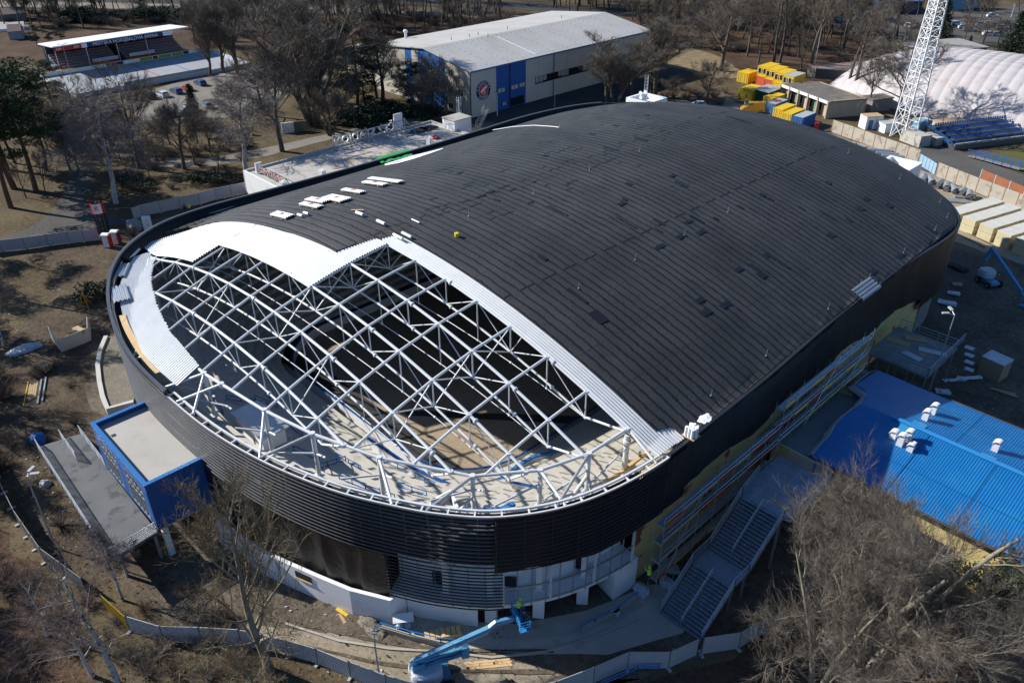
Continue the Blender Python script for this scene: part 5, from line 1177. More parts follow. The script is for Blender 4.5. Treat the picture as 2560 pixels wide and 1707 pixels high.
panel_wall('rusty_fence', 'rust brown steel fence with pale blue rail above the concrete slabs', [at(8,1935,100), at(8,2330,270), at(8,2600,400)], 2.4, 3.2, mat('rust_sheet', (.26,.10,.05), .85, .2, .7), mat('rail_pale', (.35,.45,.55), .5, .1), 'fence')
gy = thing('blue_lattice_walkway', 'blue lattice walkway with railings beside the football pitch', 'walkway', at(4,1900,1480))
wa, wb = at(4,1820,1450), at(4,2300,1580)
mb = MB(); mb.prism([wa, wb, wb+Vector((1.6,1.0,0)), wa+Vector((1.6,1.0,0))], .4, .6); mb.build('deck', galv, gy)
railing(wa+Vector((0,0,.6)), wb+Vector((0,0,.6)), 1.2, 3, 1.5, .04).build('railing', bluer, gy); railing(wa+Vector((1.6,1,.6)), wb+Vector((1.6,1,.6)), 1.2, 3, 1.5, .04).build('railing', bluer, gy)
# far buildings at the top edge
fb = thing('distant_store', 'distant red and white shop building at the top edge', 'building', at(4,760,40))
p = at(4,560,70); q = at(4,880,70); d = (q-p).normalized(); n_ = Vector((-d.y,d.x,0)); mb = MB(); mb.prism([p,q,q+n_*25,p+n_*25],0,4.5); mb.build('wall', mat('brick_red', (.30,.06,.05), .8, .12), fb); mb = MB(); mb.prism([p-n_*.1+d*.5,p-n_*.1+d*9,p+d*9,p+d*.5],.4,2.6); mb.build('shop_front', mat('shop_blue', (.18,.28,.42), .4, .1), fb); mb = MB(); mb.prism([p-n_*.4,q-n_*.4,q+n_*25,p+n_*25],4.51,4.9); mb.build('roof', greyr, fb)
fb2 = thing('distant_blue_shed', 'distant pale blue metal shed at the top edge behind the mast', 'building', at(4,1720,90)); p = at(4,1620,95); q = at(4,1720,100); mb = MB(); mb.prism([p,q,q+Vector((4,14,0)),p+Vector((4,14,0))],0,5.5); mb.build('wall', mat('shed_blue', (.16,.30,.40), .6, .08), fb2); mb = MB(); mb.prism([p-Vector((.4,.4,0)),q+Vector((.4,-.4,0)),q+Vector((4.4,14,0)),p+Vector((3.6,14,0))],5.51,5.8); mb.build('roof', greyr, fb2)
fb3 = thing('distant_dark_store', 'distant low dark blue store across the far car park', 'building', at(4,1280,110)); p = at(4,1130,130); q = at(4,1400,120); d = (q-p).normalized(); n_ = Vector((-d.y,d.x,0)); mb = MB(); mb.prism([p,q,q+n_*16,p+n_*16],0,4.0); mb.build('wall', mat('store_navy', (.03,.06,.12), .7, .1), fb3); mb = MB(); mb.prism([p-n_*.3,q-n_*.3,q+n_*16,p+n_*16],4.01,4.3); mb.build('roof', mat('store_roof', (.10,.13,.20), .7, .1), fb3)
for k, (x0, y0, x1, y1, lab) in enumerate(((0,170,250,150,'low dark hut with brown roof among trees at the far left'),(90,330,220,320,'small white garden house at the far left edge'))):
    p = at(1,x0,y0+40); q = at(1,x1,y1+40); d = (q-p).normalized(); n_ = Vector((-d.y,d.x,0)); h = thing('garden_hut', lab, 'hut', p); mb = MB(); mb.prism([p,q,q+n_*7,p+n_*7],0,2.6); mb.build('wall', mat('hut_wall', (.35,.35,.36), .8, .1) if k else mat('hut_wall_dark', (.12,.13,.15), .8, .1), h)
    mb = MB(); m0 = (p+n_*3.5); m1 = (q+n_*3.5); mb.add([p-n_*.4+Vector((0,0,2.6)), q-n_*.4+Vector((0,0,2.6)), m1+Vector((0,0,4.2)), m0+Vector((0,0,4.2)), q+n_*7.4+Vector((0,0,2.6)), p+n_*7.4+Vector((0,0,2.6))], [(0,1,2,3),(3,2,4,5),(0,3,5),(1,4,2)]); mb.build('roof', mat('hut_roof', (.16,.13,.12), .9, .15), h)
p = at(1,-40,330); t = thing('garden_terrace', 'pale paved garden terrace with low wall at the far left', 'terrace', p); mb = MB(); mb.prism([at(1,-60,300), at(1,330,270), at(1,210,205), at(1,-60,215)], .05, .35); mb.build('paving', mat('paving_pale', (.30,.29,.28), .9, .12), t); mb = MB(); a, b = at(1,-60,300), at(1,330,270); d = (b-a).normalized(); n_ = Vector((d.y,-d.x,0)); mb.prism([a,b,b+n_*.2,a+n_*.2],.02,.9); mb.build('low_wall', concw, t)
# ------------------------------------------------------------------ people (one continuous skinned body each, clothes as parts)
def skin_mesh(name, verts, edges, radii, root=0, sub=1):
    me = bpy.data.meshes.new(name); me.from_pydata(verts, edges, []); o = bpy.data.objects.new('tmp_skin', me); C.objects.link(o)
    md = o.modifiers.new('s', 'SKIN'); sv = me.skin_vertices[0].data
    for i, r in enumerate(radii): sv[i].radius = (r, r); sv[i].use_root = (i == root)
    ss = o.modifiers.new('u', 'SUBSURF'); ss.levels = sub; ss.render_levels = sub
    dg = bpy.context.evaluated_depsgraph_get(); m2 = bpy.data.meshes.new_from_object(o.evaluated_get(dg))
    bpy.data.objects.remove(o); bpy.data.meshes.remove(me); m2.name = name; return m2
def person(label, loc, rz, arms='down', lean=0.0, top=hiv, trouser=navy, helmet=hiv, group=None, vest=True):
    t = thing('person', label, 'person', loc, rz, group)
    V = [(0,0,.95),(0,.01,1.12),(0,.0,1.3),(0,0,1.42),(0,.01,1.5),(0,.03,1.58),(0,.03,1.70)]
    rr = [.13,.125,.15,.12,.055,.085,.09]; E_ = [(0,1),(1,2),(2,3),(3,4),(4,5),(5,6)]
    for s in (-1, 1):
        b = len(V); V += [(s*.1,0,.90),(s*.11,.03,.5),(s*.11,-.02,.09),(s*.12,.14,.04)]; rr += [.095,.065,.045,.04]; E_ += [(0,b),(b,b+1),(b+1,b+2),(b+2,b+3)]
        b = len(V)
        if arms == 'down': P_ = [(s*.19,0,1.40),(s*.25,-.02,1.14),(s*.25,.1,.90),(s*.25,.13,.82)]
        elif arms == 'up': P_ = [(s*.19,0,1.41),(s*.27,.18,1.50),(s*.18,.34,1.72),(s*.17,.37,1.80)]
        else: P_ = [(s*.19,0,1.40),(s*.26,.10,1.16),(s*.17,.36,1.12),(s*.16,.43,1.12)]
        V += P_; rr += [.065,.045,.032,.03]; E_ += [(3,b),(b,b+1),(b+1,b+2),(b+2,b+3)]
        hd = Vector(P_[3])-Vector(P_[2]); hd.normalize(); sd_ = hd.cross(Vector((0,0,1))); sd_ = sd_.normalized() if sd_.length > .1 else Vector((1,0,0)); h0 = b+3
        for f in range(4):
            p = Vector(P_[3])+hd*(.075-.008*abs(f-1.4))+sd_*(.02*(f-1.5)); V.append(tuple(p)); rr.append(.0085); E_.append((h0, len(V)-1))
        p = Vector(P_[3])+sd_*.045*s+hd*.03; V.append(tuple(p)); rr.append(.0095); E_.append((h0, len(V)-1))
    V = [(x, y+max(0, z-.95)*lean, z) for x, y, z in V]
    me = skin_mesh('body', V, E_, rr)
    for m in (skin, trouser, top, black): me.materials.append(m)
    for p in me.polygons:
        z = p.center.z; far = abs(p.center.x) > .15
        a = 0
        if z < .12: a = 3
        elif z < .97 and abs(p.center.x) < .19: a = 1
        elif z < 1.47 or (far and arms == 'up' and z < 1.68): a = 2
        if far and arms == 'down' and z < .87: a = 0
        if far and arms == 'fwd' and p.center.y > .38: a = 0
        p.material_index = a
    o = bpy.data.objects.new('body', me); C.objects.link(o); o.parent = t; KIDS.setdefault(t.name, []).append(o)
    for p in me.polygons: p.use_smooth = True
    M = WM[t.name]
    def put(mb, nm, m):
        mb.v = [M @ Vector(p) for p in mb.v]; return mb.build(nm, m, t, smooth=True)
    y = .03+.7*lean
    mb = MB(); rows = []
    for i in range(6):
        a = i/5*math.pi/2; rows.append([Vector((math.cos(k/12*2*math.pi)*.125*math.cos(a), y+math.sin(k/12*2*math.pi)*.14*math.cos(a), 1.68+.13*math.sin(a))) for k in range(12)])
    mb.grid(rows, close=True); put(mb, 'helmet', helmet)
    for s in (-1,1): mb = MB(); mb.tube([(s*.035,y+.083,1.655),(s*.035,y+.095,1.655)],.011,6); put(mb,'eye',black)
    mb = MB(); mb.tube([(0,y+.08,1.64),(0,y+.115,1.615),(0,y+.085,1.605)],[.012,.017,.012],6); put(mb,'nose',skin)
    mb = MB(); mb.tube([(-.025,y+.08,1.575),(.025,y+.08,1.575)],.008,5); put(mb,'mouth',mat('lips',(.30,.12,.10),.6,.05))
    if vest:
        mb = MB(); rows = []
        for z, w_, d_ in ((.93,.19,.155),(1.1,.18,.15),(1.3,.205,.165),(1.4,.17,.13)): rows.append([Vector((math.cos(k/14*2*math.pi)*w_, max(0,z-.95)*lean+math.sin(k/14*2*math.pi)*d_, z)) for k in range(14)])
        mb.grid(rows, close=True); put(mb, 'vest', hiv)
    return t
q = at(5,1745,385); person('worker in a yellow-green vest walking by the white hoarding', q, 1.2)
q = at(5,1705,390); person('worker in dark navy clothes walking by the white hoarding', q, 1.2, top=navy, helmet=navy, vest=False)
q = at(3,2132,1000); person('worker in a yellow-green vest beside the orange van', q, -.5)
person('worker in a green vest reaching up at the end of the scaffold', Vector((-25.2,40.6,2.2)), 1.4, 'up', .1)
# ------------------------------------------------------------------ boom lifts
def wheel(mb_t, mb_r, c, r, w_, ax):
    a = Vector(ax)*w_/2; mb_t.tube([Vector(c)-a, Vector(c)-a*.6, Vector(c)+a*.6, Vector(c)+a],[r*.88,r,r,r*.88],18); mb_r.tube([Vector(c)-a*1.04, Vector(c)+a*1.04], r*.5, 12)
def boomlift(label, loc, rz, up=0.0, detail=True):
    t = thing('boom_lift', label, 'boom lift', loc, rz); M = WM[t.name]
    def put(mb, nm, m, par=None, smooth=False):
        mb.v = [M @ Vector(p) for p in mb.v]; return mb.build(nm, m, par or t, smooth)
    mb = MB(); mb.bx(-1.3,1.3,-.65,.65,.45,.85); mb.bx(-1.2,-.8,-1.1,1.1,.4,.7); mb.bx(.8,1.2,-1.1,1.1,.4,.7); mb.tube([(0,0,.85),(0,0,1.05)],.5,16); put(mb, 'chassis', bluel)
    for sx in (-1,1):
        for sy in (-1,1):
            a, b = MB(), MB(); wheel(a, b, (sx*1.0, sy*1.05, .46), .46, .36, (0,1,0)); w_ = put(a, 'wheel', black, smooth=False); put(b, 'rim', galv, w_)
    return t, put
L1 = Vector((-31.85, 22.6, 0)); hd1 = math.atan2(5.6, 2.6)
bl, put = boomlift('blue articulated boom lift with rounded grey cover beside the entrance', L1, hd1)
cov = mat('lift_cover', (.42,.46,.50), .45, .05)
mb = MB(); rows = []
for z, k in ((1.0,.92),(1.15,1.0),(1.75,1.0),(2.0,.93),(2.12,.75)):
    rows.append([Vector((-.55+1.25*k*math.copysign(abs(math.cos(a))**.6, math.cos(a)), 1.18*k*math.copysign(abs(math.sin(a))**.6, math.sin(a)), z)) for a in [2*math.pi*i/28 for i in range(28)]])
mb.grid(rows, close=True); mb.add(rows[-1], [tuple(range(28))]); put(mb, 'cover', cov, smooth=False)
mb = MB(); mb.bx(-1.0,-.2,-1.196,-1.19,1.35,1.6); put(mb, 'warning_label', yel)
mb = MB(); mb.bx(-1.5,-1.1,-.25,.25,1.9,2.9); mb.bx(-1.55,-.6,-.33,-.27,2.0,2.75); mb.bx(-1.55,-.6,.27,.33,2.0,2.75); put(mb, 'turret', bluel)
mb = MB()
for z, x1 in ((2.15,2.5),(2.5,2.6),(2.85,2.5)): mb.bar((-.9,0,z-.1),(x1,0,z+.05),.3,.22)
mb.bx(2.3,2.9,-.28,.28,1.9,3.05); put(mb, 'lower_arm', bluel)
mb = MB(); mb.bar((-1.3,-.0,2.95),(4.6,-.0,4.25),.34,.4); bo = put(mb, 'main_boom', bluel)
mb = MB(); mb.bar((1.8,-.1,3.35),(4.5,-.1,3.95),.14,.16); put(mb, 'ram', cream, bo)
mb = MB(); mb.bar((4.5,0,4.2),(5.2,0,4.75),.3,.34); mb.bar((5.1,0,4.7),(6.6,-.0,4.62),.26,.3); mb.bar((5.2,0,4.35),(6.5,0,4.28),.12,.14); put(mb, 'jib', bluel)
mb = MB(); mb.tube([(-1.2,.2,3.2),(.6,.24,3.52),(2.5,.22,3.98),(4.5,.2,4.42),(5.1,.18,4.95),(5.6,.18,4.82)],.03,5); mb.tube([(-.9,-.2,2.4),(.4,-.24,2.7),(1.7,-.2,2.55),(2.5,-.3,2.9)],.03,5); put(mb, 'hose', black)
text_mesh('ARTICULATED', .22, .004, M0 if False else WM[bl.name] @ frame((1.2,-.178,3.47), (5.9,0,1.3), (-1.3,0,5.9)), white, 'boom_lettering', bl)
mb = MB(); bx0, bx1, by0, by1, bz = 6.7, 7.5, -1.2, 1.0, 4.15
mb.bx(bx0,bx1,by0,by1,bz,bz+.06)
for z in (bz+.5, bz+.8, bz+1.1):
    for a, b in (((bx0,by0),(bx1,by0)),((bx1,by0),(bx1,by1)),((bx1,by1),(bx0,by1)),((bx0,by1),(bx0,by0))): mb.tube([(a[0],a[1],z),(b[0],b[1],z)],.03,5)
for x in (bx0,bx1):
    for y in (by0,-.1,by1): mb.tube([(x,y,bz),(x,y,bz+1.12)],.03,5)
mb.bx(bx0-.05,bx0+.2,-.6,.5,bz+.55,bz+1.05); put(mb, 'basket', mat('basket_blue', (.03,.20,.45), .4, .1))
wpos = WM[bl.name] @ Vector((7.1,.45,bz+.07)); person('worker in a bright vest leaning forward in the lift basket', wpos, hd1-math.pi/2+.2, 'fwd', .25)
wpos = WM[bl.name] @ Vector((7.15,-.6,bz+.07)); person('worker in black clothes standing in the lift basket', wpos, hd1-math.pi/2-.2, 'fwd', .1, top=black, trouser=black, helmet=black, vest=False)
bl2, put = boomlift('blue telescopic boom lift with lowered boom in the shaded yard', Vector((-25.6,122.4,0)), -.55)
mb = MB(); rows = []
for z, k in ((.95,.92),(1.1,1.0),(1.7,1.0),(2.05,.85)):
    rows.append([Vector((-.9+1.0*k*math.copysign(abs(math.cos(a))**.6, math.cos(a)), 1.1*k*math.copysign(abs(math.sin(a))**.6, math.sin(a)), z)) for a in [2*math.pi*i/24 for i in range(24)]])
mb.grid(rows, close=True); mb.add(rows[-1], [tuple(range(24))]); put(mb, 'cover', cov)
mb = MB(); mb.bar((-2.3,.3,2.9),(-1.6,.3,5.0),.5,.5); mb.bar((-1.8,.3,5.0),(5.4,.3,1.7),.42,.46); put(mb, 'main_boom', bluel)
mb = MB(); mb.bar((5.3,.3,1.75),(6.6,.3,.9),.25,.25); put(mb, 'jib', bluel)
mb = MB(); mb.bx(6.5,7.3,-.6,1.2,.25,.32)
for z in (.7,1.0,1.35):
    for a, b in (((6.5,-.6),(7.3,-.6)),((7.3,-.6),(7.3,1.2)),((7.3,1.2),(6.5,1.2)),((6.5,1.2),(6.5,-.6))): mb.tube([(a[0],a[1],z),(b[0],b[1],z)],.03,5)
for x in (6.5,7.3):
    for y in (-.6,.3,1.2): mb.tube([(x,y,.3),(x,y,1.36)],.03,5)
put(mb, 'basket', mat('basket_blue', (.03,.2,.45)))
mb = MB(); mb.bx(.6,1.0,-.68,-.655,.5,.8); put(mb, 'warning_label', yel)
# ------------------------------------------------------------------ cars and vans
carw = mat('car_white', (.65,.66,.67), .25, .03, spec=.6); card = mat('car_dark', (.02,.025,.035), .2, .1, spec=.6); cars_ = mat('car_silver', (.32,.34,.36), .25, .05, metal=.5); carr = mat('car_red', (.35,.02,.03), .25, .05, spec=.6); carb = mat('car_blue', (.03,.07,.16), .25, .05, spec=.6)
lamp = mat('lamp_glass', (.6,.6,.58), .1, .05); tail = mat('tail_lamp', (.3,.01,.01), .2, .05)
def build_car(label, cat, loc, rz, m, kind='estate', group=None, name='parked_car'):
    t = thing(name, label, cat, (0,0,0), 0, group); WM[t.name] = Matrix()
    L, W_, H_ = (4.5,1.78,1.48) if kind == 'estate' else ((5.6,2.0,2.45) if kind == 'van' else (4.1,1.72,1.45))
    if kind == 'van': prof = [(-.5,.45),(-.5,.98),(-.46,1.0),(.18,.985),(.33,.64),(.47,.50),(.5,.30),(.5,.16)]
    elif kind == 'estate': prof = [(-.5,.34),(-.49,.62),(-.46,.68),(-.43,.95),(-.3,.995),(.02,.99),(.19,.66),(.45,.55),(.5,.42),(.5,.20)]
    else: prof = [(-.5,.34),(-.485,.64),(-.36,.97),(-.2,1.0),(.04,.98),(.22,.66),(.44,.55),(.5,.40),(.5,.20)]
    prof = [(x*L, z*H_) for x, z in prof]; lo = [(-.5*L,.22),(.49*L,.22)]
    pr = [lo[0]]+prof+[lo[1]]
    rows = []
    for s, kx in ((-1,1.0),(-.86,1.0),(.86,1.0),(1,1.0)):
        row = []
        for x, z in pr:
            tum = .80 if z > .72*H_ else (.97 if z > .5*H_ else 1.0); inset = .96 if abs(s) == 1 else 1.0
            row.append(Vector((x*(1 if abs(s) < 1 else .985), s*W_/2*tum, z if abs(s) < 1 else z*.985+.01)))
        rows.append(row)
    mb = MB(); mb.grid(rows, close=True); mb.add(rows[0], [tuple(range(len(pr)))]); mb.add(rows[-1], [tuple(range(len(pr)))[::-1]]); mb.build('body', m, t)
    g_ = MB()
    zs = [z for x, z in prof]; 
    if kind == 'van': g_.add([(.325*L+.03,-.68*W_/2,.66*H_),(.325*L+.03,.68*W_/2,.66*H_),(.195*L+.03,.66*W_/2,.965*H_),(.195*L+.03,-.66*W_/2,.965*H_)],[(0,1,2,3)]); 
    else:
        a = (.19 if kind == 'estate' else .22); b = (.02 if kind == 'estate' else .04)
        g_.add([(a*L-.03,-.70*W_/2,.68*H_),(a*L-.03,.70*W_/2,.68*H_),(b*L+.07,.66*W_/2,.955*H_),(b*L+.07,-.66*W_/2,.955*H_)],[(0,1,2,3)])
        g_.v = [(x+.02, y, z+.02) for x, y, z in g_.v]
        r0, r1 = ((-.458,.70),(-.432,.93)) if kind == 'estate' else ((-.475,.68),(-.375,.93)); g_.add([(r0[0]*L-.02,-.66*W_/2,r0[1]*H_),(r1[0]*L-.03,-.64*W_/2,r1[1]*H_),(r1[0]*L-.03,.64*W_/2,r1[1]*H_),(r0[0]*L-.02,.66*W_/2,r0[1]*H_)],[(0,1,2,3)])
    for s in (-1,1):
        if kind == 'van': g_.bx(.05*L,.26*L,s*W_/2*.86,s*W_/2*.89,.66*H_,.9*H_)
        else: g_.add([(.15*L,s*W_/2*.985,.68*H_),(.02*L,s*W_/2*.83,.94*H_),(-.38*L,s*W_/2*.83,.94*H_),(-.43*L,s*W_/2*.985,.69*H_)],[(0,1,2,3)] if s < 0 else [(3,2,1,0)])
    g_.build('windows', glass, t)
    for sx in (-.31,.32):
        for s in (-1,1):
            a, b = MB(), MB(); wheel(a, b, (sx*L, s*(W_/2-.1), .32), .32, .22, (0,1,0)); w_ = a.build('wheel', black, t); b.build('rim', galv, w_)
    for s in (-1,1):
        a = MB(); a.box((.492*L, s*W_*.36, .40*H_ if kind != 'van' else .34*H_), (.08,.34,.14)); a.build('headlight', lamp, t)
        a = MB(); a.box((-.493*L, s*W_*.40, .58*H_ if kind != 'van' else .4*H_), (.06,.2,.22 if kind != 'van' else .5)); a.build('tail_light', tail, t)
    t.location = loc; t.rotation_euler = (0,0,rz); return t
est = build_car('white estate car in front of the rink boards', 'car', at(1,1490,885), math.pi+.05, carw, 'estate', 'cars parked beside the rink and park')
hat = build_car('bright red hatchback parked among the trees near the hall', 'car', at(2,305,650), 1.75, carr, 'hatch', 'cars parked beside the rink and park')
def car(proto, n, x, y, rz, m, label, group='cars parked beside the rink and park'): return dup(proto, at(n,x,y), rz, None, label, group, {'body': m})
car(est,1,1380,900,math.pi,card,'black estate car at the near end of the rink-side row')
car(est,1,1620,855,math.pi,carb,'dark blue estate car right of the white estate by the rink')
car(hat,1,1720,830,math.pi,carr,'dark red hatchback in the row beside the rink')
car(est,1,1840,780,math.pi,carb,'dark car by the rink boards beyond the red hatchback')
car(hat,1,1560,1065,math.pi,card,'dark hatchback at the left of the second parking row')
car(est,1,1680,1045,math.pi,cars_,'silver-roofed dark estate in the second parking row')
car(est,1,1755,1015,math.pi,carw,'white car partly behind the small spruce')
car(hat,1,1900,990,math.pi,cars_,'silver hatchback right of the small spruce')
car(est,2,90,680,1.75,cars_,'silver car at the left of the row under the tall trees')
car(est,2,300,750,1.75,carb,'dark blue car in front of the bright red hatchback')
car(hat,2,80,800,1.75,cars_,'pale hatchback half hidden by trunks under the tall trees')
car(est,2,210,640,1.75,card,'black car left of the bright red hatchback')
car(est,2,600,590,1.75,carw,'white car behind the tall poplar clump')
car(hat,2,700,600,1.75,cars_,'silver car right of the white car behind the poplars')
car(est,2,400,490,1.75,carw,'white van-like car by the green tennis fence')
G2 = 'cars in the far car park'
for (x,y,rzc,m,l,pr) in ((830,205,.25,carw,'white car alone at the left of the far car park',est),(1310,255,.2,carw,'white car left of the mast in the far car park',est),(1120,195,.3,carb,'dark car behind the bare trees in the far car park',hat),(620,210,.3,carb,'dark blue car at the left edge of the far car park',est),(1735,235,.6,carw,'white car nearest the mast on its right',est),(1800,265,.6,carw,'white car just right of the first one beyond the mast',hat),(1850,290,.6,cars_,'silver car at the end of the near row right of the mast',est),(1960,240,.6,cars_,'silver car at the left of the crowded row',hat),(2040,235,.6,carw,'white car in the middle of the crowded row',est),(2100,250,.6,carb,'dark car in the crowded row',est),(2030,330,.6,carw,'white car in the foremost right row',est),(2110,335,.6,cars_,'silver car in the foremost right row',hat),(2340,350,.6,carw,'white car at the right picture edge',est),(2060,160,.6,carw,'white car behind the crowded row',hat),(2330,260,.6,carw,'pale car at the right picture edge behind the spruce',est),(550,60,.2,carr,'small red car far off at the top edge',hat),(2150,265,.6,carw,'white car at the right end of the crowded row',hat)):
    car(pr,4,x,y,rzc,m,l,G2)
build_car('orange-yellow panel van parked by the yellow containers', 'van', at(3,2205,1030), -2.35, mat('van_orange', (.62,.33,.02), .3, .04, spec=.5), 'van', None, 'panel_van')
build_car('white pickup cab just beyond the far eaves', 'van', at(3,1700,985), -2.2, carw, 'hatch', None, 'white_vehicle')
# ------------------------------------------------------------------ hoardings and fences
sheetm = mat('hoarding_sheet', (.44,.46,.50), .5, .06, .6, metal=.2, dirt=(.36,.37,.38), dscale=.8, dlo=.55, dhi=.7); hpost = mat('hoarding_post', (.14,.13,.12), .7, .15)
def hoarding(label, pts, h=2.0, seg_l=2.3, m=sheetm, group='white sheet hoardings', ribs=True, feet=True):
    t = thing('site_hoarding', label, 'fence', pts[0], 0, group)
    for a, b in zip(pts, pts[1:]):
        a = Vector(a); b = Vector(b); n = max(1, round((b-a).length/seg_l)); d = (b-a).normalized(); nr = Vector((d.y,-d.x,0)); seg_ = (b-a).length/n
        for i in range(n):
            p = a.lerp(b, i/n)+d*.04; mb = MB(); k = int(seg_/.2); row = []
            for j in range(k+1):
                for f, o in (((0,0),(.55,0),(.7,.035),(.9,.035)) if ribs else ((0,0),)):
                    s_ = min(seg_-.08, (j+f)*(seg_-.08)/(k+.9)); row.append(p+d*s_+nr*o)
            tl = R.uniform(-.02,.02)
            mb.grid([[q+Vector((0,0,.1)) for q in row], [q+nr*tl+Vector((0,0,h)) for q in row]]); mb.bar(p+Vector((0,0,h)), p+d*(seg_-.08)+Vector((0,0,h)), .05); mb.bar(p+Vector((0,0,.1)), p+d*(seg_-.08)+Vector((0,0,.1)), .05); mb.build('panel', m, t)
            q = a.lerp(b, i/n); mb = MB(); mb.tube([q, q+Vector((0,0,h+.12))], .05, 6); mb.build('post', hpost, t)
            if feet: mb = MB(); mb.box((q.x,q.y,.07),(.75,.24,.14),math.atan2(nr.y,nr.x)); mb.build('foot', conc, t)
    return t
hoarding('white sheet hoarding at the bottom right before the steel staircase', [at(14,870,1515), at(14,1200,1640), at(14,1560,1740), at(14,2050,1800), at(15,0,1790), at(15,400,1700), at(15,745,1566), at(15,1055,1430), at(15,1430,1430), at(15,1690,1310)])
hoarding('short white hoarding right of the staircase foot', [at(15,1735,1300), at(15,2070,1250), at(15,2250,1140), at(16,120,1060)])
hoarding('blue-grey sheet hoarding curving along the bottom left', [at(13,1200,1090), at(13,1510,1185), at(13,1860,1195), at(13,2220,1215), at(14,300,1310), at(14,570,1390), at(14,870,1515)], 1.9)
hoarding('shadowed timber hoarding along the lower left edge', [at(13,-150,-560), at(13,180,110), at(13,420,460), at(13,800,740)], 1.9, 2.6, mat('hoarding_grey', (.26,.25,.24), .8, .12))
hoarding('mossy yellow hoarding panel at the bottom left bend', [at(13,970,880), at(13,1195,1085)], 1.7, 3.2, mat('hoarding_yellow', (.36,.25,.03), .8, .25, 1.2, dirt=(.16,.13,.03), dscale=1.2), feet=False)
hoarding('white hoarding beside the park path at the left edge', [at(5,-120,770), at(5,20,745), at(5,240,722), at(5,450,690), at(5,640,665), at(5,920,640)], 2.0)
hoarding('pale hoarding running from the billboard to the white annex', [at(5,1230,450), at(5,1310,420), at(5,1480,385), at(5,1660,345), at(5,1840,310), at(5,1990,265), at(5,2270,205)], 2.1)
t = thing('skip_enclosure', 'open white panel enclosure with scrap boxes in the left yard', 'enclosure', at(5,600,1568))
ep = [at(9,570,105), at(9,830,0), at(5,820,1440), at(5,470,1500)]; ep = [at(9,570,100), at(9,835,-10), at(5,830,1450), at(5,480,1540)]
for a, b in ((ep[0],ep[1]),(ep[3],ep[0]),(ep[1],ep[2])):
    d = (b-a).normalized(); nr = Vector((d.y,-d.x,0)); mb = MB(); mb.prism([a,b,b+nr*.06,a+nr*.06],.05,1.9); mb.build('panel', mat('panel_offwhite', (.48,.46,.43), .7, .06), t)
for k,(x,y,s,m,l) in enumerate(((5,0,0,0,0),)): pass
c_ = (ep[0]+ep[1]+ep[2])/3
mb = MB(); mb.box((c_.x+.3,c_.y+.2,1.5),(1.6,.7,.5),.5); mb.box((c_.x-.6,c_.y+.1,1.3),(1.0,.8,.6),.2); single(mb,'cardboard_boxes',mat('cardboard',(.42,.33,.22),.9,.12),'cardboard boxes sticking out of the white enclosure','boxes')
# small fenced hoarding sign
for (n,x,y,w_,nm) in ((14,1020,1440,.55,'yellow warning sign on the ribbed hoarding'),(13,1990,1080,.5,'round yellow sign on the blue-grey hoarding')):
    q = at(n,x,y,1.35); mb = MB(); mb.box((q.x+.05,q.y-.08,1.35),(w_,.03,w_*.8),.6); single(mb,'warning_sign',yel,nm,'sign')
# billboard column, toilets, sacks by the left path
bbn = thing('billboard', 'red and white curved billboard on black posts by the path', 'billboard', at(5,960,570))
c = at(5,965,575); rows = []; 
RB = 1.0
for z0, z1, m, off, nm in ((3.7,5.6,red,0,'panel'),(3.85,5.5,white,.03,'poster')):
    mb = MB(); rr_ = []; a0, a1 = (-1.75,1.0) if nm == 'panel' else (-1.15,.25)
    for k in range(25):
        a = lerp(a0, a1, k/24); rr_.append([Vector((c.x+(RB+off)*math.cos(a), c.y+(RB+off)*math.sin(a), z)) for z in (z0, z1)])
    mb.grid(rr_); mb.build(nm, m, bbn)
a = -.45; text_mesh('K', 1.0, .02, frame((c.x+(RB+.06)*math.cos(a), c.y+(RB+.06)*math.sin(a), 4.75), (-math.sin(a), math.cos(a), 0), (0,0,1)), red, 'logo', bbn)
for k in range(9): a = 2*math.pi*k/9; mb = MB(); mb.tube([(c.x+.88*math.cos(a),c.y+.88*math.sin(a),0),(c.x+.88*math.cos(a),c.y+.88*math.sin(a),6.1)],.05,6); mb.build('post', black, bbn)
def toilet(label, n, x, y, rz, body):
    q = at(n,x,y); t = thing('portable_toilet', label, 'portable toilet', q, rz, 'portable toilets'); M = WM[t.name]
    def put(mb, nm, m):
        mb.v = [M @ Vector(p) for p in mb.v]; return mb.build(nm, m, t)
    mb = MB(); mb.bx(-.55,.55,-.5,.55,.08,2.1); put(mb,'cabin',body)
    mb = MB(); rows = [[Vector((-.58+1.16*j, .58*math.cos(math.pi*i/10)+.02, 2.1+.28*math.sin(math.pi*i/10))) for j in (0,1)] for i in range(11)]; mb.grid(rows); mb.add([r[0] for r in rows],[tuple(range(11))]); mb.add([r[1] for r in rows],[tuple(range(11))[::-1]]); put(mb,'roof',white)
    mb = MB(); mb.bx(-.46,.46,-.54,-.505,.15,2.05); put(mb,'door',white); mb = MB(); mb.bx(.3,.38,-.57,-.545,1.0,1.2); put(mb,'handle',black)
toilet('white portable toilet with red sides, left of the pair', 5, 1000, 700, .75, red)
toilet('dark red portable toilet with white door, right of the pair', 5, 1080, 670, .75, mat('dark_red', (.22,.015,.02), .5, .1))
toilet('white portable toilet behind the sack heap', 5, 1365, 540, .9, white)
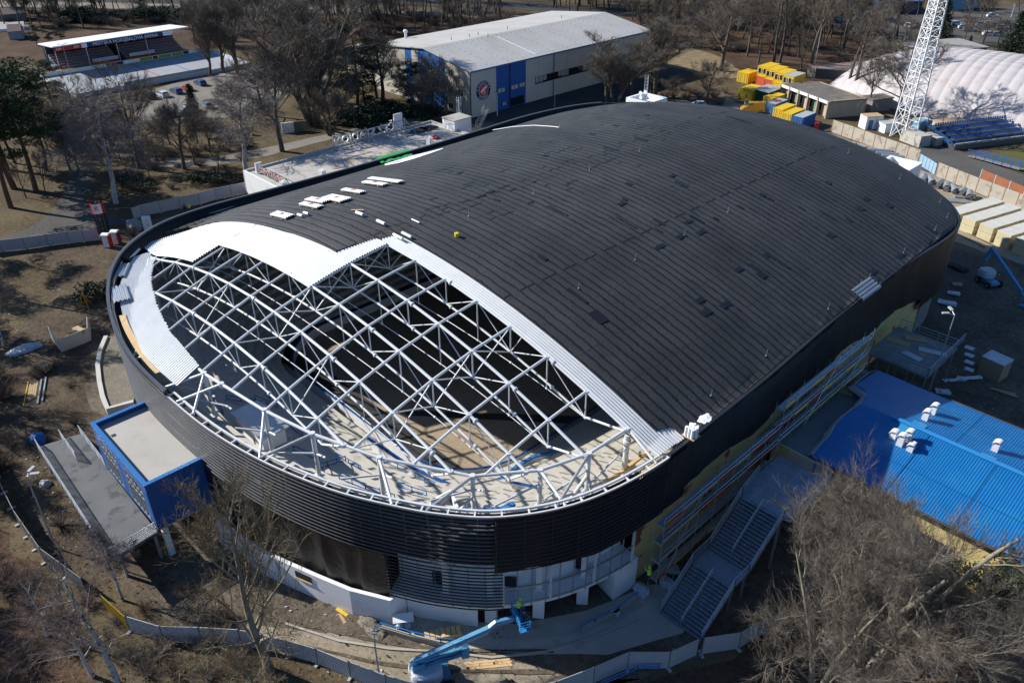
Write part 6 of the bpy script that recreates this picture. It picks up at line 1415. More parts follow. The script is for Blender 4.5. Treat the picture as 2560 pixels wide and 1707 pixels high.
def blob(name, m, label, cat, c, r, seed=0, flat=.6, group=None, amp=.3):
    bm = bmesh.new(); bmesh.ops.create_icosphere(bm, subdivisions=3, radius=1)
    for v in bm.verts:
        k = 1+amp*noise.noise(v.co*1.7+Vector((seed*3.1,0,0)))+amp*.6*noise.noise(v.co*4.3+Vector((0,seed,0)))
        v.co = Vector((v.co.x*r[0]*k, v.co.y*r[1]*k, max(-.2, v.co.z)*r[2]*k)); v.co += Vector((c[0],c[1],c[2]+.15*r[2]))
    me = bpy.data.meshes.new(name); bm.to_mesh(me); bm.free(); me.materials.append(m); o = bpy.data.objects.new(name, me); C.objects.link(o); return tag(o, label, cat, group)
blob('tarp_heap', mat('grey_tarp', (.22,.25,.24), .6, .2, 1.5, bump=.6), 'heap under a grey-green tarp by the left hoarding', 'tarp', at(5,1240,520), (2.1,1.2,1.3), 1, amp=.2)
blob('plastic_heap', blueb, 'bundle of blue plastic film at the ramp end', 'plastic film', at(9,350,900), (1.1,.8,.7), 4)
blob('plastic_heap', foil, 'white torn plastic film in the left yard', 'plastic film', at(9,210,80), (1.1,2.0,.5), 5)
blob('rubbish_bag', foil, 'white rubbish bags by the staircase on the right', 'bag', at(15,1190,720), (.8,.7,.5), 7)
blob('rubbish_bag', foil, 'pale film bunched beside the stair rail', 'bag', at(15,1430,660), (.9,.6,.5), 8)
blob('rubbish_bag', foil, 'torn film on the ground under the scaffold', 'bag', at(15,1430,490), (1.1,.7,.3), 9)
blob('rubbish_bag', mat('dirty_white', (.42,.42,.42), .7, .2), 'white sack lying beside the ramp fence', 'bag', at(9,420,1310), (.6,.5,.4), 10)
blob('rubble_heap', gravel, 'small heap of stones at the end of the white plinth wall', 'rubble', at(14,1060,1040), (1.6,.7,.35), 11, amp=.5)
# pallets and timber
def pallet(label, q, rz, n=3, w_=2.3, d_=1.0, group='wooden pallets'):
    t = thing('wooden_pallet', label, 'pallet', q, rz, group); M = WM[t.name]
    for k in range(n):
        z = k*.17; mb = MB()
        for j in range(7): mb.bx(-w_/2+j*w_/7+.02,-w_/2+(j+1)*w_/7-.04,-d_/2,d_/2,z+.12,z+.15)
        for y in (-d_/2+.05,0,d_/2-.05): mb.bx(-w_/2,w_/2,y-.05,y+.05,z,z+.118)
        mb.v = [M @ (Vector(p)+Vector((.06*math.sin(k*3),.05*math.cos(k*5),0))) for p in mb.v]; mb.build('deck', woodl, t)
pallet('long wooden pallets stacked by the blue rail at the entrance', at(14,1720,1130), 1.0, 3, 3.0, .9)
pallet('wooden pallet leaning upright box in the left yard', at(9,420,260), .4, 5, 1.2, 1.0)
pallet('wooden pallet lying on the grey flat roof', at(12,710,460,5.65), .3, 1, 1.5, .9)
def planks(name, label, a, b, n, w_, m, cat='planks', group='timber planks', gap=.03, h=.05):
    a = Vector(a); b = Vector(b); d = (b-a).normalized(); nr = Vector((d.y,-d.x,0)); mb = MB()
    for i in range(n):
        o = nr*((i-(n-1)/2)*(w_+gap))+d*R.uniform(-.25,.25)*(n > 1); mb.bar(a+o+Vector((0,0,h/2+.004*i)), b+o+Vector((0,0,h/2+.004*i)), w_, h)
    return single(mb, name, m, label, cat, group)
planks('timber_planks', 'long pale planks lying on the sandy ground behind the boom lift', at(7+8,-420,1410), at(7+8,0,1370), 3, .22, woodl)
planks('timber_planks', 'weathered plank beside the yellow spirit level', at(14,765,930), at(14,820,1015), 1, .25, wood)
planks('spirit_level', 'bright yellow board at the foot of the white plinth wall', at(14,740,880), at(14,840,945), 1, .3, yel, 'board', None)
planks('steel_beams', 'grey steel beams lying in the left yard', at(9,405,340), at(9,370,560), 2, .16, galv, 'beams', None, .3, .18)
planks('timber_planks', 'stack of brown planks between the beams and yellow pole in the left yard', at(9,310,390), at(9,285,530), 4, .2, wood)
planks('yellow_pole', 'thin yellow pole lying in the left yard', at(9,260,370), at(9,215,590), 1, .1, yel, 'pole', None)
planks('steel_beams', 'steel profile stack lying by the curved blue rail', at(15,900,1010), at(15,1180,840), 3, .1, galv, 'beams', None, .12)
mb = MB(); q = at(15,945,935); mb.box((q.x,q.y,.3),(.75,.5,.5),.5); single(mb,'crate',cream,'cream crate beside the steel profiles','crate')
# blue handrails at the entrance
def gl(n, pts, label):
    t = thing('blue_handrail', label, 'handrail', at(n,*pts[0])); P_ = [at(n,*p) for p in pts]; rail(P_, bluer, 1.0, 1.5, .05).build('rail', mat('entrance_blue', (.03,.17,.45), .4, .08), t)
    mb = MB(); mb.sweep([(p.x,p.y,0) for p in P_], [(.12,0),(.12,.55),(-.12,.55),(-.12,0)]); mb.build('kerb_wall', conc, t)
gl(14, [(1150,1080),(1420,1160),(1700,1225),(1850,1240)], 'blue handrail on a low wall left of the boom lift')
gl(15, [(630,1110),(760,1040),(960,940),(1140,800)], 'blue handrail on a curved low wall right of the entrance')
t = thing('blue_handrail', 'blue pipe rail outside the bottom right hoarding', 'handrail', at(15,980,1540)); rail([at(15,820,1600), at(15,980,1530), at(15,1150,1455), at(15,1350,1440)], bluer, .7, 1.0, .05).build('rail', mat('entrance_blue', (.03,.17,.45)), t)
# kerbs at the entrance
mb = MB(); mb.sweep([(-44.5,17.2,0),(-40,19.4,0),(-36.5,21.9,0),(-33.5,24.6,0),(-30.2,27.2,0),(-27.6,30.6,0),(-25.8,34.3,0),(-24.3,38.8,0)], [(.1,0),(.1,.14),(-.1,.14),(-.1,0)]); tag(mb.build('kerb', conc), kind='structure')
mb = MB(); mb.sweep([(-33.0,27.2,0),(-31.2,28.4,0),(-29.2,30.2,0),(-27.2,33,0),(-26,36.2,0)], [(.5,0),(.5,.12),(-.3,.12),(-.3,0)]); tag(mb.build('entrance_step', conc), kind='structure')
wb = thing('waste_stand', 'small covered waste stand with white lid at the wall corner', 'bin', at(14,1360,1050)); q = at(14,1360,1050)
mb = MB(); mb.box((q.x,q.y,1.15),(1.7,.8,.08),.95,0,Matrix.Rotation(.25,3,'X')); mb.build('lid', white, wb); mb = MB()
for s in (-.7,.7):
    for u in (-.3,.3): mb.bar((q.x+s*math.cos(.95)-u*math.sin(.95),q.y+s*math.sin(.95)+u*math.cos(.95),0),(q.x+s*math.cos(.95)-u*math.sin(.95),q.y+s*math.sin(.95)+u*math.cos(.95),1.12),.07)
mb.build('frame', bluel, wb)
for k, (dx, dy) in enumerate(((-.35,-.1),(.3,.1))): blob('rubbish_bag', foil, ['grey rubbish bag at the left under the white lid','grey rubbish bag at the right under the white lid'][k], 'bag', (q.x+dx*math.cos(.95),q.y+dx*math.sin(.95),.05), (.35,.35,.5), 20+k, amp=.15)
# street lamps
def street_lamp(label, n, x, y, top, heads, arm=.9, m=galv, h=None):
    b = at(n,x,y); h = h or zat(b, *top); t = thing('street_lamp', label, 'street lamp', b, 0, 'street lamps'); mb = MB(); mb.tube([b,(b.x,b.y,h*.6),(b.x,b.y,h)],[.09,.07,.05],8)
    for a in heads: mb.tube([(b.x,b.y,h-.1),(b.x+math.cos(a)*arm,b.y+math.sin(a)*arm,h+.15)],.04,6)
    mb.build('pole', m, t)
    for a in heads:
        q = MB(); q.box((b.x+math.cos(a)*(arm+.25),b.y+math.sin(a)*(arm+.25),h+.18),(.75,.3,.14),a); q.build('lamp_head', mat('lamp_grey', (.38,.38,.37), .5, .06), t)
street_lamp('grey street lamp with single dark head by the bottom hoarding', 14,1145,1590,(14,1140,1150),[2.3],.35)
street_lamp('street lamp with two pale heads in the shaded yard', 12,1470,480,(8,2050,1320),[2.4,3.9],.8)
street_lamp('street lamp with two heads rising from the big bare tree', 16,60,330,(12,300,1520),[2.7,4.0],.7)
street_lamp('street lamp with two white heads left of the ramp', 13,520,330,(9,275,1235),[1.0,2.2],.5)
street_lamp('white street lamp beside the hall wall', 2,2215,1065,(2,2220,860),[3.1],.5, white)
street_lamp('thin lamp post in front of the emblem hall doors', 3,390,985,(3,402,730),[],.3)
street_lamp('lamp post on the grass in front of the annex', 2,910,1195,(2,900,960),[],.3, mat('rust_pole', (.12,.09,.07), .8, .1))
street_lamp('tall triple floodlight post in front of the grandstand', 1,655,700,(1,600,410),[0,1.57,4.7],.7, mat('post_grey', (.3,.32,.33), .6, .1))
street_lamp('leaning white post beside the wood near the containers', 4,410,690,(4,510,255),[],.3, mat('pole_white', (.5,.5,.48), .6, .1))
street_lamp('white lamp post at the far right car park', 4,2230,160,(4,2250,50),[2.0],.6, white)
# insulation packs, ducts and sheets in the back yard
ins = mat('insulation', (.50,.44,.27), .8, .1, .8); inst = mat('insulation_wrap', (.56,.54,.48), .45, .08, .8, spec=.5)
names_r = ['nearest','second','third','fourth','farthest']
k = 0
for r_ in range(5):
    for c2 in range(5):
        for lv in range(2):
            x = -37.6+r_*3.0+c2*.66; y = 141.2-r_*.95+c2*2.32; 
            if y > 152.5 or x > -22: continue
            t = thing('insulation_pack', '%s insulation pack, %s in the %s row of yellow packs from the arena' % (['bottom','upper'][lv], ['front','second','middle','fourth','rear'][c2], ['first','second','third','fourth','fifth'][r_]), 'pack', (x,y,lv*1.25), -.28+.03*math.sin(k), 'wrapped insulation packs'); M = WM[t.name]
            mb = MB(); mb.bx(-1.18,1.18,-1.13,1.13,.03,1.1); mb.v = [M @ Vector(p) for p in mb.v]; mb.build('slabs', ins, t)
            mb = MB(); mb.bx(-1.2,1.2,-1.15,1.15,1.1,1.2); mb.v = [M @ Vector(p) for p in mb.v]; mb.build('wrap', inst, t); k += 1
for i in range(7):
    q = at(8,1420+i*70,95+i*26); mb = MB(); a = 1.9+.3*math.sin(i*2.1); d = Vector((math.cos(a),math.sin(a),0)); mb.tube([q-d*1.3+Vector((0,0,.65)), q+d*1.3+Vector((0,0,.65))], .62, 18, cap=False); mb.tube([q-d*1.3+Vector((0,0,.65)), q+d*1.3+Vector((0,0,.65))], .57, 18, cap=False)
    for s in (-1,-.33,.33,1): mb.tube([q+d*(1.28*s-.04)+Vector((0,0,.65)), q+d*(1.28*s+.04)+Vector((0,0,.65))], .66, 18, cap=False)
    single(mb,'ventilation_duct',galv,'galvanised round duct section, %s from the sheet gate' % ['first','second','third','fourth','fifth','sixth','seventh'][i],'duct','round ducts in the back yard')
for i,(n,x,y,l,w_,a) in enumerate(((4,720,1320,3.4,1.3,.6),(4,820,1350,3.4,1.2,.5),(4,860,1390,3.2,1.2,.7),(4,980,1390,3.2,1.2,.4),(4,940,1420,3.0,1.1,.9),(8,1800,250,3.4,1.2,.5),(8,1740,290,3.4,1.3,.45))):
    q = at(n,x,y); mb = MB()
    for k in range(3): mb.box((q.x,q.y,.12+.1*k),(l,w_,.08),a+.03*k)
    single(mb,'sheet_stack',galv,'grey steel sheet stack number %s along the far eaves yard' % ['one'][0] if False else ['grey sheet stack nearest the concrete fence end','grey sheet stack second along the concrete fence','grey sheet stack behind the far eaves','grey sheet stack under the concrete fence middle','slanted grey sheets just behind the far eaves','grey duct panels by the fence near the packs','grey duct panels in front of the yellow packs'][i],'sheets','steel sheets in the back yard')
for i,(x,y) in enumerate(((1020,1410),(1090,1440),(1140,1465))):
    q = at(4,x,y); mb = MB(); d = Vector((math.cos(.55),math.sin(.55),0)); mb.tube([q-d*2.2+Vector((0,0,.5)), q+d*2.2+Vector((0,0,.5))], .5, 16); single(mb,'steel_duct',mat('duct_grey',(.32,.37,.42),.35,.06,metal=.5),['long grey duct lying left of three by the stair head','long grey duct lying in the middle of three','long grey duct lying nearest the white stair head'][i],'duct','long ducts beside the stair head')
q = at(4,440,1200); mb = MB(); mb.box((q.x,q.y,.9),(.9,.9,1.8),.5); single(mb,'red_cabinet',mat('cab_red',(.30,.02,.03),.5,.15),'dark red cabinet with white top beside the blue container','cabinet')
q = at(12,2030,330); t = thing('wrapped_crate', 'large brown crate with pale cover in the shaded yard', 'crate', q); mb = MB(); mb.box((q.x,q.y+.8,1.2),(2.6,2.2,2.4),-.15); mb.build('box', mat('crate_brown', (.30,.24,.16), .8, .12), t); mb = MB(); mb.box((q.x,q.y+.8,2.46),(2.7,2.3,.12),-.15); mb.build('cover', foil, t)
for i,(n,x,y,l,w_,a,m,lab) in enumerate(((12,1690,360,2.4,.5,.9,galv,'grey panel leaning left in the shaded yard'),(12,1770,350,1.0,.9,.2,galv,'square grey panel in the shaded yard'),(12,1880,340,2.2,.5,.9,white,'white board right in the shaded yard'),(12,1600,470,1.6,1.0,.5,foil,'pale sheet beside the blue roof corner'),(12,2160,480,2.8,.3,.1,wood,'plank lying far out in the shaded yard'),(8,1740,900,3.0,1.6,-.3,black,'black corrugated sheet pile by the arena corner'),(8,1700,1140,1.6,.9,.3,foil,'pale rubbish sheet in the shaded yard behind'),(8,1640,1230,2.4,1.2,.2,foil,'crumpled film patch in the shaded yard'),(8,1730,1060,1.2,.9,.5,wood,'brown plywood sheet in the shaded yard'))):
    q = at(n,x,y); mb = MB(); mb.box((q.x,q.y,.1+.03*i),(l,w_,.12),a); mb.box((q.x+.2,q.y+.15,.2+.03*i),(l*.7,w_*.8,.06),a+.25); single(mb,'yard_panel',m,lab,'panel','loose panels in the shaded yard')
# back left yard
q = at(5,795,1250); t = thing('orange_tripod', 'orange steel tripod stand on bare earth left of the arena', 'tripod', q); mb = MB()
for a in (0,2.1,4.2): mb.tube([(q.x+.9*math.cos(a),q.y+.9*math.sin(a),0),(q.x,q.y,2.3)],.07,6)
mb.tube([(q.x+.5,q.y,.9),(q.x-.25,q.y+.43,.9),(q.x-.25,q.y-.43,.9),(q.x+.5,q.y,.9)],.05,5); mb.build('legs', mat('tripod_orange', (.45,.22,.02), .6, .1), t)
blob('cement_sack', mat('sack_pink', (.42,.30,.27), .8, .15), 'pinkish sack beside the orange tripod', 'sack', at(5,735,1190), (.6,.5,.45), 31)
for (x,y,h,lab) in ((300,1200,2.3,'grey concrete panel standing among trees, left of the pair'),(415,1190,2.4,'dark panel with yellow stripe standing among trees')):
    q = at(2,x,y+20); mb = MB(); mb.box((q.x,q.y,h/2),(2.8,.3,h),1.2); single(mb,'standing_panel',concw if x < 350 else asphr,lab,'panel')
# ------------------------------------------------------------------ things lying on the roofs
def rframe(p, ax):
    e = .2; gx = (rz(p.x+e,p.y)-rz(p.x-e,p.y))/(2*e); gy = (rz(p.x,p.y+e)-rz(p.x,p.y-e))/(2*e); nrm = Vector((-gx,-gy,1)).normalized()
    x = Vector((math.cos(ax),math.sin(ax),0)); x = (x-nrm*x.dot(nrm)).normalized(); y = nrm.cross(x); M = Matrix((x,y,nrm)).transposed().to_4x4(); M.translation = p; return M
def sheets(label, n, x, y, L, W_, ax=0.0, tape=True):
    p = roofpt(n,x,y,.25); M = rframe(p, ax); t = thing('deck_sheet_stack', label, 'sheet stack', p, 0, 'white deck sheets stacked on the roof'); mb = MB(); pitch = .28; k = int(W_/pitch); rows = []
    for i in range(k):
        for f, h in ((0,0),(.25,0),(.4,.1),(.8,.1)): yy = -W_/2+(i+f)*pitch; rows.append([M @ Vector((-L/2,yy,.2+h)), M @ Vector((L/2,yy,.2+h))])
    rows.append([M @ Vector((-L/2,-W_/2+k*pitch,.2)), M @ Vector((L/2,-W_/2+k*pitch,.2))]); mb.grid(rows)
    for z in (.1,.15): mb.add([M @ Vector((sx*L/2,sy*W_/2,z)) for sx,sy in ((-1,-1),(1,-1),(1,1),(-1,1))],[(0,1,2,3)])
    mb.build('sheets', deckm, t); mb = MB()
    for s in (-.33,.33): mb = MB(); a = M @ Vector((L*s,-W_/2-.25,.05)); b = M @ Vector((L*s,W_/2+.25,.05)); mb.bar(a,b,.1,.1); mb.build('bearer', wood, t)
    if tape:
        mb = MB(); mb.bar(M @ Vector((-.25,-.18,.33)), M @ Vector((.25,.2,.33)), .12,.02); mb.bar(M @ Vector((-.2,.2,.335)), M @ Vector((.22,-.15,.335)), .1,.02); mb.build('tape_mark', mat('tape_red',(.5,.1,.05),.6,.05), t)
sheets('small white sheet stack nearest the white deck edge', 6,245,415,3.9,1.25)
sheets('front white sheet stack beside the large one', 6,510,325,4.2,1.0)
sheets('large middle white sheet stack', 6,570,280,4.2,1.3)
sheets('large right-hand white sheet stack of the cluster', 6,740,265,4.2,1.7)
sheets('white sheet stack between the cluster and the two far ones', 6,895,195,4.2,1.0)
sheets('white sheet stack in front of the farthest one', 6,1095,125,4.7,1.0)
sheets('farthest and longest white sheet stack on the roof', 6,1190,95,6.7,1.0, tape=False)
def gsheet(label, n, x, y, L, k, ax, pitch=.42, h=.14, z=.05):
    p = roofpt(n,x,y,.25); M = rframe(p, ax); mb = MB(); rows = []
    for i in range(k):
        for f, hh in ((0,0),(.2,0),(.4,h),(.8,h)): yy = (i+f-k/2)*pitch; rows.append([M @ Vector((-L/2,yy,z+hh)), M @ Vector((L/2,yy,z+hh))])
    rows.append([M @ Vector((-L/2,k/2*pitch,z)), M @ Vector((L/2,k/2*pitch,z))]); mb.grid(rows); rows2 = [[q-Vector((0,0,.06)) for q in r] for r in rows]; mb.grid(rows2); single(mb,'profile_sheet',galv,label,'profile sheet','grey profile sheets on the eaves')
def axof(n, a, b): q = at(n,*b,13.5)-at(n,*a,13.5); return math.atan2(q.y, q.x)
gsheet('grey ribbed sheets in the gutter, front end of the left eaves', 5,1105,1130,4.4,4,axof(5,(1050,1010),(1120,1250)))
gsheet('grey ribbed sheets in the gutter, behind the front ones', 5,1118,920,3.8,3,axof(5,(1150,830),(1080,1010)))
gsheet('dark grey ribbed sheets in the left gutter beside the timber', 5,1195,770,3.0,3,axof(5,(1240,725),(1150,815)))
gsheet('pale ribbed sheets on the right edge of the roof', 8,900,1085,4.4,4,math.pi/2)
gsheet('long white sheet in the gutter near the annex', 5,2180,320,8.5,2,math.pi/2)
def roll(label, n, x, y, L, r_, ax, m=white, group='membrane rolls on the roof'):
    p = roofpt(n,x,y,.3); M = rframe(p, ax); mb = MB(); mb.tube([M @ Vector((-L/2,0,r_)), M @ Vector((L/2,0,r_))], r_, 12); t = single(mb,'membrane_roll',m,label,'roll',group)
    q = MB(); q.tube([M @ Vector((L/2+.002,0,r_)), M @ Vector((L/2+.03,0,r_))], r_*.6, 10); e = q.build('roll_end', bluel, None); e.parent = t
roll('white roll beside the nearest sheet stack, front', 6,410,420,1.05,.16,0); roll('white roll beside the nearest sheet stack, rear', 6,465,402,1.05,.16,0); roll('white roll alone below the timber battens', 6,955,407,1.3,.18,0); roll('white roll alone nearest the white deck edge', 6,1150,487,1.35,.18,0); roll('thin white roll on the bare membrane', 6,1465,467,1.3,.08,0)
roll('white roll lying left on the white deck corner', 6,1305,615,1.5,.15,0); roll('white roll lying right on the white deck corner', 6,1385,600,1.5,.15,0)
p = roofpt(6,1845,605,.22); mb = MB(); mb.tube([p,p+Vector((0,0,.08)),p+Vector((0,0,.40)),p+Vector((0,0,.44))],[.22,.26,.26,.18],14); single(mb,'yellow_drum',mat('drum_yellow',(.7,.55,.02),.4,.05),'small yellow drum standing on the dark membrane','drum')
def rplank(name, label, n, a, b, k, w_, m, cat='planks', group='timber planks', off=.3):
    pa = roofpt(n,*a,off); pb = roofpt(n,*b,off); return planks(name, label, pa, pb, k, w_, m, cat, group)
rplank('timber_planks','two battens on the membrane beyond the rolls',6,(865,362),(980,362),2,.1,woodl)
rplank('timber_planks','bundle of fresh planks in the left gutter',5,(1210,720),(1340,630),4,.14,woodl)
ln = thing('timber_fascia','long fresh timber edging strip along the left gutter','timber',(-80,20,13.3)); mb = MB(); mb.sweep(arc(ang(-79.5,21), ang(-66.5,19.6), .8, 1.15, 13.42), [(.3,-.02),(.3,.05),(-.3,.05),(-.3,-.02)]); mb.build('plank', woodl, ln)
def bundle(label, n, x, y, k, h, z0):
    p = at(n,x,y,z0); t = thing('roll_bundle', label, 'roll bundle', p, 0, 'upright bundles of white rolls'); mb = MB()
    for i in range(k):
        for j in range(3): c = p+Vector((.3*(i-k/2)+.15*(j%2),.3*(j-1),0)); mb.tube([c,c+Vector((0,0,h+.06*((i*j)%3)))],.145,10)
    mb.build('rolls', white, t); mb = MB(); mb.bx(p.x-.3*k/2-.3,p.x+.3*k/2,p.y-.5,p.y+.5,p.z+.004,p.z+.06); mb.build('tray', wood, t)
bundle('upright bundle of white rolls on the right eaves', 11,1655,870,3,.95,13.5)
p = at(11,1770,710,13.5); blob('foil_wrap', white, 'crumpled white wrap on the right eaves near the rolls', 'wrap', p, (.5,.7,.12), 41, amp=.45)
bundle('wrapped white bundle on the annex roof near the pink letters', 6,260,165,4,1.25,4.6); bundle('wrapped white bundle by the gutter behind the pink letters', 6,620,60,4,1.25,5.0); bundle('wrapped white bundle on the annex roof near the stair head', 2,1600,1335,4,1.5,4.9)
# annex roof clutter
mb = MB(); mb.grid([[roofpt(2,*a,.3) for a in ((1180,1506),(1300,1470),(1440,1428),(1580,1395),(1712,1362))],[roofpt(2,*a,.3) for a in ((1185,1520),(1310,1497),(1450,1458),(1590,1412),(1720,1366))]]); single(mb,'membrane_strip',white,'long white membrane strip along the left roof edge below the green tarp','strip')
t = thing('green_tarpaulin','bright green tarpaulin over timber on the annex roof','tarp',at(2,1250,1430,4.6))
P_ = [at(2,1075,1455,10.5), None, at(2,1385,1366,10.5), at(2,1440,1430,13.85), at(2,1150,1500,13.85)]; mb = MB(); rows = []
for i in range(13):
    row = []
    for j in range(9): a = P_[0].lerp(P_[2], i/12); b = P_[4].lerp(P_[3], i/12); q = a.lerp(b, j/8); q.z += .30*math.sin(j/8*math.pi)+.22*noise.noise(Vector((i*.7,j*.9,2))); row.append(q)
    rows.append(row)
mb.grid(rows); mb.build('sheet', green, t, smooth=True)
for i,(a,b) in enumerate((((1030,1440),(1100,1425)),((1130,1415),(1210,1395)),((1225,1388),(1300,1370)))): mb = MB(); mb.bar(at(2,*a,5.0),at(2,*b,5.0),.5,.06); mb.build('plywood', woodl, t)
def aplank(label, a, b, k, w_, m=wood, name='timber_planks', cat='planks'): return planks(name,label,at(2,*a,4.56),at(2,*b,4.56),k,w_,m,cat,'timber planks' if cat == 'planks' else None)
aplank('weathered planks on the annex roof left of the green tarp',(730,1485),(1050,1395),2,.2); aplank('crossed fresh planks on the annex roof',(810,1455),(930,1500),2,.16,woodl); aplank('single batten left on the annex roof',(560,1440),(640,1480),1,.12,woodl); aplank('short batten under the grey sheet on the annex roof',(455,1470),(520,1498),1,.12,woodl); aplank('long dark plank below the sign struts',(1005,1368),(1225,1318),1,.2); aplank('planks along the annex roof edge by the gutter',(700,1555),(840,1530),2,.16); aplank('grey metal sheet on battens on the annex roof',(400,1460),(580,1420),1,.9,galv,'metal_sheet','sheet'); aplank('batten near the parapet by the stair head',(1400,1180),(1570,1130),1,.14)
for i,(a,b) in enumerate((((1440,1175),(1560,1220)),((1530,1155),(1645,1195)))): q = at(2,(a[0]+b[0])/2,(a[1]+b[1])/2,4.7); mb = MB(); mb.box((q.x,q.y,4.72),(2.2,3.4,.25),.15); single(mb,'felt_roll_pallet',mat('felt_dark',(.05,.045,.042),.85,.15),['dark felt pallet on the annex roof, left one','dark felt pallet on the annex roof, right one'][i],'pallet')
q = at(2,1440,1225,4.58); mb = MB(); mb.box((q.x,q.y,4.62),(1.4,1.0,.1),.4); mb.box((q.x+.9,q.y+.9,4.64),(.9,.3,.08),1.0); single(mb,'felt_offcuts',asphr,'dark felt offcuts on the annex roof','offcuts')
blob('red_sacks', mat('sack_red', (.40,.05,.05), .7, .2), 'small red sacks on the annex roof by the white bundle', 'sacks', at(2,1640,1265,4.7), (.9,.8,.4), 51); blob('red_sacks', mat('sack_red', (.40,.05,.05)), 'red bag in the gutter between white bundles', 'sacks', at(6,488,95,5.2), (.4,.4,.3), 52)
blob('red_sacks', mat('sack_red', (.40,.05,.05)), 'red sacks on top of the worn blue container', 'sacks', at(4,80,925,2.62), (1.2,.5,.25), 53)
st_ = thing('roof_stair','galvanised stair with handrails behind the annex','stair',at(2,2030,1180)); q = at(2,2020,1190); mb = MB()
for i in range(9): mb.box((q.x+.3*i,q.y+1.0,.5+.5*i),(.35,1.6,.06))
mb.build('treads', galv, st_)
for s in (.2,1.8): railing((q.x-.3,q.y+s,.4),(q.x+2.6,q.y+s,4.9),1.1,3,1.0,.04).build('railing', galv, st_)
q = at(2,1870,1180); lt = thing('ladder_tower','slim white lattice ladder tower beside the hall corner','tower',q); mb = MB()
for dx,dy in ((-.4,-.3),(.4,-.3),(.4,.3),(-.4,.3)): mb.tube([(q.x+dx,q.y+dy,0),(q.x+dx,q.y+dy,7.2)],.05,5)
for k in range(14): mb.tube([(q.x-.4,q.y-.3,.5*k+.3),(q.x+.4,q.y-.3,.5*k+.3)],.035,5); mb.tube([(q.x+.4,q.y-.3,.5*k),(q.x+.4,q.y+.3,.5*k+.5)],.03,5)
mb.build('lattice', white, lt)
# bunting tape by the left hoarding
mb = MB(); a = at(5,1000,350,2.2); b = at(5,1640,310,2.3); c = at(5,2240,215,2.4); pts = [a.lerp(b,i/10) for i in range(10)]+[b.lerp(c,i/10) for i in range(11)]; mb.tube(pts,.025,4,cap=False)
for p in pts[1::2]: mb.box((p.x,p.y,p.z-.15),(.1,.02,.35),.5)
single(mb,'barrier_tape',mat('tape_pink',(.6,.28,.26),.6,.05),'red and white bunting tape strung above the pale hoarding','tape')
# cables on the roof
mb = MB(); pts = [roofpt(2,2150,1200,.35), roofpt(3,0,1165,.35), roofpt(3,200,1152,.35), roofpt(3,370,1163,.35), roofpt(3,430,1170,.5)]; mb.tube(pts,.06,5); single(mb,'white_cable',white,'white cable lying across the back of the roof','cable')
